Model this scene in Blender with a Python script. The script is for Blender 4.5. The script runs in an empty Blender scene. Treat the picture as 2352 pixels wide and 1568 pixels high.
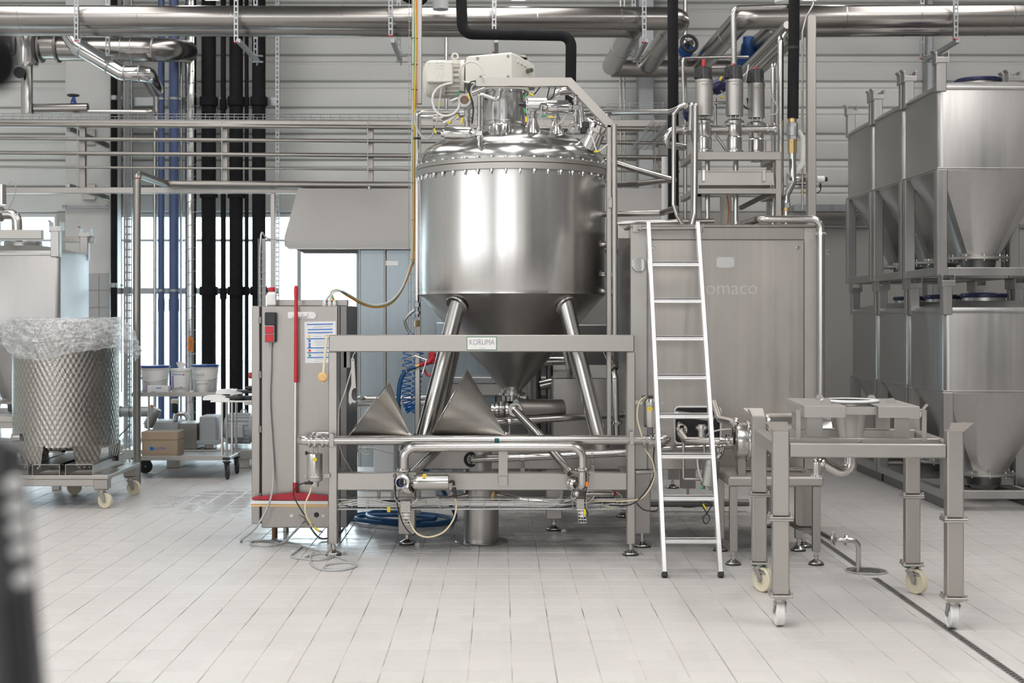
import bpy, math, random
from mathutils import Vector, Matrix
random.seed(7)
SC = bpy.context.scene
COL = SC.collection
# ---------------------------------------------------------------- camera, world, lights, exposure
F, VX, VY, H = 3200.0, 1149.0, 726.0, 1.627      # focal length (px), vanishing point, eye height (m)
cam = bpy.data.cameras.new('camera'); camo = bpy.data.objects.new('camera', cam); COL.objects.link(camo)
camo.location = (0, 0, H); camo.rotation_euler = (math.pi/2, 0, 0)
cam.sensor_width = 36; cam.lens = F/2352*36
cam.shift_x = (1176-VX)/2352; cam.shift_y = -(784-VY)/2352
cam.clip_start = .05; cam.clip_end = 200
cam.dof.use_dof = True; cam.dof.focus_distance = 9.6; cam.dof.aperture_fstop = 3.2
SC.camera = camo
SC.view_settings.view_transform = 'Standard'; SC.view_settings.look = 'None'
SC.view_settings.gamma = 1; SC.view_settings.use_curve_mapping = False
SC.view_settings.exposure = 0.0
try:
    SC.cycles.caustics_reflective = False; SC.cycles.caustics_refractive = False
    SC.cycles.max_bounces = 6; SC.cycles.glossy_bounces = 4; SC.cycles.diffuse_bounces = 3
    SC.cycles.use_adaptive_sampling = True; SC.cycles.adaptive_threshold = .03
    SC.cycles.transparent_max_bounces = 8
    SC.cycles.sample_clamp_indirect = 6; SC.cycles.use_denoising = True
except Exception: pass
W = bpy.data.worlds.new('overcast_sky'); SC.world = W; W.use_nodes = True
wn = W.node_tree.nodes; bg = wn['Background']
bg.inputs['Color'].default_value = (.74, .91, 1.0, 1); bg.inputs['Strength'].default_value = 7.0
def area(name, loc, rot, sx, sy, power, color=(1, 1, 1), portal=False):
    l = bpy.data.lights.new(name, 'AREA'); l.shape = 'RECTANGLE'; l.size = sx; l.size_y = sy
    l.energy = power; l.color = color
    if portal: l.cycles.is_portal = True
    o = bpy.data.objects.new(name, l); COL.objects.link(o); o.location = loc; o.rotation_euler = rot
    return o
R = math.radians
# daylight entering by the tall windows of the wall behind the photographer and by the roof lights
area('daylight_front_window_a', (-5.6, -15.9, 3.6), (R(90), 0, 0), 4.6, 4.4, 320, (.97, .985, 1))
area('daylight_front_window_b', (.3, -15.9, 3.6), (R(90), 0, 0), 3.0, 4.4, 200, (.98, .985, 1))
area('daylight_front_window_c', (5.6, -15.9, 3.6), (R(90), 0, 0), 2.0, 4.4, 60, (1, .97, .94))
area('added_left_fill_light', (-8.96, -1.0, 2.9), (R(90), 0, R(-90)), 14, 3.0, 270, (.95, .98, 1))  # unseen light added on the left to brighten the vessel's left half
for i_, (x_, y_, p_) in enumerate(((-4.6, 4.2, 200), (0, 4.2, 260), (4.6, 4.2, 220), (-4.6, 11.6, 105), (0, 11.6, 110), (4.6, 11.6, 105))):
    area('roof_light_daylight_%d' % i_, (x_, y_, 6.42), (0, 0, 0), 1.8, 4.4, p_, (1, .968, .94))
area('rear_window_portal', (-3.1, 16.5, 1.5), (R(-90), 0, 0), 3.4, 2.8, 1, portal=True)
# ---------------------------------------------------------------- pixel -> place helpers
def X(px, Y): return (px-VX)*Y/F
def Z(py, Y): return H-(py-VY)*Y/F
def S(n, Y): return n*Y/F
def P(px, py, Y): return Vector(((px-VX)*Y/F, Y, H-(py-VY)*Y/F))
def V(*a): return Vector(a)
# ---------------------------------------------------------------- geometry collector
def frame_axes(d):
    d = d.normalized(); up = Vector((0, 0, 1)) if abs(d.z) < .95 else Vector((0, 1, 0))
    a = d.cross(up).normalized(); b = a.cross(d).normalized()
    return a, b
class G:
    def __init__(s): s.v = []; s.f = []; s.uv = None
    def add(s, vs, fs, M=None):
        n = len(s.v)
        s.v += [tuple(M @ Vector(v)) if M else tuple(v) for v in vs]
        s.f += [tuple(i+n for i in f) for f in fs]
        return s
    def box(s, c, size, b=.003, M=None, rz=0):
        hx, hy, hz = size[0]/2, size[1]/2, size[2]/2
        b = min(b, hx*.45, hy*.45, hz*.45)
        c = Vector(c); T = Matrix.Translation(c)
        if rz: T = T @ Matrix.Rotation(rz, 4, 'Z')
        if M: T = T @ M.to_4x4()
        vs = []; idx = {}
        for sx in (-1, 1):
            for sy in (-1, 1):
                for sz in (-1, 1):
                    for k in range(3):
                        p = [sx*(hx-b), sy*(hy-b), sz*(hz-b)]; p[k] = (sx*hx, sy*hy, sz*hz)[k]
                        idx[(sx, sy, sz, k)] = len(vs); vs.append(p)
        I = idx; fs = []
        for q in (-1, 1):
            fs += [(I[q,-1,-1,0], I[q,1,-1,0], I[q,1,1,0], I[q,-1,1,0])[::q],
                   (I[-1,q,-1,1], I[-1,q,1,1], I[1,q,1,1], I[1,q,-1,1])[::q],
                   (I[-1,-1,q,2], I[1,-1,q,2], I[1,1,q,2], I[-1,1,q,2])[::q]]
        for a in (-1, 1):
            for c2 in (-1, 1):
                w = a*c2
                fs += [(I[a,c2,-1,0], I[a,c2,-1,1], I[a,c2,1,1], I[a,c2,1,0])[::w],
                       (I[-1,a,c2,1], I[-1,a,c2,2], I[1,a,c2,2], I[1,a,c2,1])[::w],
                       (I[a,-1,c2,2], I[a,-1,c2,0], I[a,1,c2,0], I[a,1,c2,2])[::w]]
                for d in (-1, 1): fs.append((I[a,c2,d,0], I[a,c2,d,1], I[a,c2,d,2])[::a*c2*d])
        return s.add(vs, fs, T)
    def bx(s, x0, x1, y0, y1, z0, z1, b=.003):
        return s.box(((x0+x1)/2, (y0+y1)/2, (z0+z1)/2), (abs(x1-x0), abs(y1-y0), abs(z1-z0)), b)
    def beam(s, p0, p1, w, h, b=.004, up=None, open_=False):
        p0 = Vector(p0); p1 = Vector(p1); d = p1-p0; L = d.length; d.normalize()
        if up is None: a, c = frame_axes(d)
        else:
            c = Vector(up); a = d.cross(c).normalized(); c = a.cross(d).normalized()
        M = Matrix((a, d, c)).transposed()
        return s.box((p0+p1)/2, (w, L, h), b, M)
    def ring(s, c, a, b, r, n): return [c+a*(r*math.cos(2*math.pi*i/n))+b*(r*math.sin(2*math.pi*i/n)) for i in range(n)]
    def cyl(s, p0, p1, r, r2=None, n=24, caps=True):
        p0 = Vector(p0); p1 = Vector(p1); a, b = frame_axes(p1-p0); r2 = r if r2 is None else r2
        vs = s.ring(p0, a, b, r, n)+s.ring(p1, a, b, r2, n)
        fs = [(i, i+n, (i+1) % n+n, (i+1) % n) for i in range(n)]
        fs = [f[::-1] for f in fs]
        if caps: fs += [tuple(range(n))[::-1], tuple(range(n, 2*n))]
        return s.add(vs, fs)
    def sweep(s, pts, r, n=12, caps=True, closed=False):
        pts = [Vector(p) for p in pts]; m = len(pts)
        rr = r if isinstance(r, (list, tuple)) else [r]*m
        t = []
        for i in range(m):
            if closed: d = pts[(i+1) % m]-pts[i-1]
            else: d = pts[min(i+1, m-1)]-pts[max(i-1, 0)]
            t.append(d.normalized() if d.length > 1e-9 else Vector((0, 0, 1)))
        a, b = frame_axes(t[0]); vs = []
        for i in range(m):
            if i:
                ax = t[i-1].cross(t[i])
                if ax.length > 1e-7:
                    q = Matrix.Rotation(t[i-1].angle(t[i]), 3, ax.normalized()); a = q @ a; b = q @ b
            vs += s.ring(pts[i], a, b, rr[i], n)
        fs = []
        for j in range(m if closed else m-1):
            o, o2 = j*n, ((j+1) % m)*n
            fs += [(o+i, o+(i+1) % n, o2+(i+1) % n, o2+i) for i in range(n)]
        if caps and not closed: fs += [tuple(range(n))[::-1], tuple(range((m-1)*n, m*n))]
        return s.add(vs, fs)
    def tube(s, pts, r, bend=None, n=16, k=6, caps=True):
        pts = [Vector(p) for p in pts]; bend = r*3 if bend is None else bend
        out = [pts[0]]
        for i in range(1, len(pts)-1):
            p = pts[i]; d0 = (pts[i-1]-p); d1 = (pts[i+1]-p); l0, l1 = d0.length, d1.length
            d0.normalize(); d1.normalize(); ang = d0.angle(d1)
            if ang > 3.12: out.append(p); continue
            c = min(bend/math.tan(ang/2), l0*.49, l1*.49)
            a0 = p+d0*c; a1 = p+d1*c; R_ = c*math.tan(ang/2)
            cen = p+(d0+d1).normalized()*(R_/math.sin(ang/2))
            v0 = a0-cen; v1 = a1-cen; th = v0.angle(v1); ax = v0.cross(v1).normalized()
            for j in range(k+1): out.append(cen+Matrix.Rotation(th*j/k, 3, ax) @ v0)
        out.append(pts[-1])
        return s.sweep(out, r, n, caps)
    def wire(s, pts, r, n=6, k=6, closed=False):
        pts = [Vector(p) for p in pts]; m = len(pts); out = []
        for i in range(m if closed else m-1):
            if closed: p0, p1, p2, p3 = pts[i-1], pts[i], pts[(i+1) % m], pts[(i+2) % m]
            else: p0, p1, p2, p3 = pts[max(i-1, 0)], pts[i], pts[i+1], pts[min(i+2, m-1)]
            for j in range(k):
                t = j/k
                out.append(.5*((2*p1)+(p2-p0)*t+(2*p0-5*p1+4*p2-p3)*t*t+(3*p1-p0-3*p2+p3)*t**3))
        if not closed: out.append(pts[-1])
        return s.sweep(out, r, n, closed=closed)
    def lathe(s, prof, base=(0, 0, 0), axis=(0, 0, 1), n=48, close=False, uv=False):
        base = Vector(base); ax = Vector(axis).normalized(); a, b = frame_axes(ax); m = len(prof)
        if abs(ax.z) > .99: a, b = Vector((1, 0, 0)), Vector((0, 1, 0))*(1 if ax.z > 0 else -1)
        elif True: b = ax.cross(a)
        vs = []
        for i in range(n):
            t = 2*math.pi*i/n; d = a*math.cos(t)+b*math.sin(t)
            vs += [base+d*r+ax*z for r, z in prof]
        fs = []
        for i in range(n):
            o, o2 = i*m, ((i+1) % n)*m
            for j in range(m if close else m-1):
                j2 = (j+1) % m
                r0, r1 = prof[j][0], prof[j2][0]
                if r0 < 1e-6 and r1 < 1e-6: continue
                fs.append((o+j, o2+j, o2+j2, o+j2))
        return s.add(vs, fs)
    def torus(s, c, axis, r1, r2, n=32, k=8, a0=0, a1=360):
        c = Vector(c); a, b = frame_axes(Vector(axis)); full = abs(a1-a0) >= 359.9
        m = n if full else n+1
        pts = [c+a*(r1*math.cos(R(a0+(a1-a0)*i/n)))+b*(r1*math.sin(R(a0+(a1-a0)*i/n))) for i in range(m)]
        return s.sweep(pts, r2, k, closed=full)
    def prism(s, poly, o, u, v, w):
        o, u, v, w = Vector(o), Vector(u), Vector(v), Vector(w); n = len(poly)
        vs = [o+u*p[0]+v*p[1] for p in poly]; vs += [p+w for p in vs]
        fs = [tuple(range(n)), tuple(range(n, 2*n))[::-1]]+[(i, i+n, (i+1) % n+n, (i+1) % n) for i in range(n)]
        if u.cross(v).dot(w) > 0: fs = [f[::-1] for f in fs]
        return s.add(vs, fs)
    def ball(s, c, r, n=16, m=10, sc=(1, 1, 1)):
        c = Vector(c); vs = [c+Vector((0, 0, r*sc[2]))]
        for j in range(1, m):
            t = math.pi*j/m
            vs += [c+Vector((r*sc[0]*math.sin(t)*math.cos(2*math.pi*i/n), r*sc[1]*math.sin(t)*math.sin(2*math.pi*i/n), r*sc[2]*math.cos(t))) for i in range(n)]
        vs.append(c-Vector((0, 0, r*sc[2]))); fs = [(0, 1+i, 1+(i+1) % n) for i in range(n)]
        for j in range(m-2):
            o = 1+j*n; fs += [(o+i, o+n+i, o+n+(i+1) % n, o+(i+1) % n) for i in range(n)]
        o = 1+(m-2)*n; fs += [(o+i, len(vs)-1, o+(i+1) % n) for i in range(n)]
        return s.add(vs, fs)
    def nut(s, c, axis, r, h): 
        c = Vector(c); a = Vector(axis).normalized(); return s.cyl(c-a*h/2, c+a*h/2, r, n=6)
    def bounds(s):
        return [(min(v[i] for v in s.v), max(v[i] for v in s.v)) for i in range(3)]
ROOT = {}
def mesh(name, g, mat, off=(0, 0, 0), ang=32):
    me = bpy.data.meshes.new(name); ox, oy, oz = off
    me.from_pydata([(v[0]-ox, v[1]-oy, v[2]-oz) for v in g.v], [], g.f)
    me.polygons.foreach_set('use_smooth', [True]*len(me.polygons))
    me.update(); me.set_sharp_from_angle(angle=R(ang))
    me.materials.append(MAT[mat] if isinstance(mat, str) else mat)
    return me
def setp(o, label=None, cat=None, group=None, kind=None):
    if label: o['label'] = label
    if cat: o['category'] = cat
    if group: o['group'] = group
    if kind: o['kind'] = kind
def T(name, label, cat, loc, group=None, kind=None):
    o = bpy.data.objects.new(name, None); COL.objects.link(o); o.location = loc; o.empty_display_size = .1
    setp(o, label, cat, group, kind); ROOT[o.name] = Vector(loc); return o
def part(par, name, g, mat, label=None, kind=None, local=False):
    off = (0, 0, 0) if local else ROOT[par.name]
    o = bpy.data.objects.new(name, mesh(name, g, mat, off)); COL.objects.link(o); o.parent = par
    ROOT[o.name] = Vector(off); setp(o, label, None, None, kind); return o
def one(name, label, cat, g, mat, group=None, kind=None):
    b = g.bounds(); c = Vector(((b[0][0]+b[0][1])/2, (b[1][0]+b[1][1])/2, b[2][0]))
    o = bpy.data.objects.new(name, mesh(name, g, mat, c)); COL.objects.link(o); o.location = c
    ROOT[o.name] = c; setp(o, label, cat, group, kind); return o
def struct(name, g, mat, label=None):
    o = one(name, label, None, g, mat, None, 'structure'); return o
def same(par, name, src, loc, rz=0):
    """another piece that shares the mesh of src; loc in the parent's frame"""
    o = bpy.data.objects.new(name, src.data if hasattr(src, 'data') else src); COL.objects.link(o)
    o.parent = par; o.location = loc; o.rotation_euler = (0, 0, rz); ROOT[o.name] = Vector(loc); return o
def copy_tree(root, loc, rz=None, label=None, group=None):
    def cp(o, par):
        c = o.copy(); COL.objects.link(c); c.parent = par
        for ch in list(o.children): cp(ch, c)
        return c
    r = cp(root, None); r.location = loc
    if rz is not None: r.rotation_euler = (0, 0, rz)
    if label: r['label'] = label
    if group: r['group'] = group
    return r
def text(par, s, loc, size, mat, rot=(math.pi/2, 0, 0), name='lettering', align='CENTER', sx=1.0, space=1.0, ext=.0006):
    c = bpy.data.curves.new(name, 'FONT'); c.body = s; c.size = size; c.align_x = align; c.align_y = 'CENTER'
    c.extrude = ext; c.space_character = space; c.resolution_u = 3
    tmp = bpy.data.objects.new('tmp', c); COL.objects.link(tmp); bpy.context.view_layer.update()
    me = bpy.data.meshes.new_from_object(tmp.evaluated_get(bpy.context.evaluated_depsgraph_get()))
    bpy.data.objects.remove(tmp); me.name = name; me.materials.clear(); me.materials.append(MAT[mat])
    o = bpy.data.objects.new(name, me); COL.objects.link(o)
    o.parent = par; off = ROOT[par.name] if par else Vector((0, 0, 0))
    o.location = Vector(loc)-off; o.rotation_euler = rot; o.scale = (sx, 1, 1)
    return o
# ---------------------------------------------------------------- materials (all procedural)
MAT = {}
def nt(name):
    m = bpy.data.materials.new(name); m.use_nodes = True; t = m.node_tree; MAT[name] = m
    return m, t.nodes, t.links, t.nodes['Principled BSDF']
def coords(N, L, scale=(1, 1, 1), kind='Object'):
    tc = N.new('ShaderNodeTexCoord'); mp = N.new('ShaderNodeMapping'); mp.inputs['Scale'].default_value = scale
    L.new(tc.outputs[kind], mp.inputs['Vector']); return mp.outputs['Vector']
def noise(N, L, vec, scale=5, detail=3, rough=.6):
    n = N.new('ShaderNodeTexNoise'); n.inputs['Scale'].default_value = scale; n.inputs['Detail'].default_value = detail
    n.inputs['Roughness'].default_value = rough; L.new(vec, n.inputs['Vector']); return n.outputs['Fac']
def ramp(N, L, fac, a, b, lo=0., hi=1.):
    r = N.new('ShaderNodeMapRange'); r.inputs[1].default_value = lo; r.inputs[2].default_value = hi
    r.inputs[3].default_value = a; r.inputs[4].default_value = b; L.new(fac, r.inputs[0]); return r.outputs[0]
def mixc(N, L, fac, a, b):
    m = N.new('ShaderNodeMix'); m.data_type = 'RGBA'
    if isinstance(fac, float): m.inputs[0].default_value = fac
    else: L.new(fac, m.inputs[0])
    for sock, c in ((m.inputs[6], a), (m.inputs[7], b)):
        if hasattr(c, 'links'): L.new(c, sock)
        else: sock.default_value = (*c, 1)
    return m.outputs[2]
def bump(N, L, B, h, dist=.001, strength=.5):
    b = N.new('ShaderNodeBump'); b.inputs['Distance'].default_value = dist; b.inputs['Strength'].default_value = strength
    L.new(h, b.inputs['Height']); L.new(b.outputs[0], B.inputs['Normal'])
def math_(N, L, op, a, b=None):
    m = N.new('ShaderNodeMath'); m.operation = op
    for i, q in enumerate((a, b)):
        if q is None: continue
        if hasattr(q, 'links'): L.new(q, m.inputs[i])
        else: m.inputs[i].default_value = q
    return m.outputs[0]
def simple(name, c, rough=.5, metal=0., var=.12, scale=14, spec=None, coat=0., trans=0., bumpd=0.):
    m, N, L, B = nt(name); v = coords(N, L); f = noise(N, L, v, scale, 4)
    a = tuple(x*(1-var) for x in c); b = tuple(min(1, x*(1+var)) for x in c)
    L.new(mixc(N, L, f, a, b), B.inputs['Base Color'])
    B.inputs['Metallic'].default_value = metal
    L.new(ramp(N, L, f, max(0.02, rough*.85), min(1, rough*1.15), .3, .7), B.inputs['Roughness'])
    if spec is not None: B.inputs['Specular IOR Level'].default_value = spec
    if coat: B.inputs['Coat Weight'].default_value = coat; B.inputs['Coat Roughness'].default_value = .1
    if trans: B.inputs['Transmission Weight'].default_value = trans
    if bumpd: bump(N, L, B, noise(N, L, v, scale*6, 3), bumpd, .6)
    return m
def steel(name, c=(.60, .585, .57), rough=.3, sc=(60, 60, 1.2), var=.10, rv=.10, blotch=.08, bsc=2.5, aniso=0.):
    """stainless steel: fine directional grain, soft blotches of handling and wash-down marks"""
    m, N, L, B = nt(name); g = noise(N, L, coords(N, L, sc), 1.0, 4, .65); bl = noise(N, L, coords(N, L, (1, 1, .3)), bsc, 5, .6)
    k = math_(N, L, 'ADD', math_(N, L, 'MULTIPLY', g, var*2), math_(N, L, 'MULTIPLY', bl, blotch*2))
    k = math_(N, L, 'ADD', k, 1-var-blotch)
    mm = N.new('ShaderNodeMix'); mm.data_type = 'RGBA'; mm.blend_type = 'MULTIPLY'; mm.inputs[0].default_value = 1
    mm.inputs[6].default_value = (*c, 1); L.new(k, mm.inputs[7]); L.new(mm.outputs[2], B.inputs['Base Color'])
    B.inputs['Metallic'].default_value = 1
    r = math_(N, L, 'ADD', ramp(N, L, g, rough-rv, rough+rv, .25, .75), ramp(N, L, bl, -blotch*.35, blotch*.45, .3, .7))
    L.new(r, B.inputs['Roughness'])
    if aniso:
        B.inputs['Anisotropic'].default_value = aniso
        t = N.new('ShaderNodeTangent'); t.direction_type = 'RADIAL'; t.axis = 'Z'; L.new(t.outputs[0], B.inputs['Tangent'])
    return m
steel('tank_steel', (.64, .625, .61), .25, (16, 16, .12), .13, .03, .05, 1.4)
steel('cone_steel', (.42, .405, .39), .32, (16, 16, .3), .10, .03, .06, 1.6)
steel('dome_steel', (.60, .595, .59), .19, (10, 10, 10), .03, .012, .03, 1.5)
steel('tube_steel', (.57, .555, .535), .22, (8, 8, 8), .04, .015, .04, 3)
steel('polished_steel', (.68, .67, .66), .13, (6, 6, 6), .03, .01, .03, 3)
steel('frame_steel', (.445, .425, .40), .38, (4, 4, 60), .05, .04, .08, 3)
steel('cabinet_steel', (.47, .443, .415), .37, (30, 30, .35), .12, .05, .24, 2.2)
steel('panel_steel', (.385, .363, .343), .38, (30, 30, .6), .08, .05, .10, 1.8)
steel('dark_steel', (.22, .215, .21), .40, (10, 10, 10), .08, .08, .10, 2)
steel('container_steel', (.47, .46, .45), .36, (26, 26, .35), .10, .05, .18, 2.0)
steel('matte_steel', (.47, .453, .43), .46, (20, 20, 20), .04, .05, .05, 5)
steel('clad_aluminium', (.38, .362, .345), .25, (.6, 30, 30), .05, .02, .05, 2)
steel('galvanised', (.42, .435, .445), .45, (9, 9, 9), .10, .08, .10, 14)
steel('ladder_aluminium', (.82, .82, .82), .42, (5, 5, 60), .04, .05, .03, 4)
steel('brass', (.62, .46, .24), .34, (20, 20, 20), .1, .08, .15, 20)
steel('dull_pipe', (.33, .312, .29), .36, (8, 8, 8), .05, .02, .08, 4)
simple('wall_dark', (.17, .17, .17), .7, var=.05, scale=2)
simple('black_foam', (.014, .014, .016), .8, bumpd=.002, spec=.22)
simple('black_rubber', (.02, .02, .021), .6)
simple('black_plastic', (.022, .022, .024), .42)
simple('dark_plastic', (.075, .075, .082), .35)
simple('blue_pipe', (.085, .13, .27), .38)
simple('blue_hose', (.005, .075, .20), .38)
simple('blue_coil', (.01, .16, .55), .25)
simple('blue_plastic', (.02, .06, .26), .35)
simple('navy_plastic', (.022, .026, .09), .30)
simple('blue_paint', (.02, .09, .32), .35)
simple('red_plastic', (.52, .025, .035), .38)
simple('red_rubber', (.42, .02, .035), .45)
simple('orange_plastic', (.85, .25, .02), .5)
simple('yellow_tag', (.80, .62, .02), .45)
simple('green_plastic', (.04, .34, .10), .4)
simple('teal_rubber', (.005, .085, .095), .5)
simple('white_plastic', (.80, .80, .79), .38, var=.04)
simple('white_paint', (.76, .76, .74), .55, var=.04)
simple('white_cable', (.66, .65, .62), .45, var=.06)
simple('grey_cable', (.42, .43, .43), .45, var=.06)
simple('cream_cable', (.70, .62, .42), .4, var=.08)
simple('cream_paint', (.74, .725, .66), .42, var=.05, scale=4)
simple('cream_nylon', (.72, .66, .50), .35, var=.10, scale=20)
simple('wood', (.70, .55, .36), .55, var=.15, scale=30)
simple('foam_tan', (.72, .48, .22), .8)
simple('cardboard', (.46, .36, .26), .75, var=.08, scale=40)
simple('paper', (.80, .81, .83), .6, var=.02)
simple('print_blue', (.06, .20, .55), .6)
simple('print_grey', (.42, .43, .45), .6)
simple('print_red', (.70, .08, .07), .6)
simple('print_green', (.05, .38, .18), .6)
simple('print_yellow', (.85, .70, .05), .6)
simple('print_purple', (.28, .18, .55), .6)
simple('sign_green', (.03, .20, .09), .5)
simple('sign_text', (.30, .30, .34), .5)
simple('vacuum_grey', (.60, .62, .64), .45, var=.04)
simple('copper_rust', (.25, .14, .09), .6)
simple('hood_grey', (.38, .372, .36), .42, metal=.2, var=.04, scale=2)
simple('rubber_wheel', (.03, .03, .032), .55)
simple('label_plate', (.60, .60, .59), .4, metal=.8, var=.05)
simple('ghost_logo', (.57, .55, .525), .42, metal=1, var=.04)
simple('concrete', (.47, .455, .43), .8, var=.08, scale=2.5, bumpd=.001)
simple('wall_white', (.74, .74, .72), .75, var=.03, scale=3)
simple('wall_tile', (.50, .51, .50), .35, var=.04, scale=6)
simple('ceiling_paint', (.34, .34, .335), .8, var=.04, scale=3)
simple('cladding', (.74, .745, .72), .48, metal=.0, var=.03, scale=1.4)
simple('cladding_groove', (.34, .34, .32), .6, var=.05)
simple('window_white', (.70, .73, .74), .45, var=.03)
simple('ground_outside', (.55, .58, .55), .9, var=.1, scale=.6)
simple('silver_button', (.85, .85, .83), .4, var=.05)
# engine-turned (circle-polished) drum sheet
m, N, L, B = nt('marbled_steel'); v = coords(N, L, (1, 1, 1), 'Object')
sep = N.new('ShaderNodeSeparateXYZ'); L.new(v, sep.inputs[0])
ang = math_(N, L, 'ARCTAN2', sep.outputs[1], sep.outputs[0])
u = math_(N, L, 'MULTIPLY', ang, 62/(2*math.pi)); w = math_(N, L, 'MULTIPLY', sep.outputs[2], 24.0)
h2 = math_(N, L, 'MULTIPLY', math_(N, L, 'COSINE', math_(N, L, 'MULTIPLY', u, 2*math.pi)), math_(N, L, 'COSINE', math_(N, L, 'MULTIPLY', w, math.pi)))
gr = noise(N, L, v, 3, 3)
B.inputs['Metallic'].default_value = 1
L.new(mixc(N, L, ramp(N, L, h2, 0, 1, -1, 1), (.34, .325, .30), (.48, .46, .43)), B.inputs['Base Color'])
L.new(ramp(N, L, gr, .24, .34, .3, .7), B.inputs['Roughness']); bump(N, L, B, h2, .003, .7)
# thin crumpled plastic film
m, N, L, B = nt('plastic_film'); v = coords(N, L); c1 = noise(N, L, v, 9, 6, .7); c2 = noise(N, L, v, 38, 4, .6)
B.inputs['Base Color'].default_value = (.86, .88, .90, 1); B.inputs['Roughness'].default_value = .18
wr = math_(N, L, 'ADD', c1, math_(N, L, 'MULTIPLY', c2, .5))
cr = math_(N, L, 'ABSOLUTE', math_(N, L, 'SUBTRACT', noise(N, L, v, 16, 5, .65), .5))
L.new(math_(N, L, 'MAXIMUM', ramp(N, L, wr, .16, .52, .5, .95), ramp(N, L, cr, .80, .12, .0, .035)), B.inputs['Alpha']); bump(N, L, B, wr, .02, .6)
B.inputs['Specular IOR Level'].default_value = .9
# window glass: thin clear sheet
m, N, L, B = nt('window_glass'); v = coords(N, L)
B.inputs['Base Color'].default_value = (.85, .93, .95, 1); B.inputs['Alpha'].default_value = .14; B.inputs['Roughness'].default_value = .04
L.new(ramp(N, L, noise(N, L, v, 3, 3), .03, .08), B.inputs['Roughness'])
# frosted translucent sheet of the screen cabin
m, N, L, B = nt('screen_sheet'); v = coords(N, L, (6, 6, .5)); f = noise(N, L, v, 2, 4)
L.new(mixc(N, L, f, (.27, .32, .35), (.38, .43, .46)), B.inputs['Base Color'])
B.inputs['Metallic'].default_value = .75; L.new(ramp(N, L, f, .28, .42), B.inputs['Roughness'])
# lamps
m, N, L, B = nt('lamp_light'); v = coords(N, L); f = noise(N, L, v, 1, 1)
L.new(mixc(N, L, f, (1, .98, .95), (1, .99, .97)), B.inputs['Emission Color']); B.inputs['Emission Strength'].default_value = 9
B.inputs['Base Color'].default_value = (.9, .9, .88, 1)
# floor tile: ribbed anti-slip porcelain, and grout
m, N, L, B = nt('floor_tile'); geo = N.new('ShaderNodeNewGeometry'); pos = geo.outputs['Position']
def scaled(vec, s):
    mp = N.new('ShaderNodeMapping'); mp.inputs['Scale'].default_value = s; L.new(vec, mp.inputs['Vector']); return mp.outputs['Vector']
fl = N.new('ShaderNodeVectorMath'); fl.operation = 'FLOOR'; L.new(scaled(pos, (5, 5, 0)), fl.inputs[0])
wh = N.new('ShaderNodeTexWhiteNoise'); L.new(fl.outputs[0], wh.inputs['Vector'])
bl = noise(N, L, pos, 1.1, 5, .65); bl2 = noise(N, L, pos, 7, 4, .6)
c = mixc(N, L, wh.outputs['Value'], (.585, .565, .55), (.625, .605, .59))
c = mixc(N, L, ramp(N, L, bl, .0, .35, .45, .8), c, (.50, .475, .455))
c = mixc(N, L, ramp(N, L, bl2, .0, .25, .55, .8), c, (.47, .44, .42))
L.new(c, B.inputs['Base Color'])
sp = N.new('ShaderNodeSeparateXYZ'); L.new(pos, sp.inputs[0])
rib = math_(N, L, 'ABSOLUTE', math_(N, L, 'SINE', math_(N, L, 'MULTIPLY', sp.outputs[0], 2*math.pi/.02)))
rib2 = math_(N, L, 'ABSOLUTE', math_(N, L, 'SINE', math_(N, L, 'MULTIPLY', sp.outputs[1], 2*math.pi/.02)))
bump(N, L, B, math_(N, L, 'MULTIPLY', math_(N, L, 'MINIMUM', rib, .6), math_(N, L, 'MINIMUM', math_(N, L, 'ADD', rib2, .4), .8)), .0012, .55)
def wet(cx, cy, rx, ry):
    mp = N.new('ShaderNodeMapping'); mp.inputs['Location'].default_value = (-cx/rx, -cy/ry, 0); mp.inputs['Scale'].default_value = (1/rx, 1/ry, 0)
    L.new(pos, mp.inputs['Vector']); g = N.new('ShaderNodeTexGradient'); g.gradient_type = 'SPHERICAL'; L.new(mp.outputs[0], g.inputs[0]); return g.outputs[1]
wm = math_(N, L, 'MAXIMUM', wet(-2.15, 12.3, 1.2, 1.3), wet(-.9, 10.4, 1.3, 1.2))
wm = math_(N, L, 'MAXIMUM', wm, wet(.7, 10.9, 1.7, 1.3))
wm = math_(N, L, 'MULTIPLY', wm, ramp(N, L, noise(N, L, scaled(pos, (1, 2.2, 1)), 3.5, 5, .7), .3, 2.2, .35, .65))
L.new(ramp(N, L, wm, .46, .10, .12, .75), B.inputs['Roughness'])
m, N, L, B = nt('grout'); geo = N.new('ShaderNodeNewGeometry'); pos = geo.outputs['Position']
n1 = noise(N, L, pos, 2.2, 3); n2 = noise(N, L, pos, 5.5, 2)
c = mixc(N, L, ramp(N, L, n1, 0, 1, .42, .62), (.60, .58, .55), (.30, .30, .29))
sg_ = N.new('ShaderNodeSeparateXYZ'); L.new(pos, sg_.inputs[0]); bd = math_(N, L, 'ABSOLUTE', math_(N, L, 'SUBTRACT', sg_.outputs[1], 7.66))
c = mixc(N, L, ramp(N, L, bd, .75, 0, .08, .13), c, (.13, .145, .15))
c = mixc(N, L, ramp(N, L, n2, 0, .6, .66, .72), c, (.48, .22, .12)); L.new(c, B.inputs['Base Color']); B.inputs['Roughness'].default_value = .85
# ---------------------------------------------------------------- the hall
YW = 16.6
g = G(); g.bx(-9, 8, -16, YW, -.2, -.003, 0); floor = struct('floor', g, 'grout', 'pale grey ribbed ceramic tile floor')
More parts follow.
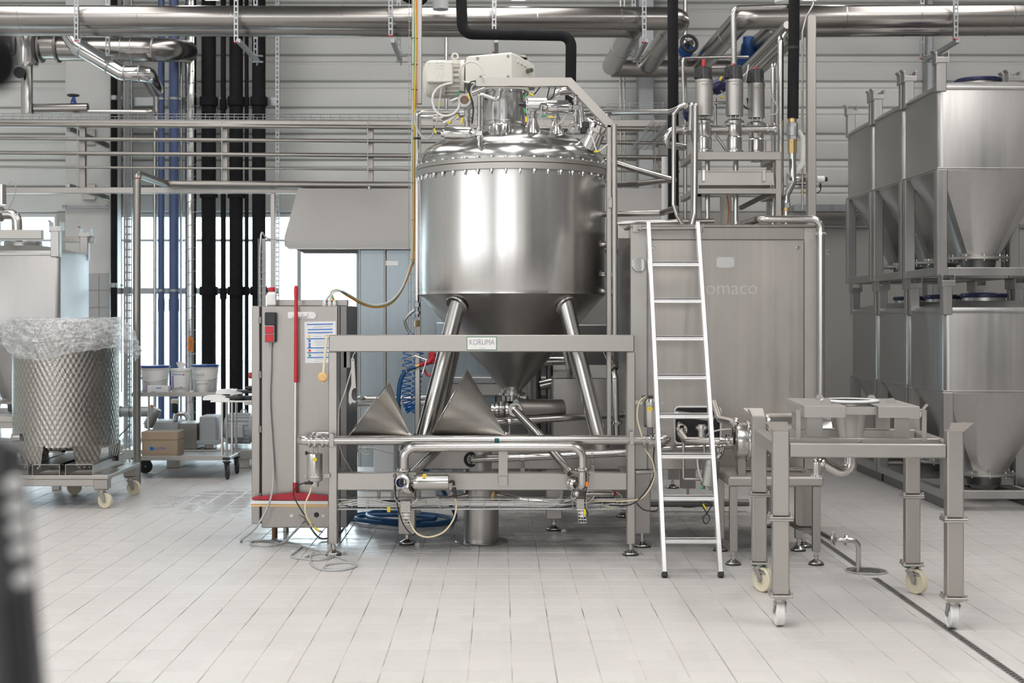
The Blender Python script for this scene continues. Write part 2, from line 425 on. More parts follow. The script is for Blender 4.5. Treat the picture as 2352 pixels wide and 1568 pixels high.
# tiles: the 300 nearest ones in view are pieces of their own, the others one field
TX0, TY0, TS = X(1177.2, 3200*H/842)-.1-.1, 5.6, .2
def in_view(cx, cy):
    px = VX+cx*F/cy; return -60 < px < 2412
near, far = [], []
for j in range(0, 55):
    cy = TY0+TS*(j+.5)
    for i in range(-42, 42):
        cx = TX0+TS*(i+.5)
        if not (-8.8 < cx < 7.8): continue
        if in_view(cx, cy) and VY+F*H/(cy+.1) < 1568 and len(near) < 300: near.append((cx, cy))
        elif cy < 16.5: far.append((cx, cy))
def tile_geo(g, cx, cy, z0=-.012, z1=0.):
    a = TS/2-.0028; b = a-.0014
    g.add([(cx-a, cy-a, z0), (cx+a, cy-a, z0), (cx+a, cy+a, z0), (cx-a, cy+a, z0), (cx-a, cy-a, z1-.0012), (cx+a, cy-a, z1-.0012), (cx+a, cy+a, z1-.0012), (cx-a, cy+a, z1-.0012),
           (cx-b, cy-b, z1), (cx+b, cy-b, z1), (cx+b, cy+b, z1), (cx-b, cy+b, z1)],
          [(0, 1, 5, 4), (1, 2, 6, 5), (2, 3, 7, 6), (3, 0, 4, 7), (4, 5, 9, 8), (5, 6, 10, 9), (6, 7, 11, 10), (7, 4, 8, 11), (8, 9, 10, 11)])
g = G(); tile_geo(g, 0, 0); tm = mesh('tile', g, 'floor_tile'); fo = ROOT['floor']
for cx, cy in near: same(floor, 'tile', tm, Vector((cx, cy, random.uniform(-.0004, .0004)))-fo)
g = G()
for cx, cy in far: tile_geo(g, cx, cy, -.006, random.uniform(-.0006, 0))
part(floor, 'tile_field', g, 'floor_tile', kind='stuff')
g = G(); g.bx(-8.8, 7.8, -15.9, TY0, -.006, 0, 0); part(floor, 'tile_apron', g, 'floor_tile', kind='stuff')
# back wall: openings for the two window bands on the left, concrete plinth on the right, sheet cladding above
ZW = Z(488, YW); zc = Z(520, YW)
wx = [-9, X(-420, YW), X(130, YW), X(262, YW), X(826, YW), 8]
g = G()
g.bx(wx[2], wx[3], YW, YW+.3, 0, ZW, 0); g.bx(wx[0], wx[1], YW, YW+.3, 0, ZW, 0)
g.bx(wx[4], wx[5], YW, YW+.3, 0, ZW, 0); g.bx(wx[1], wx[4], YW, YW+.3, 0, .12, 0)
g.bx(-9, 8, YW+.05, YW+.3, ZW, 6.5, 0)
wall = struct('wall_back', g, 'concrete', 'rear hall wall of concrete below and ribbed pale cladding above')
mod = S(60.3, YW); nr = S(17.5, YW); z = ZW; k = 0
while z < 6.5:
    z1 = min(z+mod, 6.5); gp = G(); zz = [z+.006, z+mod-nr-.005, z+mod-nr+.005, z+mod-.006]
    pr = [(0, zz[0]), (.028, zz[0]+.010), (.034, zz[0]+.022), (.034, zz[1]-.016), (.018, zz[1]), (.018, zz[2]), (.034, zz[2]+.016), (.034, zz[3]-.022), (.028, zz[3]-.010), (0, zz[3])]
    gp.prism([(-a, b) for a, b in pr], (-8.98, YW+.05, 0), (0, 1, 0), (0, 0, 1), (16.96, 0, 0))
    part(wall, 'panel', gp, 'cladding'); z += mod; k += 1
g = G(); g.bx(-8.98, 7.98, YW+.045, YW+.05, ZW, 6.5, 0); part(wall, 'joint_sheet', g, 'cladding_groove')
g = G(); g.bx(X(826, YW), 7.98, YW-.03, YW, zc-.02, zc+.015, .004); part(wall, 'flashing', g, 'galvanised')
# windows
def window(name, x0, x1, z0, z1, ncol, label):
    gf = G(); y = YW+.10; w = .05
    gf.bx(x0, x1, y-.04, y+.04, z1-w, z1, .005); gf.bx(x0, x1, y-.04, y+.04, z0, z0+w, .005)
    gf.bx(x0, x0+w, y-.04, y+.04, z0+w, z1-w, .005); gf.bx(x1-w, x1, y-.04, y+.04, z0+w, z1-w, .005)
    gf.bx(x0, x1, YW-.02, YW+.2, z0-.02, z0, .004)
    o = one(name, label, None, gf, 'window_white', kind='structure')
    for i in range(ncol):
        a = x0+(x1-x0)*i/ncol; b = x0+(x1-x0)*(i+1)/ncol
        if i:
            gm = G(); gm.bx(a-.025, a+.025, y-.035, y+.035, z0+w, z1-w, .005); part(o, 'mullion', gm, 'window_white')
        gp = G(); gp.bx(a+.03, b-.03, y-.006, y+.006, z0+w, z1-w, .001); part(o, 'pane', gp, 'window_glass')
    gm = G(); gm.bx(x0+w, x1-w, y-.03, y+.03, 2.52, 2.55, .004); part(o, 'transom', gm, 'window_white')
    return o
window('window_1', wx[1], wx[2], .12, ZW, 4, 'white framed window band left of the white pillar')
window('window_2', wx[3], wx[4], .12, ZW, 4, 'white framed overexposed window band behind the black pipes')
g = G(); g.bx(-30, 25, YW+.4, 60, -.3, -.25, 0); struct('ground_outside', g, 'ground_outside')
# other walls, ceiling
g = G(); g.bx(-9.2, -9, -16, YW+.3, 0, 6.5, 0); struct('wall_left', g, 'wall_white')
g = G(); g.bx(8, 8.2, -16, YW+.3, 0, 6.5, 0); struct('wall_right', g, 'wall_dark')
g = G(); g.bx(-9, 8, -16.2, -16, 0, 6.5, 0); struct('wall_front', g, 'concrete')
g = G(); g.bx(-9.2, 8.2, -16.2, YW+.3, 6.5, 6.7, 0); struct('ceiling', g, 'ceiling_paint')
# white pillar with tiled foot
x0, x1 = X(150, 16.1), X(254, 16.1); g = G(); g.bx(x0, x1, 16.1, YW, 0, 6.5, .01); pil = struct('wall_pillar', g, 'wall_white', 'white painted concrete pillar with grey tiled foot')
zt = Z(627, 16.1); n = 4; tw = (x1-x0)/n; g = G(); g.box((0, 0, 0), (tw-.006, .012, .194), .002); tmesh = mesh('wall_tile', g, 'wall_tile'); po = ROOT[pil.name]
for i in range(n):
    k = 0
    while zt-.2*(k+1) > 0:
        same(pil, 'wall_tile', tmesh, Vector((x0+tw*(i+.5), 16.094, zt-.2*(k+.5)))-po); k += 1
# suspended linear lamps
gl = G(); gl.bx(-.09, .09, -.75, .75, .03, .10, .01); gd = G(); gd.bx(-.075, .075, -.73, .73, .0, .03, .004)
l0 = None; rows = [(-6.3, 'far left'), (-3.17, 'left'), (0.2, 'middle'), (3.4, 'right'), (6.4, 'far right')]
for ri, (lx, rn) in enumerate(rows):
    for ci, ly in enumerate((0.2, 4.0, 7.8, 11.4, 14.6)):
        lab = 'slim white ceiling lamp, %s lamp of the %s hanging row' % (('nearest', 'second', 'third', 'fourth', 'rearmost')[ci], rn)
        if l0 is None:
            l0 = T('ceiling_lamp', lab, 'lamp', (0, 0, 0), 'hanging linear lamps')
            part(l0, 'housing', gl, 'white_paint'); part(l0, 'diffuser', gd, 'lamp_light'); 
            for q in (-.6, .6): gw = G(); gw.cyl((0, q, .10), (0, q, 1.39), .004, n=6); part(l0, 'suspension', gw, 'galvanised')
            l0.location = (lx, ly, 5.1)
        else: copy_tree(l0, (lx, ly, 5.1), None, lab)
# slot drain and round gully in the floor
g = G()
d0, d1 = P(1875, 1232.7, F*H/(1232.7-VY)), P(1985, 1309, F*H/(1309-VY)); e0, e1 = P(2008, 1327, F*H/(1327-VY)), P(2400, 1601, F*H/(1601-VY))
xd = (d0.x+e0.x)/2
def channel(name, ya, yb, label):
    t = T(name, label, 'drain', (xd, ya, 0), 'floor slot drains')
    gc = G(); gc.bx(xd-.022, xd-.016, ya, yb, -.02, .003, .001); gc.bx(xd+.016, xd+.022, ya, yb, -.02, .003, .001); part(t, 'channel', gc, 'galvanised')
    gb = G(); gb.bx(xd-.016, xd+.016, ya, yb, -.004, .0008, 0); part(t, 'slot', gb, 'black_plastic')
    gs = G(); gs.box((0, 0, 0), (.032, .012, .003), .0005, rz=.5); sm = mesh('slat', gs, 'frame_steel'); n = int((yb-ya)/.034)
    for i in range(n): same(t, 'slat', sm, Vector((0, .02+i*.034, .0022)))
channel('slot_drain', 5.75, F*H/(1327-VY), 'narrow slotted floor drain running to the bottom right corner')
channel('slot_drain', F*H/(1308-VY)+.12, 12.2, 'narrow slotted floor drain leading back under the steel bench')
yg = F*H/(1312-VY); cg = V(X(1990, yg), yg, 0)
t = T('floor_gully', 'round steel floor gully cover that a bent pipe enters', 'drain', cg)
g = G(); g.lathe([(.0, .004), (.095, .004), (.10, .006), (.12, .006), (.125, .001), (.125, -.02)], cg, n=40); part(t, 'rim', g, 'frame_steel')
g = G(); g.lathe([(0, .008), (.085, .008), (.088, .004)], cg, n=32); part(t, 'lid', g, 'dark_steel')
g = G(); g.torus(cg+V(0, 0, .006), (0, 0, 1), .13, .004, 40, 6); part(t, 'sealing_ring', g, 'grout')
# ---------------------------------------------------------------- pipes and racks along the rear wall
def strut(g, p0, p1, w=.041, d=.03, face=(0, -1, 0)):
    """slotted channel: side flanges and cross bars so the slots are open"""
    p0, p1 = Vector(p0), Vector(p1); ax = (p1-p0).normalized(); f = Vector(face); a = ax.cross(f).normalized(); L = (p1-p0).length
    for q in (-1, 1):
        g.beam(p0+a*q*(w/2-.006), p1+a*q*(w/2-.006), .012, .004, .001, up=f)
        g.beam(p0+a*q*(w/2-.0015)-f*d/2, p1+a*q*(w/2-.0015)-f*d/2, .003, d, .0008, up=f)
    n = max(2, int(L/.055))
    for i in range(n+1):
        c = p0+ax*(L*i/n); b = .009 if 0 < i < n else .004
        g.beam(c-ax*b, c+ax*b, w-.014, .0035, .0008, up=f)
def clampring(g, c, axis, r, w=.02): g.cyl(Vector(c)-Vector(axis)*w/2, Vector(c)+Vector(axis)*w/2, r, n=20)
def vpipe(name, label, px, w, y0, y1, Y, mat, collars=(), cw=1.28, ch=.10, cmat=None, cat='pipe', group=None, clamps=(), n=20):
    x = X(px, Y); r = S(w, Y)/2; z0, z1 = Z(y1, Y), Z(y0, Y); z0 = max(0., z0)
    t = T(name, label, cat, (x, Y, z0), group); g = G(); g.cyl((x, Y, z0), (x, Y, z1), r, n=n); part(t, 'pipe_body', g, mat)
    for cy in collars:
        zc = Z(cy, Y); g = G(); g.lathe([(r, -ch/2), (r*cw*.98, -ch/2), (r*cw, -ch/2+.01), (r*cw, ch/2-.01), (r*cw*.98, ch/2), (r, ch/2)], (x, Y, zc), n=n); part(t, 'collar', g, cmat or mat)
    for cy in clamps:
        zc = Z(cy, Y); g = G(); g.cyl((x, Y, zc-.013), (x, Y, zc+.013), r+.006, n=n)
        g.beam((x+r, Y, zc), (x+r+.03, Y, zc), .012, .024, .002); g.beam((x-r, Y, zc), (x-r-.03, Y, zc), .012, .024, .002); part(t, 'pipe_clamp', g, 'galvanised')
    return t
YP = 16.0; bp = 'black insulated riser pipes'
vpipe('riser_pipe', 'thick black insulated riser pipe, leftmost of the three thick ones before the window', 479.5, 33, -40, 1010, YP, 'black_foam', (233, 445, 668), group=bp)
vpipe('riser_pipe', 'thin black insulated riser pipe between the left and middle thick black pipes', 513, 12, -40, 1010, YP, 'black_foam', (240, 675), 1.35, .12, group=bp)
vpipe('riser_pipe', 'thick black insulated riser pipe, middle one of the three thick ones', 542.5, 31, -40, 1010, YP, 'black_foam', (233, 445, 668), group=bp)
vpipe('riser_pipe', 'thin black insulated riser pipe between the middle and right thick black pipes', 566.5, 9.5, -40, 1010, YP, 'black_foam', (233, 668), 1.3, .10, group=bp)
vpipe('riser_pipe', 'thick black insulated riser pipe, rightmost of the three thick ones near the hood', 594.5, 31, -40, 1010, YP, 'black_foam', (233, 668), group=bp)
vpipe('riser_pipe', 'slim black riser pipe hugging the white pillar', 262, 15, -40, 1000, YP, 'black_foam', (225, 655), 1.15, .05, 'galvanised', group=bp)
vpipe('riser_pipe', 'narrow blue plastic riser pipe beside the wider blue one', 370.5, 15, -40, 1010, 15.95, 'blue_pipe', (78, 700), 1.12, .14, group='blue plastic riser pipes', clamps=(227, 667))
vpipe('riser_pipe', 'wide blue plastic riser pipe left of the spiral duct', 399.5, 22, -40, 1010, 15.95, 'blue_pipe', (78, 700), 1.12, .14, group='blue plastic riser pipes', clamps=(227, 667))
vpipe('riser_pipe', 'slim steel riser pipe just right of the wide blue pipe', 416, 6.5, 100, 1010, 16.05, 'tube_steel')
vpipe('riser_pipe', 'slim steel riser pipe just left of the narrow blue pipe', 356, 9, 205, 1010, 16.05, 'tube_steel', (620, 740), 1.12, .02)
# spiral seam duct
xs, rs = X(438.5, YP), S(27, YP)/2; t = T('spiral_duct', 'shiny galvanised spiral seam duct right of the blue pipes', 'duct', (xs, YP, 0))
g = G(); g.cyl((xs, YP, 0), (xs, YP, 5.4), rs, n=28); part(t, 'duct_body', g, 'polished_steel')
g = G(); g.sweep([(xs+rs*1.01*math.cos(a*2*math.pi/14), YP+rs*1.01*math.sin(a*2*math.pi/14), a*.135/14) for a in range(14*40)], .0045, 5); part(t, 'spiral_seam', g, 'galvanised')
g = G(); zo = Z(788, YP); g.prism([(-.028, -.09), (.028, -.09), (.028, .055), (0, .09), (-.028, .055)], (xs+.01, YP-rs-.001, zo), (1, 0, 0), (0, 0, 1), (0, -.002, 0)); st = part(t, 'flow_sticker', g, 'orange_plastic', 'orange arrow shaped flow sticker')
text(t, 'Pressluft', (xs+.012, YP-rs-.0035, zo-.02), .034, 'dark_plastic', (math.pi/2, R(-90), 0), ext=.0003)
# cable ladder and thin brown conduits near the pillar
t = T('cable_ladder', 'upright galvanised cable ladder filled with cables beside the portal pipe', 'cable tray', (X(294, 16.1), 16.1, 0)); g = G()
for q in (286, 303): g.beam((X(q, 16.1), 16.1, .05), (X(q, 16.1), 16.1, 5.3), .012, .05, .002)
part(t, 'side_rail', g, 'galvanised', kind='stuff'); g = G()
for i in range(60): g.bx(X(287, 16.1), X(302, 16.1), 16.09, 16.11, .1+i*.088, .118+i*.088, .002)
part(t, 'rung', g, 'galvanised', kind='stuff'); g = G()
for q, c in ((289, 0), (292, .01), (295, 0), (298, .012)): g.cyl((X(q, 16.1), 16.06+c, .05), (X(q, 16.1), 16.06+c, 5.3), .008, n=8)
part(t, 'cable_bundle', g, 'grey_cable', kind='stuff')
vpipe('conduit', 'thin brown conduit between the black pipe and the cable ladder', 279.5, 2.4, -40, 900, 16.1, 'copper_rust', (225, 655), 2.5, .03, 'galvanised', cat='conduit', n=8)
# horizontal strut rails carrying the risers
def rail(px0, px1, py, h, Y, label):
    g = G(); z = Z(py, Y); hh = S(h, Y)
    g.bx(X(px0, Y), X(px1, Y), Y-.004, Y, z-hh/2, z+hh/2, .001); g.bx(X(px0, Y), X(px1, Y), Y, Y+.05, z+hh/2-.006, z+hh/2, .001); g.bx(X(px0, Y), X(px1, Y), Y, Y+.05, z-hh/2, z-hh/2+.006, .001)
    return one('wall_rail', label, 'rail', g, 'galvanised', 'galvanised pipe support rails')
rail(305, 641, 233, 19, 16.16, 'horizontal galvanised rail behind the riser pipes, upper one above the pipe rack')
rail(250, 640, 668, 14, 16.16, 'horizontal galvanised rail crossing the window behind the riser pipes')
g = G(); strut(g, (X(637, 16.1), 16.1, Z(700, 16.1)), (X(637, 16.1), 16.1, 5.35), S(9, 16.1)); one('wall_strut', 'upright slotted galvanised strut right of the black riser pipes', 'strut', g, 'galvanised')
# thin tension wire fitting on the pillar
g = G(); g.cyl(P(146, 476, 16.05), P(250, 476, 16.05), .016, n=10); g.cyl(P(144, 476, 16.05), P(152, 476, 16.05), .026, n=10); g.cyl(P(243, 476, 16.05), P(251, 476, 16.05), .026, n=10)
one('tube_lamp', 'slim tubular lamp with dark ends mounted on the white pillar', 'lamp', g, 'galvanised')
# ---- ventilation ducts, upper left
Yd = 15.0
t = T('silencer', 'upright shiny steel silencer drum at the upper left edge', 'silencer', P(60, 160, Yd)); xk = X(62, Yd)
g = G(); rr = S(54, Yd)/2; g.lathe([(0, Z(152, Yd)), (rr*.9, Z(152, Yd)), (rr, Z(146, Yd)), (rr, Z(20, Yd)), (0, Z(20, Yd))], (xk, Yd, 0), n=36); part(t, 'drum', g, 'polished_steel')
g = G(); g.cyl((xk, Yd, Z(262, Yd)), (xk, Yd, Z(150, Yd)), S(27, Yd)/2, n=28); part(t, 'down_pipe', g, 'polished_steel')
g = G(); g.cyl((X(55, Yd), Yd-.12, Z(172, Yd)), (X(55, Yd), Yd-.16, Z(172, Yd)), .06, n=24); g.cyl((X(55, Yd), Yd-.06, Z(172, Yd)), (X(55, Yd), Yd-.12, Z(172, Yd)), .025, n=16); part(t, 'sight_glass', g, 'black_plastic', 'round black sight glass')
g = G(); g.cyl(P(30, 105, Yd), P(-60, 105, Yd), S(44, Yd)/2, n=28); part(t, 'inlet_pipe', g, 'clad_aluminium')
t = T('air_duct', 'fat horizontal aluminium air duct with flange beside the silencer', 'duct', P(240, 146, Yd))
g = G(); g.tube([P(134, 112, Yd), P(385, 114, Yd), P(428, 118, Yd+.9)], S(55, Yd)/2, .30, 28, 8); part(t, 'duct_body', g, 'clad_aluminium')
g = G(); g.cyl(P(95, 108, Yd), P(128, 108, Yd), S(56, Yd)/2, n=32); part(t, 'compensator', g, 'clad_aluminium')
for q in (92, 131):
    g = G(); g.cyl(P(q, 109, Yd), P(q+5, 109, Yd), S(70, Yd)/2, n=32); part(t, 'flange', g, 'dark_steel')
for q in (280, 303, 352):
    g = G(); g.cyl(P(q, 113, Yd), P(q+2, 113, Yd), S(57, Yd)/2, n=32); part(t, 'joint_band', g, 'galvanised')
Yb = 14.7; pts = [P(157, 20, Yb), P(153, 48, Yb), P(160, 82, Yb), P(176, 106, Yb), P(282, 168, Yb), P(338, 168, Yb), P(357, 205, Yb+.6)]
t = T('bent_duct', 'shiny segmented aluminium duct bending down past the white pillar', 'duct', pts[4])
g = G(); g.tube(pts, S(38, Yb)/2, .07, 24, 2); part(t, 'duct_body', g, 'polished_steel')
for a, b, f_ in ((3, 4, .12), (3, 4, .72), (4, 5, .1), (4, 5, .7)):
    c = pts[a].lerp(pts[b], f_); d = (pts[b]-pts[a]).normalized(); g = G(); g.cyl(c-d*.008, c+d*.008, S(40.5, Yb)/2, n=28); part(t, 'joint_band', g, 'galvanised')
g = G(); g.tube([P(357, 200, Yb+.6), P(359, 235, Yb+.6), P(359, 300, Yb+.6)], S(11, Yb)/2, .05); part(t, 'drop_pipe', g, 'clad_aluminium')
t = T('valve_line', 'short insulated pipe with dark handwheel valve over the pipe rack', 'pipe', P(140, 262, Yb))
g = G(); g.cyl(P(78, 250, Yb), P(202, 248, Yb), S(23, Yb)/2, n=24); part(t, 'insulated_sleeve', g, 'clad_aluminium')
g = G(); g.cyl(P(76, 250, Yb), P(80, 250, Yb), S(24, Yb)/2, n=24); part(t, 'end_cap', g, 'black_plastic')
g = G(); g.tube([P(202, 256, Yb), P(352, 257, Yb), P(357, 262, Yb+.4)], S(10, Yb)/2); part(t, 'thin_pipe', g, 'tube_steel')
g = G(); g.cyl(P(170, 240, Yb), P(169, 222, Yb), .016, n=12)
for q in (-1, 1): g.beam(P(169+q*7, 240, Yb), P(169+q*3, 226, Yb), .012, .014, .003)
part(t, 'yoke', g, 'blue_paint', 'blue valve yoke')
g = G(); c = P(168, 219, Yb); g.torus(c, (0, 0, 1), S(12, Yb), .011, 24, 8); g.cyl(c-V(0, 0, .012), c+V(0, 0, .012), .02, n=12)
for q in range(3): d = V(math.cos(q*2.1), math.sin(q*2.1), 0); g.beam(c, c+d*S(12, Yb), .012, .008, .002)
part(t, 'handwheel', g, 'black_plastic')
# ---- overhead insulated headers with their loop to the rear
r1 = S(53, 13.45)/2; zh = Z(45, 13.5)
def header(name, label, pts, r, bands, mat='clad_aluminium'):
    t = T(name, label, 'pipe', pts[0]); g = G(); g.tube(pts, r, r*1.25, 36, 4); part(t, 'cladding', g, mat)
    for (i, f_) in bands:
        c = pts[i].lerp(pts[i+1], f_); d = (pts[i+1]-pts[i]).normalized(); g = G(); g.cyl(c-d*.006, c+d*.006, r*1.025, n=36); part(t, 'joint_band', g, mat)
    return t
xe = X(1563, 13.45); xe2 = X(1655, 13.45)
header('header_pipe', 'large aluminium clad overhead pipe, front one of the left pair', [V(-6.4, 13.36, zh), V(xe, 13.46, zh), V(xe-.05, 15.9, zh)], r1, [(0, .08), (0, .22), (0, .36), (0, .47), (0, .60), (0, .72), (0, .83), (0, .93), (1, .25), (1, .6)])
header('header_pipe', 'large aluminium clad overhead pipe, rear one of the left pair', [V(-6.4, 13.64, zh-.02), V(xe-.42, 13.74, zh-.02), V(xe-.47, 15.9, zh-.02)], r1*.95, [(0, .1), (0, .3), (0, .42), (0, .55), (0, .68), (0, .9), (1, .5)])
header('header_pipe', 'large aluminium clad overhead pipe, front one of the right pair', [V(6.8, 13.4, zh+.03), V(xe2+.22, 13.46, zh+.01), V(xe2+.17, 15.9, zh+.01)], r1, [(0, .08), (0, .28), (0, .42), (0, .62), (0, .78), (1, .3)])
header('header_pipe', 'large aluminium clad overhead pipe, rear one of the right pair', [V(6.8, 13.68, zh), V(xe2+.62, 13.74, zh-.02), V(xe2+.57, 15.9, zh-.02)], r1*.95, [(0, .2), (0, .5), (0, .7)])
header('header_pipe', 'clad cross pipe joining the overhead header loops at the rear wall', [V(xe-.47, 15.95, zh-.04), V(xe2+.57, 15.95, zh-.04)], r1*.9, [(0, .5)])
def handvalve(label, px, py, Y, r=.09, mat='blue_paint'):
    c = P(px, py, Y); t = T('handwheel_valve', label, 'valve', c+V(0, 0, -.25), 'handwheel valves on the header loop')
    g = G(); g.torus(c, (.25, -1, .15), r, .018, 28, 8); g.cyl(c-V(.02, -.05, 0), c+V(.02, -.05, 0), .03, n=14)
    for q in range(4): a = R(45+90*q); g.beam(c, c+V(math.cos(a)*r, 0, math.sin(a)*r), .016, .012, .003)
    part(t, 'handwheel', g, 'black_plastic')
    g = G(); g.cyl(c+V(0, .3, -.04), c+V(0, .66 if Y > 15 else .9, -.13), .05, n=16); part(t, 'branch', g, 'galvanised')
    g = G(); g.cyl(c, c+V(0, .28, -.03), .022, n=12); g.lathe([(0, 0), (.07, 0), (.085, .03), (.06, .08), (.035, .1), (0, .1)], c+V(0, .30, -.03), (0, -1, .1), n=20); part(t, 'bonnet', g, mat)
    return t
handvalve('black handwheel on blue valve left of the header loop gap', 1583, 100, 15.3)
handvalve('black handwheel on tilted blue valve near the square post', 1750, 97, 14.6)
t = T('blue_valve', 'tall blue valve column between the right header pipes', 'valve', P(1720, 165, 14.6)); g = G(); g.cyl(P(1718, 160, 14.6), P(1722, 86, 14.6), .07, n=20); g.cyl(P(1718, 130, 14.6), P(1720, 118, 14.6), .085, n=20); part(t, 'bonnet', g, 'blue_paint')
g = G(); g.box(P(1706, 145, 14.6), (.2, .15, .09), .01); part(t, 'flange_block', g, 'blue_paint'); g = G(); g.tube([P(1704, 145, 14.6), P(1706, 100, 14.6), P(1718, 98, 14.6)], .016, .05); part(t, 'lever', g, 'blue_paint')
# hanger struts with bracket arms
hx = [(175, 250, 92, 137, 'far left over the pillar'), (542, 590, 95, 138, 'over the black riser pipes'), (897, 920, 80, 140, 'left of the vessel'), (1135, 1140, 85, 118, 'above the agitator motor'), (1480, 1458, 95, 138, 'before the header elbows'), (2196, 2127, 88, 133, 'over the bulk containers')]
for px, px2, b1, b2, where in hx:
    Y1, Y2 = 13.2, 14.25; xx = X(px, Y1); z1, z2 = Z(b1, Y1), Z(b2, Y2)
    t = T('pipe_hanger', 'slotted strut pipe hanger with bracket arm, '+where, 'hanger', (xx, Y1, z1), 'slotted pipe hangers')
    g = G(); strut(g, (xx, Y1, z1), (xx, Y1, 6.5), .042); part(t, 'front_strut', g, 'galvanised')
    g = G(); strut(g, (xx, Y2, z2), (xx, Y2, 6.5), .042); part(t, 'rear_strut', g, 'galvanised')
    za = Z(52, Y1)-.17
    g = G(); g.beam((xx+.02, Y1, za), (xx+.02, Y2, za), .041, .041, .003); part(t, 'bracket_arm', g, 'galvanised')
    g = G(); g.bx(xx-.02, xx+.09, Y2-.1, Y2-.06, za-.03, za-.018, .002); g.bx(xx-.02, xx+.09, Y2-.1, Y2-.06, za+.03, za+.042, .002); g.cyl((xx+.03, Y2-.08, za-.06), (xx+.03, Y2-.08, za+.08), .008, n=8); part(t, 'pipe_saddle', g, 'galvanised')
    for (yy, zz) in ((Y1, z1), (Y2, z2)):
        g = G(); g.bx(xx-.022, xx+.022, yy-.002, yy+.032, zz-.012, zz, .003); part(t, 'end_cap', g, 'red_plastic', 'red plastic end cap')
# upright columns / downpipes on the wall
for q, w, lab in ((1025, 8, 'slim steel downpipe on the rear wall left of the motor'), (1425, 5.5, 'thin steel downpipe on the rear wall right of the vessel'), (1434, 4, 'thinner steel conduit beside the downpipe right of the vessel'), (1574, 9, 'steel downpipe on the rear wall left of the valve tower')):
    vpipe('downpipe', lab, q, w, -60, 520, 16.3, 'tube_steel', cat='pipe', n=14)
g = G(); g.bx(X(1466, 16.35), X(1503, 16.35), 16.35, YW, 0, 6.5, .01); struct('trim_1', g, 'galvanised', 'grey steel wall column right of the vessel')
g = G(); g.bx(X(2131, 16.4), X(2144, 16.4), 16.4, YW, 0, 6.5, .01); struct('trim_2', g, 'galvanised', 'grey steel wall column above the bulk containers')
g = G(); g.bx(X(1820, 16.4), X(2000, 16.4), 16.3, 16.5, Z(487, 16.4), Z(471, 16.4), .004); one('wall_duct', 'horizontal galvanised cable duct on the wall between post and containers', 'duct', g, 'galvanised')
# ---- pipe rack
YR = 14.5
t = T('pipe_rack', 'long horizontal steel pipe rack beam with upright supports on the rear wall side', 'rack', (X(500, YR), YR, Z(443, YR)))
g = G(); g.bx(X(-80, YR), X(1560, YR), YR+.02, YR+.1, Z(290, YR), Z(274, YR), .004); part(t, 'top_beam', g, 'panel_steel')
g = G(); g.bx(X(-80, YR), X(690, YR), YR+.03, YR+.1, Z(443, YR), Z(429, YR), .004); part(t, 'lower_beam', g, 'panel_steel')
for q, w in ((186, 14), (515, 11), (850, 13), (1508, 12), (1297, 12)):
    g = G(); g.bx(X(q-w/2, YR), X(q+w/2, YR), YR+.04, YR+.1, Z(436, YR), Z(288, YR), .004); part(t, 'upright', g, 'panel_steel')
    g = G(); g.beam((X(q-w/2+2, YR), YR-.045, Z(280, YR)), (X(q-w/2+2, YR), YR-.045, Z(434, YR)), .012, .006, .002); part(t, 'pipe_clip_bar', g, 'dull_pipe')
for q in (315, 441):
    g = G(); g.bx(X(191, 16.08), X(220, 16.08), 16.06, 16.09, Z(q+18, 16.08), Z(q-18, 16.08), .003); part(t, 'wall_plate', g, 'panel_steel')
    g = G(); g.bx(X(198, 15.3), X(206, 15.3), YR+.1, 16.08, Z(q+6, 15.3), Z(q-6, 15.3), .003); part(t, 'wall_arm', g, 'panel_steel')
for q in (625,):
    g = G(); g.bx(X(q-5, YR), X(q+5, YR), YR+.03, YR+.09, 0, Z(443, YR), .004); part(t, 'floor_post', g, 'panel_steel')
for py, w, lab in ((290, 10.5, 'topmost of the thin steel pipes'), (322, 9, 'second highest of the thin steel pipes'), (355, 10, 'third highest of the thin steel pipes'), (387, 5.5, 'thinnest and lowest of the thin steel pipes')):
    g = G(); z = Z(py, YR-.03); g.cyl((X(-80, YR), YR-.03, z+.02), (X(1560, YR), YR-.03, z-.03), S(w, YR)/2, n=16)
    one('rack_pipe', lab+' on the wall pipe rack', 'pipe', g, 'dull_pipe', 'pipes on the wall rack')
for q in (305,):
    pass
# portal pipe: vertical in front, back to the rack, along the rack
pt = [V(X(314.5, 13.4), 13.4, 0), V(X(314.5, 13.4), 13.4, Z(399, 13.4)), V(X(314.5, 13.4)+.03, 14.42, Z(399, 13.4)), V(X(965, 14.42), 14.42, Z(426, 14.42))]
t = T('portal_pipe', 'steel pipe rising left of the cart then running right under the rack', 'pipe', pt[0]); g = G(); g.tube(pt, S(18, 13.4)/2, .075, 20); part(t, 'pipe_body', g, 'dull_pipe')
for (i, f_) in ((0, .985), (2, .02), (1, .95)):
    c = pt[i].lerp(pt[i+1], f_); d = (pt[i+1]-pt[i]).normalized(); g = G(); g.cyl(c-d*.006, c+d*.006, S(18.8, 13.4)/2, n=20); part(t, 'weld_seam', g, 'copper_rust')
g = G(); g.beam(P(316, 805, 13.36), P(327, 805, 13.36), .02, .012, .002); part(t, 'side_stub', g, 'frame_steel')
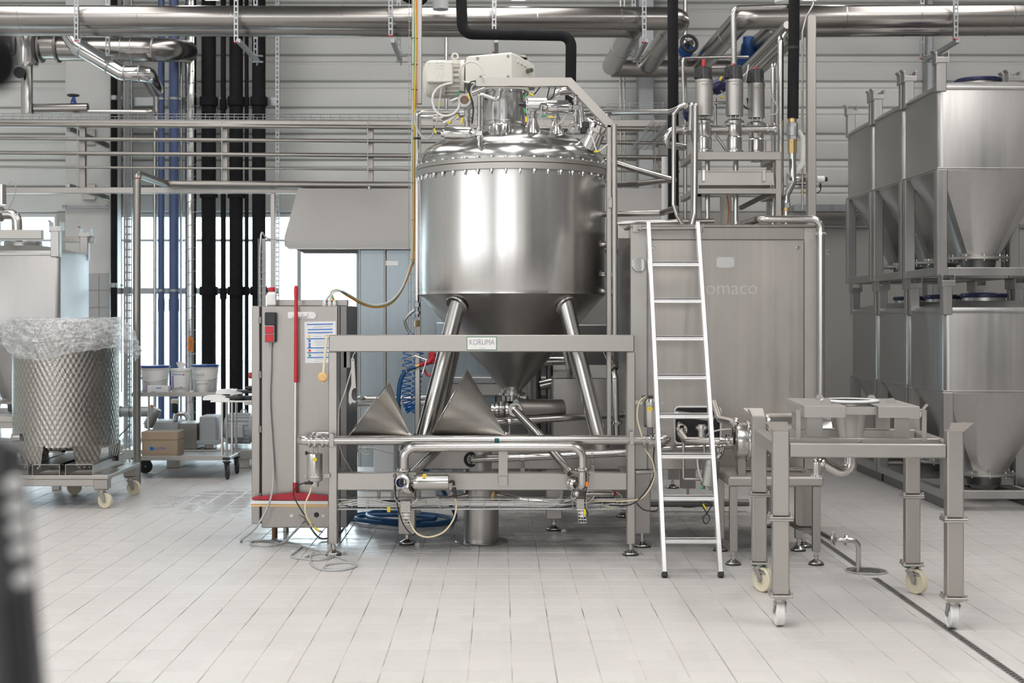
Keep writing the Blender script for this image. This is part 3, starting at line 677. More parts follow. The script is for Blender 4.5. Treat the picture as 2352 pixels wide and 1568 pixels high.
# wire mesh cable tray on the rack
def wiretray(name, label, p0, p1, w, h, step=.1, wv=None, up=None, r=.0028):
    p0, p1 = Vector(p0), Vector(p1); d = (p1-p0).normalized(); L = (p1-p0).length
    wv = Vector(wv) if wv else Vector((0, 1, 0)); up = Vector(up) if up else Vector((0, 0, 1)); g = G()
    for a, b in ((0, 0), (w*.33, 0), (w*.66, 0), (w, 0), (0, h), (w, h), (0, h*.5), (w, h*.5)): g.cyl(p0+wv*a+up*b, p1+wv*a+up*b, r, n=5)
    for i in range(int(L/step)+1):
        c = p0+d*(i*step); g.sweep([c+up*h, c, c+wv*w, c+wv*w+up*h], r, 5)
    return one(name, label, 'cable tray', g, 'galvanised', kind='stuff')
wiretray('wire_tray', 'long wire mesh cable tray lying on top of the pipe rack', (X(-80, YR), YR, Z(273, YR)), (X(965, YR), YR, Z(277, YR)), .22, .06)
wiretray('wire_tray', 'wire mesh cable tray between vessel and valve tower', (X(1395, 12.6), 12.6, Z(252, 12.6)), (X(1580, 12.6), 12.6, Z(252, 12.6)), .3, .06)
g = G(); g.beam((1.60, 12.58, Z(252, 12.6)-.023), (1.60, 14.56, Z(252, 12.6)-.023), .03, .04, .003); one('tray_bracket', 'steel arm carrying the wire tray by the valve tower', 'bracket', g, 'galvanised')
wiretray('wire_tray', 'wire mesh tray branch turning back near the valve tower', (X(1500, 12.6), 12.5, Z(285, 12.6)), (X(1500, 12.6), 14.56, Z(285, 12.6)), .2, .05, wv=(1, 0, 0))
# ---- extraction hood
YH = 13.9; zl0, zl1, zt_ = Z(571, YH), Z(543, YH), Z(432, YH+.25); xl, xr = X(653, YH), X(1560, YH)
t = T('extraction_hood', 'wide pale grey extraction hood with sloping front behind the vessel', 'hood', ((xl+xr)/2, YH, zl0))
g = G(); yb = YH+1.1
pts = [(xl, YH, zl0+.03), (xl+.04, YH, zl0), (xr, YH, zl0), (xr, YH, zl1), (xl, YH, zl1), (X(684, YH+.25), YH+.28, zt_), (xr-.15, YH+.28, zt_)]
bk = [(xl, yb, zl0+.03), (xl+.04, yb, zl0), (xr, yb, zl0), (xr, yb, zl1), (xl, yb, zl1), (X(684, YH+.25), yb, zt_), (xr-.15, yb, zt_)]
g.add(pts+bk, [(0, 1, 2, 3, 4), (4, 3, 6, 5), (5, 6, 13, 12), (0, 4, 11, 7), (4, 5, 12, 11), (2, 9, 10, 3), (3, 10, 13, 6), (7, 11, 10, 9, 8), (11, 12, 13, 10)]); part(t, 'canopy', g, 'hood_grey')
g = G(); g.bx(xl+.04, xr, YH-.006, YH+.02, zl0-.006, zl0+.012, .003); part(t, 'gutter_lip', g, 'matte_steel')
g = G(); g.cyl(P(848, 436, YH+.1), P(848, 428, YH+.1), .02, n=12); part(t, 'hanger_bolt', g, 'galvanised')
# screen panels / stainless cabin under the hood (bluish sheet walls)
YS = 14.0
t = T('sheet_cabin', 'tall bluish grey sheet metal cabin standing under the hood left of the vessel', 'cabin', (X(890, YS), YS, 0))
for a, b in ((822, 884), (886, 962), (964, 1040), (1042, 1110)):
    g = G(); g.bx(X(a, YS), X(b, YS), YS, YS+.04, .02, Z(572, YS), .01); part(t, 'sheet_panel', g, 'screen_sheet')
g = G(); g.bx(X(822, YS), X(822, YS)+.05, YS+.04, YS+1.1, .02, Z(572, YS), .006); part(t, 'side_sheet', g, 'screen_sheet')
for q in (826, 884.5, 962.5):
    g = G(); g.bx(X(q, YS)-.008, X(q, YS)+.008, YS-.015, YS, .02, Z(572, YS), .003); part(t, 'corner_strip', g, 'matte_steel')
g = G(); g.bx(X(884, YS), X(915, YS), YS-.006, YS, Z(610, YS), Z(598, YS), .002); part(t, 'label_strip', g, 'label_plate')
# cable tray upright with cables + grey cable duct left of the cabinet
g = G(); Yk = 13.2; xk = X(603, Yk); t = T('cable_riser', 'upright wire mesh cable riser behind the control cabinet', 'cable tray', (xk, Yk, 0))
for q in (-.035, 0, .035): g.cyl((xk+q, Yk-.03, .3), (xk+q, Yk-.03, Z(548, Yk)), .003, n=5)
for i in range(30):
    z = .35+i*.065; 
    if z < Z(550, Yk): g.sweep([(xk-.035, Yk+.03, z), (xk-.035, Yk-.03, z), (xk+.035, Yk-.03, z), (xk+.035, Yk+.03, z)], .003, 5)
part(t, 'wire_basket', g, 'galvanised', kind='stuff')
g = G(); g.bx(xk-.005, xk+.03, Yk-.01, Yk+.02, .3, Z(548, Yk), .004); part(t, 'cable_duct', g, 'grey_cable'); g = G(); g.wire([(xk-.02, Yk, .3), (xk-.022, Yk, 1.5), (xk-.02, Yk, Z(550, Yk)), (xk+.02, Yk+.2, Z(545, Yk)), (xk+.2, Yk+.4, Z(549, Yk))], .008, 6); part(t, 'cable', g, 'white_cable')
# insulated black pipes coming from the roof
def blackpipe(label, pts, r, bend=.06, extra=()):
    t = T('insulated_pipe', label, 'pipe', pts[-1], 'black foam insulated pipes'); g = G(); g.tube(pts, r, bend, 20); part(t, 'insulation', g, 'black_foam')
    for c, d in extra: g = G(); g.cyl(c-d*.01, c+d*.01, r*1.03, n=20); part(t, 'tape_band', g, 'black_rubber')
    return t
Yq = 11.6
blackpipe('black foam insulated pipe looping over the agitator motor', [P(1058, -60, Yq), P(1062, 78, Yq), P(1312, 82, Yq), P(1310, 255, Yq)], S(25, Yq)/2, .09)
blackpipe('black foam insulated pipe dropping straight down between vessel and valve tower', [P(1545, -60, 12.2), P(1547, 505, 12.2)], S(25, 12.2)/2)
vpipe('white_pipe', 'white clad pipe running up behind the black pipe left of the valve tower', 1527, 15, 360, 1100, 12.4, 'white_paint', cat='pipe', n=16)
t = T('roof_vent', 'short grey pipe stub at the top edge right of the cable channel', 'pipe', P(1012, 20, 12.6)); g = G(); g.cyl(P(1012, 22, 12.6), P(1012, -60, 12.6), S(36, 12.6)/2, S(40, 12.6)/2, n=24); part(t, 'pipe_body', g, 'grey_cable')
g = G(); g.tube([P(975, -40, 12.3), P(972, 10, 12.3), P(930, -10, 12.3)], .05, .06); part(t, 'black_elbow', g, 'black_foam')
# ---------------------------------------------------------------- fittings shared by the plant
def union(par, c, axis, r, w=.03, mat='polished_steel', name='union_nut', big=1.45):
    """grooved dairy union: liner, nut with slots, ferrule"""
    g = G(); c = Vector(c); a = Vector(axis).normalized(); R2 = r*big
    g.lathe([(r, -w*.9), (r*1.18, -w*.9), (r*1.18, -w*.5), (R2*.96, -w*.5), (R2, -w*.42), (R2, w*.42), (R2*.96, w*.5), (r*1.15, w*.5), (r*1.15, w*.9), (r, w*.9)], c, a, 24)
    e1, e2 = frame_axes(a)
    for i in range(4):
        t = math.pi*(i+.5)/2; d = e1*math.cos(t)+e2*math.sin(t); g.beam(c+d*R2*.9-a*w*.4, c+d*R2*.9+a*w*.4, R2*.42, R2*.32, .002, up=d)
    return part(par, name, g, mat)
def clamp(par, c, axis, r, w=.016, mat='tube_steel', name='clamp_ring', big=1.4):
    g = G(); c = Vector(c); a = Vector(axis).normalized()
    g.lathe([(r, -w), (r*big*.8, -w), (r*big, -w*.4), (r*big, w*.4), (r*big*.8, w), (r, w)], c, a, 24)
    e1, e2 = frame_axes(a); g.cyl(c+e1*r*big*.95-e2*r*.3, c+e1*r*big*.95+e2*r*.45, r*.16, n=8); g.nut(c+e1*r*big*.95+e2*r*.5, e2, r*.26, r*.2)
    return part(par, name, g, mat)
def foot(par, x, y, ztop, r=.052, name='levelling_foot', mat='tube_steel', anchor=True):
    g = G(); g.lathe([(0, 0), (r, 0), (r, .010), (r*.92, .018), (r*.55, .028), (.018, .036), (.012, .038), (.012, ztop), (0, ztop)], (x, y, 0), n=24)
    g.nut((x, y, .055), (0, 0, 1), .019, .014)
    if anchor: g.bx(x+r*.8, x+r*1.7, y-.014, y+.014, .0, .008, .002); g.cyl((x+r*1.4, y, .008), (x+r*1.4, y, .022), .007, n=8)
    o = part(par, name, g, mat); g2 = G(); g2.lathe([(0, .0005), (r*1.06, .0005), (r*1.06, .008), (r, .010)], (x, y, 0), n=24); part(o, 'rubber_pad', g2, 'black_rubber'); return o
def actuator(par, p0, p1, r, mat='polished_steel', name='actuator'):
    g = G(); p0, p1 = Vector(p0), Vector(p1); L = (p1-p0).length; a = (p1-p0).normalized()
    g.lathe([(0, 0), (r*.55, 0), (r*.6, .006), (r*.6, L*.09), (r*.93, L*.11), (r, L*.14), (r, L*.80), (r*1.03, L*.805), (r*1.03, L*.83), (r*.99, L*.84), (r*.99, L*.96), (r*.9, L), (0, L)], p0, a, 32)
    return part(par, name, g, mat)
def cable(label, pts, r, mat, name='cable', group=None, tags=(), cat='cable', k=8):
    t = T(name, label, cat, pts[0], group); g = G(); g.wire(pts, r, 7, k); part(t, 'sheath', g, mat)
    for p, d, m_ in tags:
        p = Vector(p); d = Vector(d).normalized(); g = G(); g.beam(p-d*.02, p+d*.02, .014, .011, .003); part(t, 'cable_tag' if 'yellow' in m_ else 'cable_plug', g, m_)
    return t
# ---------------------------------------------------------------- mixing vessel
YT = 10.6; XT = X(1176, YT); RT = .707; ZS, ZF0, ZF1, ZF2 = 1.79, 2.674, 2.722, 2.757; C0 = V(XT, YT, 0)
vessel = T('mixing_vessel', 'large stainless steel mixing vessel with domed lid and conical bottom', 'vessel', (XT, YT, .67))
g = G(); g.lathe([(RT, ZS), (RT, ZS+.03), (RT+.0012, ZS+.035), (RT+.001, 2.2), (RT-.0012, 2.42), (RT+.0008, 2.60), (RT, ZF0)], C0, n=128); part(vessel, 'shell', g, 'tank_steel')
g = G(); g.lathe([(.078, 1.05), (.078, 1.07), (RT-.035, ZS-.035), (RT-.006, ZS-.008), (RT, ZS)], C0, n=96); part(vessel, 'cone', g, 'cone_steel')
g = G(); g.lathe([(RT, ZF0), (RT+.022, ZF0), (RT+.024, ZF0+.003), (RT+.024, ZF1-.003), (RT+.02, ZF1-.001), (RT-.03, ZF1-.001)], C0, n=128); part(vessel, 'shell_flange', g, 'matte_steel')
g = G(); g.lathe([(RT-.03, ZF1+.002), (RT+.020, ZF1+.002), (RT+.023, ZF1+.005), (RT+.023, ZF2-.003), (RT+.020, ZF2), (RT-.02, ZF2)], C0, n=128); part(vessel, 'lid_flange', g, 'matte_steel')
g = G(); dome = [(RT-.008, ZF2), (.700, 2.80), (.687, 2.843), (.652, 2.887), (.60, 2.925), (.533, 2.956), (.45, 2.984), (.36, 3.006), (.26, 3.022), (.12, 3.034), (0, 3.037)]; g.lathe(dome, C0, n=96); part(vessel, 'dome', g, 'dome_steel')
def dz(r):
    for (a, za), (b, zb) in zip(dome, dome[1:]):
        if b <= r <= a: return za+(zb-za)*(a-r)/(a-b)
    return ZF2
gb = G(); gb.cyl((0, 0, -.030), (0, 0, .0), .006, n=8); gb.nut((0, 0, -.008), (0, 0, 1), .012, .014); gb.lathe([(0, -.036), (.006, -.032), (.006, -.028)], n=8); bm = mesh('bolt', gb, 'polished_steel')
gh = G(); gh.nut((0, 0, .006), (0, 0, 1), .012, .010); hm = mesh('bolt_head', gh, 'polished_steel')
for i in range(44):
    a = 2*math.pi*(i+.5)/44; same(vessel, 'flange_bolt', bm, V(math.cos(a)*(RT+.012), math.sin(a)*(RT+.012), ZF0-.67)); same(vessel, 'bolt_head', hm, V(math.cos(a)*(RT+.012), math.sin(a)*(RT+.012), ZF2-.67))
g = G(); g.lathe([(.078, 1.05), (.090, 1.05), (.10, 1.046), (.10, 1.028), (.090, 1.024), (.075, 1.022), (.075, .985), (.05, .97), (0, .97)], C0, n=36); part(vessel, 'outlet_ferrule', g, 'tube_steel')
for sx, tx, bx_ in ((-1, -.312, -.565), (1, .477, .722), (-1, -.30, -.53), (1, .476, .70)):
    rear = tx in (-.30, .476); yt_, yb_ = (10.10, 10.02) if not rear else (11.08, 11.2)
    p1 = V(tx, yt_, 1.70); p0 = V(bx_, yb_, .70); d = (p1-p0).normalized(); g = G(); g.cyl(p0, p1+d*.06, .058, n=32); lg = part(vessel, 'leg', g, 'tube_steel')
    n_ = V(tx-XT, yt_-YT, 0); n_ = (n_.normalized()*.74-V(0, 0, .627)).normalized()
    g = G(); g.lathe([(.03, -.010), (.082, -.010), (.086, -.004), (.086, .004), (.082, .010), (.03, .010)], p1+d*.012+n_*.012, n_, 32); part(lg, 'leg_pad', g, 'tube_steel')
    g = G(); g.lathe([(.0, -.05), (.07, -.05), (.074, -.044), (.074, -.02), (.066, -.016), (.066, .07), (.058, .08)], p0, n=32); part(lg, 'leg_shoe', g, 'matte_steel')
# drive lantern
XN = X(1157, YT); YN = YT-.08; rN = .16
lan = T('drive_lantern', 'polished steel neck cylinder between vessel lid and agitator gearbox', 'neck', (XN, YN, 3.0))
g = G(); g.lathe([(rN+.012, 3.0), (rN+.012, 3.05), (rN, 3.055), (rN, 3.075), (rN+.004, 3.08), (rN+.004, 3.086), (rN, 3.09), (rN, 3.30), (rN+.02, 3.305), (rN+.02, 3.315)], (XN, YN, 0), n=56); part(lan, 'cylinder', g, 'dome_steel')
g = G(); g.lathe([(0, 3.315), (.185, 3.315), (.19, 3.32), (.19, 3.345), (.17, 3.36), (0, 3.36)], (XN, YN, 0), n=48); part(lan, 'gear_flange', g, 'cream_paint')
for i in range(10):
    a = i*.63; g = G(); g.nut((XN+.175*math.cos(a), YN+.175*math.sin(a), 3.305), (0, 0, 1), .012, .016); part(lan, 'bolt', g, 'polished_steel')
# agitator drive
Yg = YN-.19; kz = lambda y: Z(y, Yg)
drv = T('agitator_drive', 'cream painted electric gear motor lying on top of the vessel', 'motor', (XN, YN, 3.36))
x0, x1, x2 = X(1069, Yg), X(1175, Yg), X(1228, Yg+.3); z0, z1 = 3.36, kz(119)
plan = [(x0, Yg), (x1, Yg), (x1+.03, Yg+.02), (x2, Yg+.20), (x2, Yg+.36), (x1, Yg+.44), (x0, Yg+.40)]
g = G(); n = len(plan); cx = sum(p[0] for p in plan)/n; cy = sum(p[1] for p in plan)/n
lv = [(z0, 1), (z1-.05, 1), (z1-.012, .97), (z1, .90)]
vs = []
for i, (z, s_) in enumerate(lv):
    for (px, py) in plan:
        drop = .05*max(0, (px-x1)/(x2-x1)) if i > 0 else 0
        dl = .028*max(0, min(1, (x0+.10-px)/.10)) if i > 0 else 0
        vs.append((cx+(px-cx)*s_, cy+(py-cy)*s_, z-drop-dl))
fs = [tuple(range(n))[::-1], tuple(range(3*n, 4*n))]
for l in range(3): fs += [(l*n+i, l*n+(i+1) % n, (l+1)*n+(i+1) % n, (l+1)*n+i) for i in range(n)]
g.add(vs, fs); part(drv, 'gearbox', g, 'cream_paint')
g = G(); g.lathe([(0, 0), (.095, 0), (.10, -.008), (.10, -.02)], (X(1181, Yg+.2), Yg+.2, z1+.004), n=36); part(drv, 'top_cover', g, 'matte_steel')
for (px, py) in ((1097, 134), (1167, 129), (1104, 176), (1167, 176)):
    g = G(); g.cyl(P(px, py, Yg)-V(0, .006, 0), P(px, py, Yg)+V(0, .01, 0), .010, n=12); part(drv, 'plug', g, 'dark_steel')
for i, f_ in enumerate((.12, .30, .48, .66, .84)):
    p = V(x1+.03+(x2-x1-.03)*f_, Yg+.02+.18*f_, z1-.06-.05*f_); nn = V(.18, -(x2-x1-.03), 0).normalized()
    g = G(); g.nut(p+nn*.004, nn, .010, .012); part(drv, 'cover_bolt', g, 'cream_paint'); g = G(); g.nut(p+nn*.004-V(0, 0, .18), nn, .010, .012); part(drv, 'cover_bolt', g, 'cream_paint')
g = G(); p = V(x1+.03+(x2-x1)*.62, Yg+.10, z1-.12); g.cyl(p-V(.02, -.02, 0), p+V(.012, -.014, 0), .016, n=14); part(drv, 'vent_plug', g, 'dark_steel')
ym = Yg+.19; zm = kz(172); rm = .142
g = G(); g.lathe([(0, 0), (.06, 0), (.10, .01), (.13, .03), (rm, .06), (rm, .17), (rm*.985, .175)], (X(971, ym), ym, zm), (1, 0, 0), 44); part(drv, 'fan_cowl', g, 'cream_paint')
g = G(); g.cyl((X(1015, ym), ym, zm), (X(1066, ym), ym, zm), rm*.84, n=40); part(drv, 'motor_body', g, 'cream_paint')
for i in range(22):
    a = 2*math.pi*i/22; d = V(0, math.cos(a), math.sin(a)); g = G(); g.beam(V(X(1022, ym), ym, zm)+d*rm*.88, V(X(1062, ym), ym, zm)+d*rm*.88, .006, rm*.24, .001, up=d); part(drv, 'cooling_fin', g, 'cream_paint')
g = G(); g.lathe([(rm*.86, 0), (rm*1.0, 0), (rm*1.02, .006), (rm*1.02, .03), (rm*.7, .036)], (X(1058, ym), ym, zm), (1, 0, 0), 40); part(drv, 'motor_flange', g, 'cream_paint')
g = G(); cb = P(1010.5, 165, Yg-.02); g.box(cb+V(0, .05, 0), (S(60, Yg), .11, S(48, Yg)), .008); tb = part(drv, 'terminal_box', g, 'cream_paint')
for sx in (-1, 1):
    for sz in (-1, 1): g = G(); g.cyl(cb+V(sx*S(25, Yg), -.012, sz*S(20, Yg)), cb+V(sx*S(25, Yg), .004, sz*S(20, Yg)), .006, n=8); part(tb, 'lid_screw', g, 'white_plastic')
text(tb, 'SE\nW', cb+V(-.004, -.0075, .006), .075, 'cream_paint', ext=.0015)
g = G(); c = V(X(1045, ym), ym, zm+rm+.03); g.torus(c, (0, 1, 0), .022, .007, 20, 8); g.cyl(c-V(0, 0, .03), c-V(0, 0, .018), .010, n=10); part(drv, 'lifting_eye', g, 'cream_paint')
# cranked conduit beam above the lid and its upright
YB = 9.95; w = S(19, YB)
t = T('cranked_beam', 'square steel beam running over the lid, cranking down beside the vessel', 'beam', P(1408, 790, YB))
def mitre(g, pts, w, d, Y):
    n = len(pts); L = []; Rr = []
    for i, p in enumerate(pts):
        a = (pts[i]-pts[i-1]).normalized() if i else None; b = (pts[i+1]-pts[i]).normalized() if i < n-1 else None
        t_ = (a+b).normalized() if a and b else (a or b); nn = V(-t_.z, 0, t_.x); s_ = 1/max(.4, nn.dot(V(-(a or b).z, 0, (a or b).x)))
        L.append(p+nn*w/2*s_); Rr.append(p-nn*w/2*s_)
    poly = [(q.x, q.z) for q in L]+[(q.x, q.z) for q in Rr[::-1]]
    vs = [(a, Y, b) for a, b in poly]+[(a, Y+d, b) for a, b in poly]; m = len(poly)
    fs = [(i, (i+1) % m, (i+1) % m+m, i+m)[::-1] for i in range(m)]
    for i in range(n-1): fs += [(i, i+1, m-2-i, m-1-i), (i+m, m-1-i+m, m-2-i+m, i+1+m)]
    g.add(vs, fs)
g = G(); mitre(g, [P(1093, 188, YB), P(1308, 187.5, YB), P(1400, 284, YB), P(1400, 292, YB)], w, .06, YB); part(t, 'beam', g, 'frame_steel')
g = G(); g.bx(X(1394, YB), X(1404.5, YB), YB+.0, YB+.06, .75, Z(286, YB), .004); part(t, 'upright', g, 'frame_steel')
g = G(); g.tube([P(1411, 286, YB), P(1413, 795, YB)], S(12.5, YB)/2, n=20); part(t, 'cable_tube', g, 'matte_steel')
g = G(); g.bx(X(1397, YB), X(1406, YB), YB-.012, YB, Z(478, YB), Z(452, YB), .003); part(t, 'splice_plate', g, 'matte_steel')
for q in (455, 473): g = G(); g.nut(P(1401, q, YB)-V(0, .016, 0), (0, 1, 0), .010, .01); part(t, 'bolt', g, 'polished_steel')
g = G(); g.cyl(P(1093, 188, YB)-V(.02, -.03, 0), P(1093, 188, YB)+V(.01, .03, 0), .018, n=12); part(t, 'cable_gland', g, 'grey_cable')
# bracket from the upright to the machine cabinet
g = G(); g.prism([(0, 0), (S(16, YB), S(-14, YB)), (S(28, YB), S(-14, YB)), (S(28, YB), S(-32, YB)), (0, S(-32, YB))], P(1419, 515, YB-.02), (1, 0, 0), (0, 0, 1), (0, .06, 0)); part(t, 'cabinet_bracket', g, 'frame_steel')
# ---- lid fittings
def lidpt(px, py, Y): return P(px, py, Y)
# scalloped inspection cap
c = P(1148, 309, 10.12); t = T('inspection_cap', 'scalloped round screw cap on the vessel lid before the neck', 'cap', c); g = G(); r = S(27.5, 10.1); pr = []
vs = []; n = 72
for z, k_ in ((-.02, 1), (.055, 1), (.066, .965), (.07, .9)):
    for i in range(n): rr = r*k_*(1-.05*max(0, math.cos(i*2*math.pi/n*12))**6); vs.append(c+V(rr*math.cos(i*2*math.pi/n), rr*math.sin(i*2*math.pi/n), z))
fs = [(l*n+i, l*n+(i+1) % n, (l+1)*n+(i+1) % n, (l+1)*n+i) for l in range(3) for i in range(n)]+[tuple(range(3*n, 4*n))]
g.add(vs, fs); part(t, 'cap', g, 'polished_steel'); g = G(); g.lathe([(r*1.04, -.045), (r*1.04, -.02), (r*.98, -.018)], c, n=48); part(t, 'seat_ring', g, 'tube_steel')
for q in (-.045, .03): g = G(); g.lathe([(.012, .07), (.012, .078), (.006, .085), (.004, .1), (0, .1)], c+V(q, 0, 0), n=10); part(t, 'cap_stud', g, 'polished_steel')
def nozzle(label, px, pyb, pyt, wb, wt, Y):
    b = P(px, pyb, Y); h_ = S(pyb-pyt, Y); r0, r1 = S(wb, Y)/2, S(wt, Y)/2
    t = T('cone_nozzle', label, 'nozzle', b, 'conical lid nozzles'); g = G(); g.lathe([(r0*1.02, -.07), (r0, 0), (r1*1.05, h_*.80), (r1, h_*.84), (r1, h_)], b, n=32); part(t, 'cone', g, 'polished_steel')
    union(t, b+V(0, 0, h_*.98), (0, 0, 1), r1*.95, .022, big=1.35); g = G(); g.cyl(b+V(0, 0, h_), b+V(0, 0, h_+.07), r1*.9, n=20); part(t, 'neck', g, 'tube_steel'); return t
nozzle('shiny conical nozzle on the lid, left one under the horizontal actuators', 1225, 304, 266, 36, 15, 10.15)
nozzle('shiny conical nozzle on the lid, right one behind its twin', 1277, 309, 272, 38, 16, 10.3)
def valve(label, px, py0, py1, Y, r=.018, group='small lid valves'):
    b = P(px, py1, Y); t_ = P(px, py0, Y); t = T('diaphragm_valve', label, 'valve', b, group); g = G(); g.cyl(b, t_, r, n=16); g.box(b.lerp(t_, .5), (r*2.8, r*2.8, r*2.2), .006); part(t, 'valve_body', g, 'polished_steel')
    union(t, b.lerp(t_, .18), (0, 0, 1), r, .016); union(t, b.lerp(t_, .82), (0, 0, 1), r, .016); return t
Ya = 9.93
t = T('lid_actuator', 'horizontal stainless pneumatic actuator at the left of the lid', 'actuator', P(1047, 322, Ya), 'pneumatic lid actuators'); actuator(t, P(1013, 306, Ya), P(1084, 307, Ya), S(31, Ya)/2)
g = G(); g.beam(P(1082, 307, Ya), P(1098, 304, Ya), .03, .045, .004); part(t, 'yoke', g, 'matte_steel'); g = G(); g.cyl(P(1083, 307, Ya)-V(.001, 0, 0), P(1090, 306, Ya), S(24, Ya)/2, n=24); part(t, 'end_flange', g, 'tube_steel')
g = G(); g.cyl(P(1036, 296, Ya)-V(0, S(9, Ya), 0), P(1037, 318, Ya)-V(0, S(9, Ya), 0), .002, n=6); part(t, 'blue_print', g, 'print_blue')
valve('small valve body with union nuts left of the inspection cap', 1101, 292, 322, Ya)
g = G(); g.tube([P(1101, 322, Ya), P(1101, 337, Ya), P(1113, 350, Ya+.03)], .014, .03, 14); one('lid_elbow', 'short steel elbow pipe entering the lid below the left valve', 'pipe', g, 'tube_steel')
g = G(); g.tube([P(1101, 292, Ya), P(1101, 218, Ya), P(1107, 217, Ya), P(1146, 232, Ya-.02), P(1148, 205, Ya-.02)], S(9.5, Ya)/2, .028, 14); one('lid_pipe', 'thin bent steel pipe looping before the drive neck', 'pipe', g, 'tube_steel')
t = T('pipe_union', 'small union nut hanging under the cranked beam', 'union', P(1148, 212, Ya)); union(t, P(1148, 208, Ya-.02), (0, 0, 1), S(9.5, Ya)/2, .016, big=1.75)
Yc = 10.0
t = T('lid_actuator', 'horizontal actuator over the left conical nozzle with black end', 'actuator', P(1230, 255, Yc), 'pneumatic lid actuators'); actuator(t, P(1205, 240, Yc+.1), P(1262, 240, Yc+.1), S(31, Yc)/2)
g = G(); g.cyl(P(1202, 240, Yc+.1), P(1208, 240, Yc+.1), S(21, Yc)/2, n=20); g.cyl(P(1192, 240, Yc+.1), P(1203, 240, Yc+.1), .012, n=10); part(t, 'end_cap', g, 'black_plastic')
t = T('lid_actuator', 'horizontal actuator over the right conical nozzle with round port', 'actuator', P(1285, 262, Yc-.05), 'pneumatic lid actuators'); actuator(t, P(1313, 246, Yc-.05), P(1248, 246, Yc-.05), S(31, Yc)/2)
g = G(); c = P(1249, 246, Yc-.1); g.lathe([(.028, .02), (.032, .016), (.032, -.02), (.018, -.024), (.018, .0), (0, .0)], c, (-.2, -1, 0), 24); part(t, 'port_ring', g, 'tube_steel'); g = G(); g.torus(P(1280, 246, Yc-.05), (1, 0, 0), S(31.5, Yc)/2, .0015, 32, 5); part(t, 'blue_print', g, 'print_blue')
valve('small valve stack with union nuts at the right of the lid', 1323, 222, 272, 9.95)
t = T('lid_bend', 'round bend fitting with ferrule disc on the right of the lid', 'fitting', P(1320, 306, 9.95)); g = G(); g.tube([P(1323, 270, 9.95), P(1322, 291, 9.95), P(1316, 296, 9.90)], .014, .025, 14); part(t, 'bend', g, 'tube_steel')
g = G(); g.lathe([(.012, .012), (.037, .012), (.042, .006), (.042, -.01), (.03, -.014), (0, -.014)], P(1318, 294, 9.92), (-.25, -1, .1), 28); part(t, 'ferrule_disc', g, 'polished_steel')
g = G(); g.tube([P(1323, 222, 9.95), P(1318, 212, 10.0), P(1290, 214, 10.2), P(1262, 224, 10.3)], .016, .03, 12); one('lid_pipe', 'bent steel pipe behind the right lid actuators', 'pipe', g, 'tube_steel')
g = G(); g.tube([P(1275, 216, 10.4), P(1300, 206, 10.4), P(1330, 225, 10.4), P(1338, 300, 10.4)], .026, .05, 14); one('lid_hose', 'thick steel hose bend under the cranked beam', 'pipe', g, 'polished_steel')
t = T('sensor_port', 'tilted stub with hexagonal ring and black sensor box on the lid', 'port', P(1360, 322, 10.2)); d = V(.42, -.25, .87).normalized(); c = P(1357, 325, 10.25)
g = G(); g.cyl(c-d*.05, c+d*.12, .075, n=28); part(t, 'stub', g, 'dome_steel'); g = G(); g.lathe([(.07, .08), (.095, .085), (.1, .095), (.1, .14), (.092, .15), (0, .15)], c, d, 12); part(t, 'ring_nut', g, 'polished_steel'); g = G(); g.lathe([(.05, .15), (.055, .16), (.055, .22), (.04, .235), (0, .235)], c, d, 24); part(t, 'cover', g, 'polished_steel')
g = G(); g.box(P(1345, 288, 10.0), (.05, .06, .05), .006); g.box(P(1340, 300, 10.0), (.045, .05, .045), .006); part(t, 'sensor_box', g, 'black_plastic', 'black sensor box')
g = G(); g.tube([P(1335, 290, 10.6), P(1334, 262, 10.6), P(1420, 258, 11.4)], .026, .05, 14); one('lid_pipe', 'pipe leaving the lid to the right behind the beam', 'pipe', g, 'tube_steel')
# pressure transmitter
t = T('pressure_transmitter', 'round headed grey transmitter with dark display left of the neck', 'transmitter', P(1073, 285, 10.2)); c = P(1069, 231, 10.15)
g = G(); g.lathe([(0, .05), (.04, .05), (.046, .04), (.046, -.02), (.05, -.022), (.05, -.046), (.03, -.046), (.026, -.036), (0, -.036)], c, (.12, 1, .05), 28); part(t, 'head', g, 'matte_steel'); g = G(); g.cyl(c-V(.004, .038, .0), c-V(.005, .044, 0), .026, n=20); part(t, 'display', g, 'copper_rust')
g = G(); g.lathe([(.0, .0), (.022, 0), (.022, .06), (.036, .075), (.05, .11), (.05, .14), (.03, .16), (0, .16)], P(1073, 272, 10.2), n=24); part(t, 'housing', g, 'matte_steel'); union(t, P(1073, 274, 10.2), (0, 0, 1), .026, .02, big=1.6); g = G(); g.cyl(P(1073, 300, 10.2), P(1073, 272, 10.2), .024, n=18); part(t, 'stem', g, 'tube_steel')
t = T('inlet_valve', 'tilted ribbed valve fitting with yellow tags left of the transmitter', 'valve', P(1045, 285, 10.2)); g = G(); g.cyl(P(1020, 280, 10.1), P(1052, 264, 10.1), .026, n=20); g.cyl(P(1018, 281, 10.1), P(1024, 278, 10.1), .032, n=20); g.cyl(P(1030, 275, 10.1), P(1034, 273, 10.1), .033, n=20); part(t, 'valve_body', g, 'polished_steel')
for q in ((1028, 284, 1036, 278), (1060, 285, 1062, 270), (1049, 262, 1051, 270)): g = G(); g.beam(P(q[0], q[1], 9.95), P(q[2], q[3], 9.95), .014, .012, .003); part(t, 'cable_tag', g, 'yellow_tag')
g = G(); g.cyl(P(1035, 232, 10.3), P(1108, 205, 10.3), .024, n=18); g.cyl(P(1106, 206, 10.3), P(1114, 203, 10.3), .028, n=18); one('exhaust_stub', 'grey tube slanting up behind the transmitter', 'pipe', g, 'tube_steel')
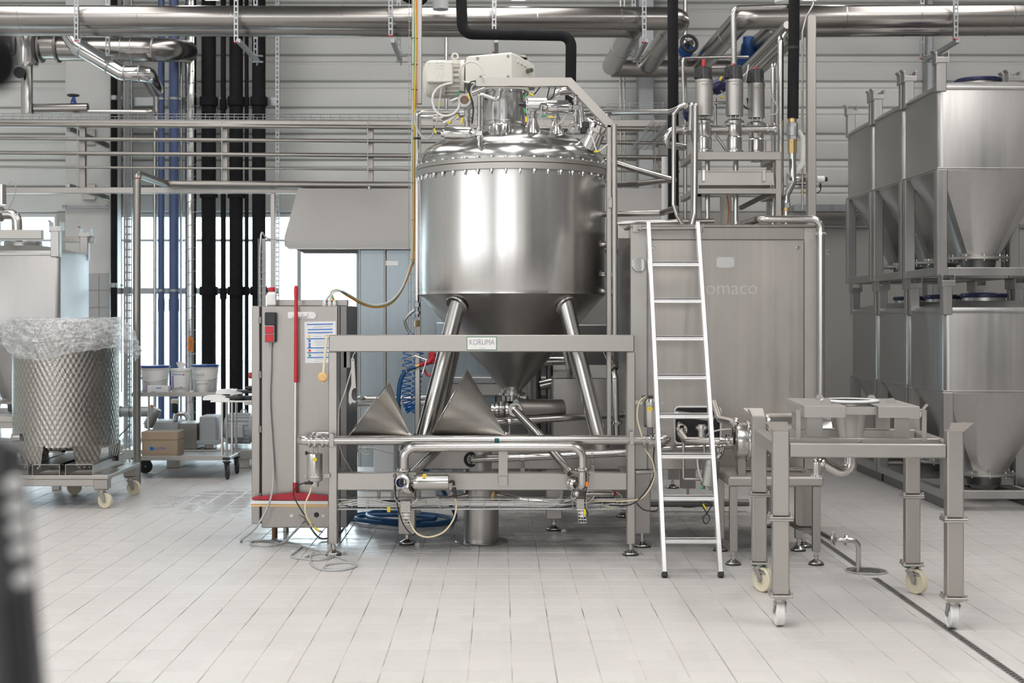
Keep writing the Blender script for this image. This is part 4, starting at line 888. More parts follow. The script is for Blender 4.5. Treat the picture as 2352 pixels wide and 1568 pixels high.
# vertical pipe left of the vessel and its loop
yl = 10.55; g = G(); g.tube([P(1055, 258, 10.6), P(958, 258, yl), P(958, 690, yl)], S(10.5, yl)/2, .04, 14); one('side_pipe', 'slim steel pipe running down the left side of the vessel', 'pipe', g, 'tube_steel')
g = G(); g.cyl(P(966, 268, 10.7), P(1020, 268, 10.7), .013, n=12); g.cyl(P(995, 271, 10.7), P(1020, 271, 10.7), S(17, 10.7)/2, n=18); g.cyl(P(1020, 266, 10.7), P(1080, 262, 10.7), S(14, 10.7)/2, n=18); one('sight_pipe', 'horizontal pipe stub with thick sleeve left of the lid fittings', 'pipe', g, 'tube_steel')
g = G(); g.torus(P(958, 318, yl), (0, 0, 1), .022, .008, 18, 6); one('pipe_bracket', 'small black pipe bracket on the slim pipe left of the vessel', 'bracket', g, 'black_plastic')
# stubs between vessel and pipes on its right side
for q, w_ in ((562, 14), (628, 4), (795 - 162, 6), (670, 12)):
    g = G(); g.cyl(P(1370, q, 10.5), P(1408, q, 10.45), S(w_, 10.5)/2, n=16); g.cyl(P(1403, q, 10.45), P(1409, q, 10.45), S(w_+8, 10.5)/2, n=16)
    one('shell_stub', 'short pipe stub on the right of the vessel shell, %s' % {562: 'uppermost and thick', 628: 'thinnest, second from the top', 633: 'thin, third from the top', 670: 'lowest and thick'}[q], 'stub', g, 'tube_steel', 'stubs on the right of the vessel')
for q, w_, Yv, lab in ((1397, 8, 11.0, 'left'), (1407, 6, 11.1, 'right')):
    vpipe('service_pipe', 'upright steel service pipe right of the vessel, %s one of two' % lab, q, w_, 300, 900, Yv, 'tube_steel', n=14, group='service pipes right of the vessel')
# ---------------------------------------------------------------- front frame with name plate
YF = 9.45; kf = lambda n: S(n, YF)
fr = T('front_frame', 'rectangular stainless steel tube frame with name plate before the vessel', 'frame', (X(1106, YF), YF, 0))
za, zb, zc_, zd = Z(769, YF), Z(808, YF), Z(1086, YF), Z(1126, YF); zbt = Z(1248, YF)
g = G(); g.bx(X(755, YF), X(1457, YF), YF, YF+.1, zb, za, .006); part(fr, 'top_beam', g, 'frame_steel')
g = G(); g.bx(X(774.5, YF), X(1440, YF), YF, YF+.1, zd, zc_, .006); part(fr, 'lower_beam', g, 'frame_steel')
g = G(); g.bx(X(754, YF), X(774.5, YF), YF+.001, YF+.1, zbt, zb, .006); part(fr, 'post', g, 'frame_steel')
g = G(); g.bx(X(1440, YF), X(1459.5, YF), YF+.001, YF+.1, zbt, zb, .006); part(fr, 'post', g, 'frame_steel')
for q in (764, 1450):
    g = G(); g.bx(X(q, YF)-.03, X(q, YF)+.03, YF+.02, YF+.08, zbt-.006, zbt, .002); part(fr, 'end_plate', g, 'frame_steel'); foot(fr, X(q, YF), YF+.05, zbt)
for q in (770, 1444):
    g = G(); g.bx(X(q, YF)-.03, X(q, YF)+.03, YF+.1, 10.05, zd+.01, zc_-.01, .004); part(fr, 'tie_beam', g, 'frame_steel')
sgn = G(); c = P(1106.5, 788.5, YF); sgn.box(c+V(0, -.002, 0), (kf(69), .004, kf(31)), .001); sg = part(fr, 'name_plate', sgn, 'sign_green', 'white name plate with green border')
g = G(); g.box(c+V(0, -.0045, 0), (kf(66), .002, kf(28)), .0005); part(sg, 'plate_face', g, 'white_plastic')
text(sg, 'KORUMA', c+V(0, -.006, kf(2.5)), kf(18), 'sign_text', space=1.02, sx=.76); text(sg, 'ROMACO', c+V(kf(2), -.006, -kf(11)), kf(3.6), 'print_grey')
g = G(); g.beam(P(1150, 1031, YF-.02), P(1150, 1092, YF-.02), kf(20), .004, .001, up=(0, 1, 0)); g.box(P(1155, 1031.5, YF-.06), (kf(21), .10, .004), .001)
g = G(); g.bx(X(1145, YF), X(1166, YF), YF-.022, YF-.017, Z(1115, YF), Z(1031, YF), .001); g.bx(X(1145, YF), X(1166, YF), YF-.14, YF-.017, Z(1032, YF), Z(1030, YF), .001); g.bx(X(1145, YF), X(1166, YF), YF-.030, YF-.022, Z(1115, YF), Z(1092, YF), .002); part(fr, 'pipe_bracket', g, 'frame_steel')
# ---- long tube along the frame with its two butterfly valves
Y1 = YF-.04; r1_ = kf(22)/2; z1_ = Z(1011, Y1)
lt = T('long_tube', 'long horizontal polished tube clamped across the front frame', 'pipe', (X(1106, Y1), Y1, z1_-.03))
g = G(); g.tube([V(X(755, Y1), YF+.35, z1_), V(X(690, Y1), YF+.30, z1_), V(X(690, Y1), Y1, z1_), V(X(1532, Y1), Y1, z1_+.004), V(X(1532, Y1), YF+.35, z1_+.004)], r1_, .055, 24, 8); part(lt, 'tube', g, 'tube_steel')
for q in (1140,): g = G(); g.cyl(V(X(q, Y1)-.012, Y1, z1_), V(X(q, Y1)+.020, Y1, z1_), r1_*1.04, n=24); part(lt, 'rubber_sleeve', g, 'teal_rubber', 'dark teal rubber sleeve')
for q, yy in ((761, 1011), (1451, 1006)):
    for s_ in (0,):
        g = G(); pl = [(-.014, -.04), (-.010, -.045), (.010, -.045), (.014, -.04), (.014, .04), (.010, .045), (-.010, .045), (-.014, .04)]; g.prism(pl, P(q, yy, Y1-.045), (1, 0, 0), (0, 0, 1), (0, .006, 0)); cl = part(lt, 'clamp_plate', g, 'matte_steel')
        for zz in (-.033, .033): g = G(); g.cyl(P(q, yy, Y1-.05)+V(0, 0, zz), P(q, yy, Y1-.043)+V(0, 0, zz), .006, n=8); part(cl, 'screw', g, 'matte_steel')
        g = G(); g.bx(X(q, Y1)-.012, X(q, Y1)+.012, Y1-.039, Y1+.04, Z(yy, Y1)-.043, Z(yy, Y1)+.047, .004); part(lt, 'clamp_block', g, 'teal_rubber')
for q, bg_ in ((712, 1.5), (724.5, 1.7), (742, 1.5), (752, 1.3), (1479, 1.5), (1494, 1.65), (1503, 1.5)): union(lt, V(X(q, Y1), Y1, z1_), (1, 0, 0), r1_, .013 if bg_ < 1.6 else .018, big=bg_)
def yellowtag(par, p, r=.0145):
    g = G(); g.cyl(Vector(p), Vector(p)-V(0, .003, 0), r, n=18); o = part(par, 'number_sticker', g, 'yellow_tag', 'round yellow number sticker'); text(o, '21', Vector(p)-V(0, .0034, 0), r*.9, 'dark_plastic', ext=.0002)
va = T('valve_actuator', 'upright stainless actuator hanging under the left end of the long tube', 'actuator', P(723, 1116, Y1), 'frame valve actuators')
xa = X(723, Y1); r = kf(36)/2
g = G(); g.lathe([(0, Z(1117, Y1)), (.026, Z(1117, Y1)), (.028, Z(1113, Y1)), (.028, Z(1106, Y1)), (r*.9, Z(1104, Y1)), (r, Z(1101, Y1)), (r, Z(1094, Y1)), (r*1.03, Z(1093, Y1)), (r*1.03, Z(1089, Y1)), (r*.99, Z(1088, Y1)), (r*.99, Z(1045, Y1)), (r*.95, Z(1041, Y1)), (0, Z(1041, Y1))], (xa, Y1, 0), n=36); part(va, 'cylinder', g, 'tube_steel')
for q in (718, 728): g = G(); g.beam(P(q, 1041, Y1), P(q, 1025, Y1), .010, .014, .002); part(va, 'yoke', g, 'matte_steel')
yellowtag(va, P(723, 1055, Y1-r))
for q in (702, 744): g = G(); g.cyl(P(q, 1094, Y1-.01), P(q, 1094, Y1+.01), .011, n=12); part(va, 'clamp_lug', g, 'matte_steel')
g = G(); g.torus((xa, Y1, Z(1094, Y1)), (0, 0, 1), r+.003, .006, 32, 6); g.bx(X(744, Y1), X(757, Y1), Y1+.01, Y1+.02, Z(1098, Y1), Z(1088, Y1), .002); part(va, 'clamp_band', g, 'matte_steel')
g = G(); g.cyl(P(704, 1042, Y1), P(711, 1040, Y1), .007, n=8); g.cyl(P(703, 1044, Y1), P(704, 1036, Y1), .008, n=8); part(va, 'air_elbow', g, 'black_plastic'); g = G(); g.cyl(P(700, 1109, Y1-.03), P(716, 1109, Y1-.03), .010, n=10); part(va, 'air_fitting', g, 'black_plastic')
vb = T('valve_actuator', 'upright stainless actuator above the right end of the long tube beside the ladder', 'actuator', P(1496, 985, Y1), 'frame valve actuators')
xb = X(1496, Y1); r = kf(34)/2
g = G(); g.lathe([(0, Z(980, Y1)), (r*.9, Z(980, Y1)), (r, Z(977, Y1)), (r, Z(932, Y1)), (r*1.04, Z(931, Y1)), (r*1.04, Z(922, Y1)), (r, Z(921, Y1)), (r*.8, Z(916, Y1)), (0, Z(916, Y1))], (xb, Y1, 0), n=36); part(vb, 'cylinder', g, 'tube_steel'); yellowtag(vb, P(1493, 939, Y1-r), .016)
g = G(); g.cyl(P(1496, 1000, Y1), P(1496, 980, Y1), .012, n=10); part(vb, 'stem', g, 'dark_steel')
for q in (1472, 1521): g = G(); g.cyl(P(q, 925, Y1-.012), P(q, 925, Y1+.012), .012, n=12); part(vb, 'clamp_lug', g, 'matte_steel')
g = G(); g.bx(X(1459, Y1), X(1476, Y1), Y1+.0, Y1+.012, Z(929, Y1), Z(919, Y1), .002); part(vb, 'clamp_arm', g, 'matte_steel')
g = G(); g.cyl(P(1474, 912, Y1), P(1482, 910, Y1), .010, n=8); g.cyl(P(1488, 911, Y1), P(1500, 911, Y1), .010, n=8); part(vb, 'air_fitting', g, 'black_plastic')
cable('cream air tube from the right frame actuator down to the floor tray', [P(1482, 911, Y1-.01), P(1468, 925, Y1-.02), P(1464, 960, Y1-.02), P(1474, 1000, Y1-.03), P(1482, 1030, Y1), P(1500, 1062, Y1), P(1502, 1100, Y1), P(1478, 1140, Y1), P(1440, 1150, Y1), P(1350, 1150, YF+.05)], .0055, 'cream_cable')
cable('black sensor cable hanging between frame and ladder', [P(1505, 1010, Y1), P(1501, 1050, Y1), P(1503, 1085, Y1), P(1485, 1125, Y1), P(1450, 1158, Y1), P(1400, 1160, YF+.05)], .0045, 'black_rubber')
cable('black cable loop sagging right of the frame post', [P(1462, 1155, YF), P(1478, 1170, YF), P(1500, 1173, YF), P(1513, 1166, YF), P(1516, 1130, YF+.05)], .0045, 'black_rubber')
cable('pair of black cables from the left frame actuator to the cabinet base', [P(702, 1108, Y1-.03), P(684, 1115, Y1-.04), P(674, 1135, Y1-.04), P(690, 1168, Y1-.03), P(706, 1190, Y1), P(722, 1210, Y1+.02), P(740, 1222, Y1+.1)], .0042, 'black_rubber', tags=((P(711, 1196, Y1), (.5, 0, -.8), 'yellow_tag'), (P(728, 1215, Y1), (.8, 0, -.7), 'yellow_tag')))
cable('cream air tube curving down from the left frame actuator', [P(716, 1112, Y1), P(712, 1130, Y1-.02), P(702, 1155, Y1-.03), P(702, 1180, Y1-.03), P(715, 1205, Y1), P(735, 1222, Y1+.06)], .0058, 'cream_cable')
# ---- U tube with its valves in front
Y2 = YF-.17; r2_ = S(20.5, Y2)/2
ut = T('u_tube', 'polished inverted U tube before the lower frame beam', 'pipe', P(1135, 1080, Y2)); g = G(); g.tube([P(928, 1084, Y2), P(928, 1027, Y2), P(1338, 1026, Y2), P(1338, 1082, Y2)], r2_, .11, 24, 10); part(ut, 'tube', g, 'tube_steel')
for q, yy in ((928, 1080), (1338, 1078)): clamp(ut, P(q, yy, Y2), (0, 0, 1), r2_, .014, big=1.45); g = G(); g.bx(X(q-28, Y2), X(q+28, Y2), Y2-.03, Y2+.12, Z(yy+5.5, Y2), Z(yy+4, Y2), .001); part(ut, 'support_plate', g, 'frame_steel')
lv = T('valve_manifold', 'left valve body with blue ringed port below the U tube', 'valve', P(930, 1145, Y2)); g = G(); g.cyl(P(928, 1082, Y2), P(928, 1128, Y2), r2_, n=24); part(lv, 'body', g, 'tube_steel')
pc = P(924, 1106, Y2-.05); g = G(); g.lathe([(.030, .06), (.030, .0), (.047, -.002), (.047, -.016), (.040, -.020), (.022, -.020), (.020, .01), (0, .01)], pc, (-.12, -1, .0), 32); part(lv, 'port_ferrule', g, 'tube_steel')
g = G(); g.torus(pc+V(-.002, -.019, 0), (-.12, -1, 0), .0255, .0045, 32, 8); part(lv, 'port_seal', g, 'blue_paint', 'bright blue seal ring'); g = G(); g.cyl(pc+V(0, .0, 0), pc+V(.001, -.012, 0), .020, n=24); part(lv, 'port_bore', g, 'black_plastic')
pc2 = P(938, 1122, Y2-.03)
g = G(); g.tube([P(928, 1112, Y2), P(931, 1128, Y2-.03), P(945, 1122, Y2-.05)], .026, .03, 18); part(lv, 'bend', g, 'tube_steel'); clamp(lv, P(942, 1121, Y2-.05), (.75, -.55, .3), .030, .013, big=1.35)
ac = T('valve_actuator', 'horizontal stainless actuator beside the blue ringed port', 'actuator', P(992, 1126, Y2), 'frame valve actuators'); p0, p1 = P(1031, 1107, Y2-.03), P(951, 1108, Y2-.03); r = S(34, Y2)/2
g = G(); L_ = (p1-p0).length; g.lathe([(0, 0), (r*.93, 0), (r, .004), (r, L_*.86), (r*1.015, L_*.87), (r*1.015, L_*.93), (r*.98, L_), (0, L_)], p0, (p1-p0), 40); part(ac, 'cylinder', g, 'tube_steel'); yellowtag(ac, P(975, 1092.5, Y2-.03-r*.75)+V(0, -.006, 0))
for s_ in (-1, 1): g = G(); g.cyl(p1+V(0, 0, s_*.014), p1+V(-.03, 0, s_*.014), .006, n=10); part(ac, 'stem_guide', g, 'tube_steel')
g = G(); g.cyl(p0, p0+V(.02, 0, .006), .008, n=10); g.tube([p0+V(.012, 0, .006), p0+V(.032, 0, .006), p0+V(.032, 0, -.022)], .009, .012, 10); part(ac, 'air_elbow', g, 'black_plastic')
g = G(); q0 = P(1043, 1128, Y2-.03); g.box(q0, (.028, .03, .055), .005); g.box(q0+V(.008, 0, -.03), (.022, .03, .03), .005); part(ac, 'flow_valve', g, 'black_plastic'); g = G(); g.cyl(q0+V(-.012, -.012, -.012), q0+V(-.026, -.022, -.012), .009, n=12); part(ac, 'flow_knob', g, 'matte_steel'); g = G(); g.cyl(q0+V(0, 0, .028), p0+V(.032, 0, -.02), .004, n=8); part(ac, 'air_tube', g, 'white_cable')
cable('cream air tube hanging in a deep loop below the lower beam', [q0+V(.006, 0, -.04), P(1048, 1165, Y2), P(1040, 1195, Y2), P(1018, 1222, Y2), P(985, 1233, Y2), P(958, 1225, Y2), P(942, 1200, Y2+.02), P(934, 1176, Y2+.04)], .006, 'cream_cable')
cable('black sensor cable drooping from the left support plate', [P(907, 1090, Y2), P(907, 1120, Y2-.01), P(913, 1160, Y2-.01), P(925, 1200, Y2), P(940, 1222, Y2), P(951, 1228, Y2), P(952, 1215, Y2+.03), P(932, 1193, Y2+.06)], .0042, 'black_rubber')
g = G(); g.cyl(P(907, 1083, Y2), P(907, 1108, Y2), .008, n=12); g.nut(P(907, 1093, Y2), (0, 0, 1), .014, .008); g.cyl(P(907, 1115, Y2), P(907, 1130, Y2), .009, n=10); one('proximity_sensor', 'slim threaded sensor on the left support plate', 'sensor', g, 'dark_steel')
rv = T('valve_manifold', 'right elbow with ferrule disc below the U tube', 'valve', P(1335, 1130, Y2)); g = G(); g.tube([P(1338, 1082, Y2), P(1338, 1119, Y2), P(1322, 1119, Y2+.06)], r2_, .035, 22); part(rv, 'elbow', g, 'tube_steel')
g = G(); g.lathe([(.03, -.03), (.046, -.02), (.05, -.012), (.05, .0), (.044, .008), (.044, .02), (.05, .028), (.05, .04), (.03, .05)], P(1322, 1112, Y2+.05), (-.3, 1, .0), 32); part(rv, 'ferrule_disc', g, 'tube_steel')
g = G(); g.cyl(P(1350, 1083, Y2-.02), P(1350, 1106, Y2-.02), .008, n=10); g.nut(P(1350, 1090, Y2-.02), (0, 0, 1), .014, .008); part(rv, 'sensor', g, 'dark_steel'); g = G(); g.cyl(P(1349, 1106, Y2-.02), P(1348, 1117, Y2-.02), .009, n=10); part(rv, 'sensor_plug', g, 'orange_plastic')
cable('black sensor cable from the right elbow down to the wire cage', [P(1348, 1116, Y2-.02), P(1344, 1140, Y2-.02), P(1344, 1165, Y2), P(1350, 1180, Y2), P(1338, 1195, Y2+.02)], .0042, 'black_rubber', tags=((P(1343, 1176, Y2), (0, 0, 1), 'yellow_tag'),))
g = G(); actuator_c = None
t = T('valve_actuator', 'horizontal actuator half hidden under the lower beam right side', 'actuator', P(1380, 1142, YF+.1), 'frame valve actuators'); actuator(t, P(1410, 1133, YF+.15), P(1345, 1133, YF+.15), S(18, YF)/2, 'tube_steel'); g = G(); g.cyl(P(1410, 1132, YF+.15), P(1418, 1132, YF+.15), .012, n=10); part(t, 'red_plug', g, 'red_plastic')
cable('cream air tube looping at the right under the lower beam', [P(1416, 1130, YF+.12), P(1428, 1140, YF+.1), P(1428, 1158, YF+.08), P(1405, 1165, YF+.08), P(1380, 1158, YF+.1), P(1362, 1146, YF+.1), P(1345, 1143, YF+.12)], .0058, 'cream_cable')
# drip catch plates and wire cages under both valves
for q, ytop, lab in ((931, 1150, 'left'), (1336, 1146, 'right')):
    t = T('valve_stand', 'small box bracket with curved drip plate and wire cage under the %s valve' % lab, 'bracket', P(q, 1200, Y2+.05))
    g = G(); g.bx(X(q-12, Y2), X(q+12, Y2), Y2, Y2+.08, Z(ytop+23, Y2), Z(ytop, Y2), .003); part(t, 'bracket_box', g, 'frame_steel')
    g = G(); pl = [(.085*math.cos(a), .075*math.sin(a)) for a in [R(200+i*14) for i in range(11)]]; pl += [(x_*.95, y_*.95) for x_, y_ in pl[::-1]]
    gv = G(); m_ = len(pl)//2; c_ = P(q+2, ytop-16, Y2-.02)
    vs = [c_+V(a, 0, b) for a, b in pl]+[c_+V(a, .05, b) for a, b in pl]; N_ = len(pl)
    fs = [(i, (i+1) % N_, (i+1) % N_+N_, i+N_) for i in range(N_)]+[(i, N_-1-i, N_-2-i, i+1) for i in range(m_-1)]+[(i+N_, i+1+N_, N_-2-i+N_, N_-1-i+N_) for i in range(m_-1)]
    gv.add(vs, fs); part(t, 'drip_plate', gv, 'tube_steel')
    g = G(); cx_ = X(q, Y2); zt2 = Z(ytop+24, Y2)
    for i in range(5): z = zt2-.022*i; g.sweep([(cx_-.03+.004*i, Y2+.06, z), (cx_-.03+.004*i, Y2, z), (cx_+.03, Y2, z), (cx_+.03, Y2+.06, z)], .0018, 5)
    for i in range(4): xx = cx_-.026+.018*i; g.cyl((xx, Y2, zt2+.01), (xx+.004, Y2, zt2-.09), .0018, n=5)
    part(t, 'wire_cage', g, 'tube_steel', kind='stuff')
    g = G(); g.box((cx_+.004, Y2+.02, zt2-.03), (.03, .02, .05), .004); part(t, 'connector', g, 'white_plastic')
# diagonal tubes behind the U tube
for pts, lab in (([P(1062, 975, 10.0), P(1000, 1037, 9.62), P(948, 1090, YF-.08)], 'slanting tube rising to the right behind the left of the U tube'), ([P(1184, 943, 9.93), P(1236, 996, 9.70), P(1312, 1086, YF-.08)], 'slanting tube falling to the right from the outlet valve')):
    g = G(); g.tube(pts, .031, .1, 20); one('slant_tube', lab, 'pipe', g, 'tube_steel')
# two sheet funnels resting on the long tube
def funnel(label, rim_c, tip, axis_up, r0, group='loose sheet funnels'):
    pass
def cone_funnel(label, top, left, tip, Y, flare=.0):
    """sheet cone lying on its side; rim line from `left` to `top`, spout at `tip` (pixels)"""
    a, b, t_ = P(*left, Y), P(*top, Y), P(*tip, Y); c = (a+b)/2; r0 = (b-a).length/2; ax = (t_-c); L = ax.length; ax.normalize()
    rimax = (b-a).normalized(); nrm = V(rimax.z, 0, -rimax.x); ax2 = nrm if nrm.dot(ax) > 0 else -nrm; Lp = (t_-c).dot(ax2); off = (t_-c)-ax2*Lp
    g = G(); n = 56; vs = []; prof = [(1.035, -.02), (1.0, 0), (.5, .5), (.07, .93), (.065, 1.0), (.06, 1.0), (.065, .93), (.49, .5), (.985, .005)]
    for i in range(n):
        th = 2*math.pi*i/n; d = rimax*math.cos(th)+V(0, 1, 0)*math.sin(th)
        for (k_, h_) in prof: wob = 1+.012*math.sin(3*th)*k_; vs.append(c+off*h_+ax2*Lp*h_+d*r0*k_*wob)
    m_ = len(prof); fs = [(i*m_+j, ((i+1) % n)*m_+j, ((i+1) % n)*m_+(j+1) % m_, i*m_+(j+1) % m_) for i in range(n) for j in range(m_)]
    g.add(vs, fs); f_ = one('sheet_funnel', label, 'funnel', g, 'funnel_steel', 'loose sheet funnels'); g2 = G(); rim = [c+(rimax*math.cos(2*math.pi*i/48)+V(0, 1, 0)*math.sin(2*math.pi*i/48))*r0*1.03-ax2*.015 for i in range(48)]; g2.sweep(rim, .0035, 6, closed=True); part(f_, 'rim_wire', g2, 'tube_steel'); return f_
steel('funnel_steel', (.74, .715, .68), .33, (3, 3, 22), .10, .03, .08, 4)
fa = cone_funnel('smaller brushed steel sheet funnel lying on the long tube', (897, 884), (808, 1000), (943, 1000), YF+.20)
fb = cone_funnel('larger brushed steel sheet funnel lying on the long tube', (1076, 853), (994, 1000), (1162, 999), YF+.22)
g = G(); g.nut(P(1162, 994, YF+.03), (0, 0, 1), .012, .012); g.nut(P(1168, 996, YF+.02), (1, 0, .3), .012, .02); one('wing_bolt', 'small shiny bolt beside the tip of the larger funnel', 'bolt', g, 'polished_steel')
# flat tray strip under the funnels
g = G(); g.bx(X(770, YF), X(1170, YF), YF+.10, YF+.34, Z(1001, YF+.2)-.012, Z(1001, YF+.2)-.006, .001); one('tray_strip', 'thin steel shelf strip behind the long tube', 'shelf', g, 'frame_steel')
# wire cable tray under the beam with cables
wiretray('wire_tray', 'low wire mesh cable tray running under the front frame', (X(774, YF), YF+.02, Z(1171, YF)), (X(1440, YF), YF+.02, Z(1170, YF)), .12, kf(23), .1)
for i, (m_, zz, lab) in enumerate((('white_cable', 1152, 'upper white cable bundled in the low wire tray'), ('white_cable', 1156, 'second white cable bundled in the low wire tray'), ('white_cable', 1160, 'third white cable bundled in the low wire tray'), ('black_rubber', 1168, 'black cable lying in the low wire tray'))):
    pts = [P(778, zz+4, YF+.07), P(840, zz-6+2*i, YF+.07), P(900, zz+3, YF+.07), P(945, zz+2, YF+.08), P(1000, zz-2, YF+.08), P(1100, zz, YF+.08), P(1200, zz+1, YF+.08), P(1255, zz+3, YF+.08), P(1285, zz-6, YF+.09), P(1292, zz-28, YF+.12)]
    if m_ == 'black_rubber': pts = [P(785, 1157, YF+.07), P(810, 1164, YF+.07), P(860, 1167, YF+.08), P(1000, 1168, YF+.08), P(1200, 1169, YF+.08), P(1270, 1168, YF+.08), P(1330, 1160, YF+.08), P(1438, 1150, YF+.08)]
    cable(lab, pts, .006, m_, group='cables in the low wire tray')
g = G(); g.box(P(893, 1170, YF+.02), (.022, .006, .035), .002); one('yellow_tag', 'yellow marker tag hanging from the low wire tray', 'tag', g, 'yellow_tag')
# hook spanner hanging in the frame opening
t = T('hook_spanner', 'flat steel hook spanner hanging inside the frame opening', 'spanner', P(808, 920, YF+.05)); g = G()
Ys = YF+.05; k_ = S(1, Ys); o_ = P(810, 825, Ys)
bar = [(-4, 0), (-2, 3), (2, 3), (4, 0), (7, -58), (8, -68), (2, -73), (-4, -68), (-8, -56), (-7, 0)]
g.prism([(a*k_*.75, b*k_) for a, b in [(-5, 0), (-3, 3), (3, 3), (5, 0), (9, -56), (10, -66), (4, -66), (-2, -72), (-4, -84), (0, -92), (8, -96), (12, -94), (8, -100), (-2, -99), (-8, -104), (-12, -98), (-12, -78), (-7, -66), (-4, -58)]], o_, (1, 0, 0), (0, 0, 1), (0, .008, 0)); part(t, 'jaw', g, 'frame_steel')
g = G(); g.cyl(o_+V(0, -.001, -.006), o_+V(0, .009, -.006), .006, n=14); part(t, 'hole_rivet', g, 'dark_steel')
g = G(); g.wire([o_, o_+V(.004, 0, .03), P(819, 805, Ys)], .003, 6); part(t, 'hanging_wire', g, 'tube_steel'); g = G(); g.wire([P(808, 846, Ys), P(792, 900, Ys), P(779, 938, Ys), P(777, 1000, Ys)], .0035, 6); part(t, 'safety_cord', g, 'white_cable')
# ---------------------------------------------------------------- machine base frame under vessel and cabinet
Y0 = 9.97; zt0, zb0 = Z(1034, Y0), Z(1078, Y0)
bs = T('base_frame', 'low stainless machine base frame under vessel and cabinet', 'frame', (X(1300, Y0), 10.6, 0))
g = G(); g.bx(X(916, Y0), X(1676, Y0), Y0, Y0+.12, zb0, zt0, .006); part(bs, 'front_beam', g, 'panel_steel')
g = G(); g.bx(X(916, Y0), X(1900, Y0), 11.25, 11.37, zb0, zt0, .006); part(bs, 'rear_beam', g, 'panel_steel')
for q in (930, 1300, 1500): g = G(); g.bx(X(q, Y0)-.06, X(q, Y0)+.06, Y0+.12, 11.25, zb0, zt0-.002, .006); part(bs, 'cross_beam', g, 'panel_steel')
for q, Yq_, yb_ in ((935, 9.95, 1225), (1272, 10.6, 1190), (1432, 11.3, 1160), (1545, 13.2, 1100), (1580, 11.9, 1120)):
    x_ = X(q, Yq_); zz = Z(yb_, Yq_); g = G(); g.bx(x_-.06, x_+.06, Yq_-.05, Yq_+.07, zz, zb0+.01, .005); part(bs, 'leg_box', g, 'panel_steel'); foot(bs, x_, Yq_, zz, .055)
gr = P(1083, 1055, Y0-.01); g = G(); g.torus(gr, (0, 1, 0), .045, .011, 28, 8); part(bs, 'rubber_grommet', g, 'black_rubber', 'black rubber grommet')
g = G(); g.tube([gr+V(-.0, .14, 0), gr+V(0, -.06, .004), P(1120, 1053, Y0-.10), P(1470, 1038, Y0-.10), P(1700, 1028, Y0-.10)], S(17, Y0)/2, .05, 18); one('return_pipe', 'thin steel pipe leaving the rubber grommet and rising slightly right', 'pipe', g, 'tube_steel')
for q in (1200, 1360):
    t = T('pipe_clip', 'small pipe clip with threaded stud on the thin pipe, %s one' % ('left' if q == 1200 else 'right'), 'clip', P(q, 1085, Y0-.1), 'clips on the thin return pipe')
    yy = 1053-(q-1120)*.043; g = G(); g.cyl(P(q-4, yy, Y0-.1), P(q+4, yy, Y0-.1), S(19.5, Y0)/2, n=18); part(t, 'clip_ring', g, 'polished_steel'); g = G(); g.cyl(P(q, yy+8, Y0-.1), P(q, yy+24, Y0-.1), .006, n=8); g.nut(P(q, yy+18, Y0-.1), (0, 0, 1), .012, .008); part(t, 'stud', g, 'tube_steel'); g = G(); g.bx(X(q-5, Y0), X(q+5, Y0), Y0-.12, Y0, Z(yy+33, Y0), Z(yy+22, Y0), .003); part(t, 'clip_foot', g, 'frame_steel')
# floor column with side pipes
Yc0 = 10.07; xc0 = X(1105, Yc0); fc = T('floor_column', 'thick upright steel pipe column standing on the floor under the vessel', 'column', (xc0, Yc0, 0))
g = G(); g.lathe([(.127, 0), (.127, .85), (0, .85)], (xc0, Yc0, 0), n=48); part(fc, 'column_pipe', g, 'cone_steel'); g = G(); g.lathe([(.10, .001), (.19, .001), (.192, .005), (.185, .010), (.13, .012)], (xc0, Yc0, 0), n=48); part(fc, 'floor_collar', g, 'tube_steel')
for s_, q in ((-1, 1075), (1, 1142)):
    c = P(q-s_*4, 1140, Yc0-.05); d = V(s_*.95, -.30, -.05).normalized(); g = G(); g.lathe([(.03, 0), (.055, 0), (.06, .008), (.06, .022), (.052, .03), (.052, .04), (.06, .048), (.06, .062), (.05, .07), (.03, .07)], c-d*.06, d, 28); part(fc, 'flange_pair', g, 'brass')
    e = [c, P(1010, 1150, 9.85), P(930, 1156, 9.85), P(880, 1156, 10.0)] if s_ < 0 else [c, P(1190, 1150, 9.85), P(1290, 1157, 9.85), P(1322, 1148, 9.9), P(1326, 1120, 9.95)]
    g = G(); g.tube(e, .036 if s_ > 0 else .03, .06, 20); part(fc, 'side_pipe', g, 'tube_steel')
# ---- outlet valve group under the cone
t = T('outlet_valve', 'round valve body with ribbed rings under the vessel outlet', 'valve', P(1170, 960, 10.2)); Yo = 10.15
g = G(); g.cyl(V(XT, YT, .97), V(XT, YT, .90), .09, .085, n=30); part(t, 'outlet_cup', g, 'cone_steel'); g = G(); g.cyl(P(1128, 942, Yo), P(1185, 942, Yo), .045, n=24); g.ball(P(1150, 942, Yo), .06, 20, 14); part(t, 'valve_body', g, 'cone_steel')
for q in (1131, 1141, 1164): g = G(); g.cyl(P(q-2.5, 942, Yo), P(q+2.5, 942, Yo), .062, n=28); part(t, 'ring', g, 'tube_steel')
g = G(); g.lathe([(.03, .02), (.05, .02), (.055, .01), (.05, -.004), (.034, -.01)], P(1185, 941, 9.97), (-.25, -1, .2), 28); part(t, 'ferrule_disc', g, 'tube_steel')
g = G(); g.cyl(P(1185, 940, Yo), P(1290, 940, Yo+.15), .075, n=30); part(t, 'pump_barrel', g, 'panel_steel'); g = G(); g.cyl(P(1150, 930, Yo-.02), P(1150, 922, Yo-.02), .03, n=18); part(t, 'top_cap', g, 'tube_steel')
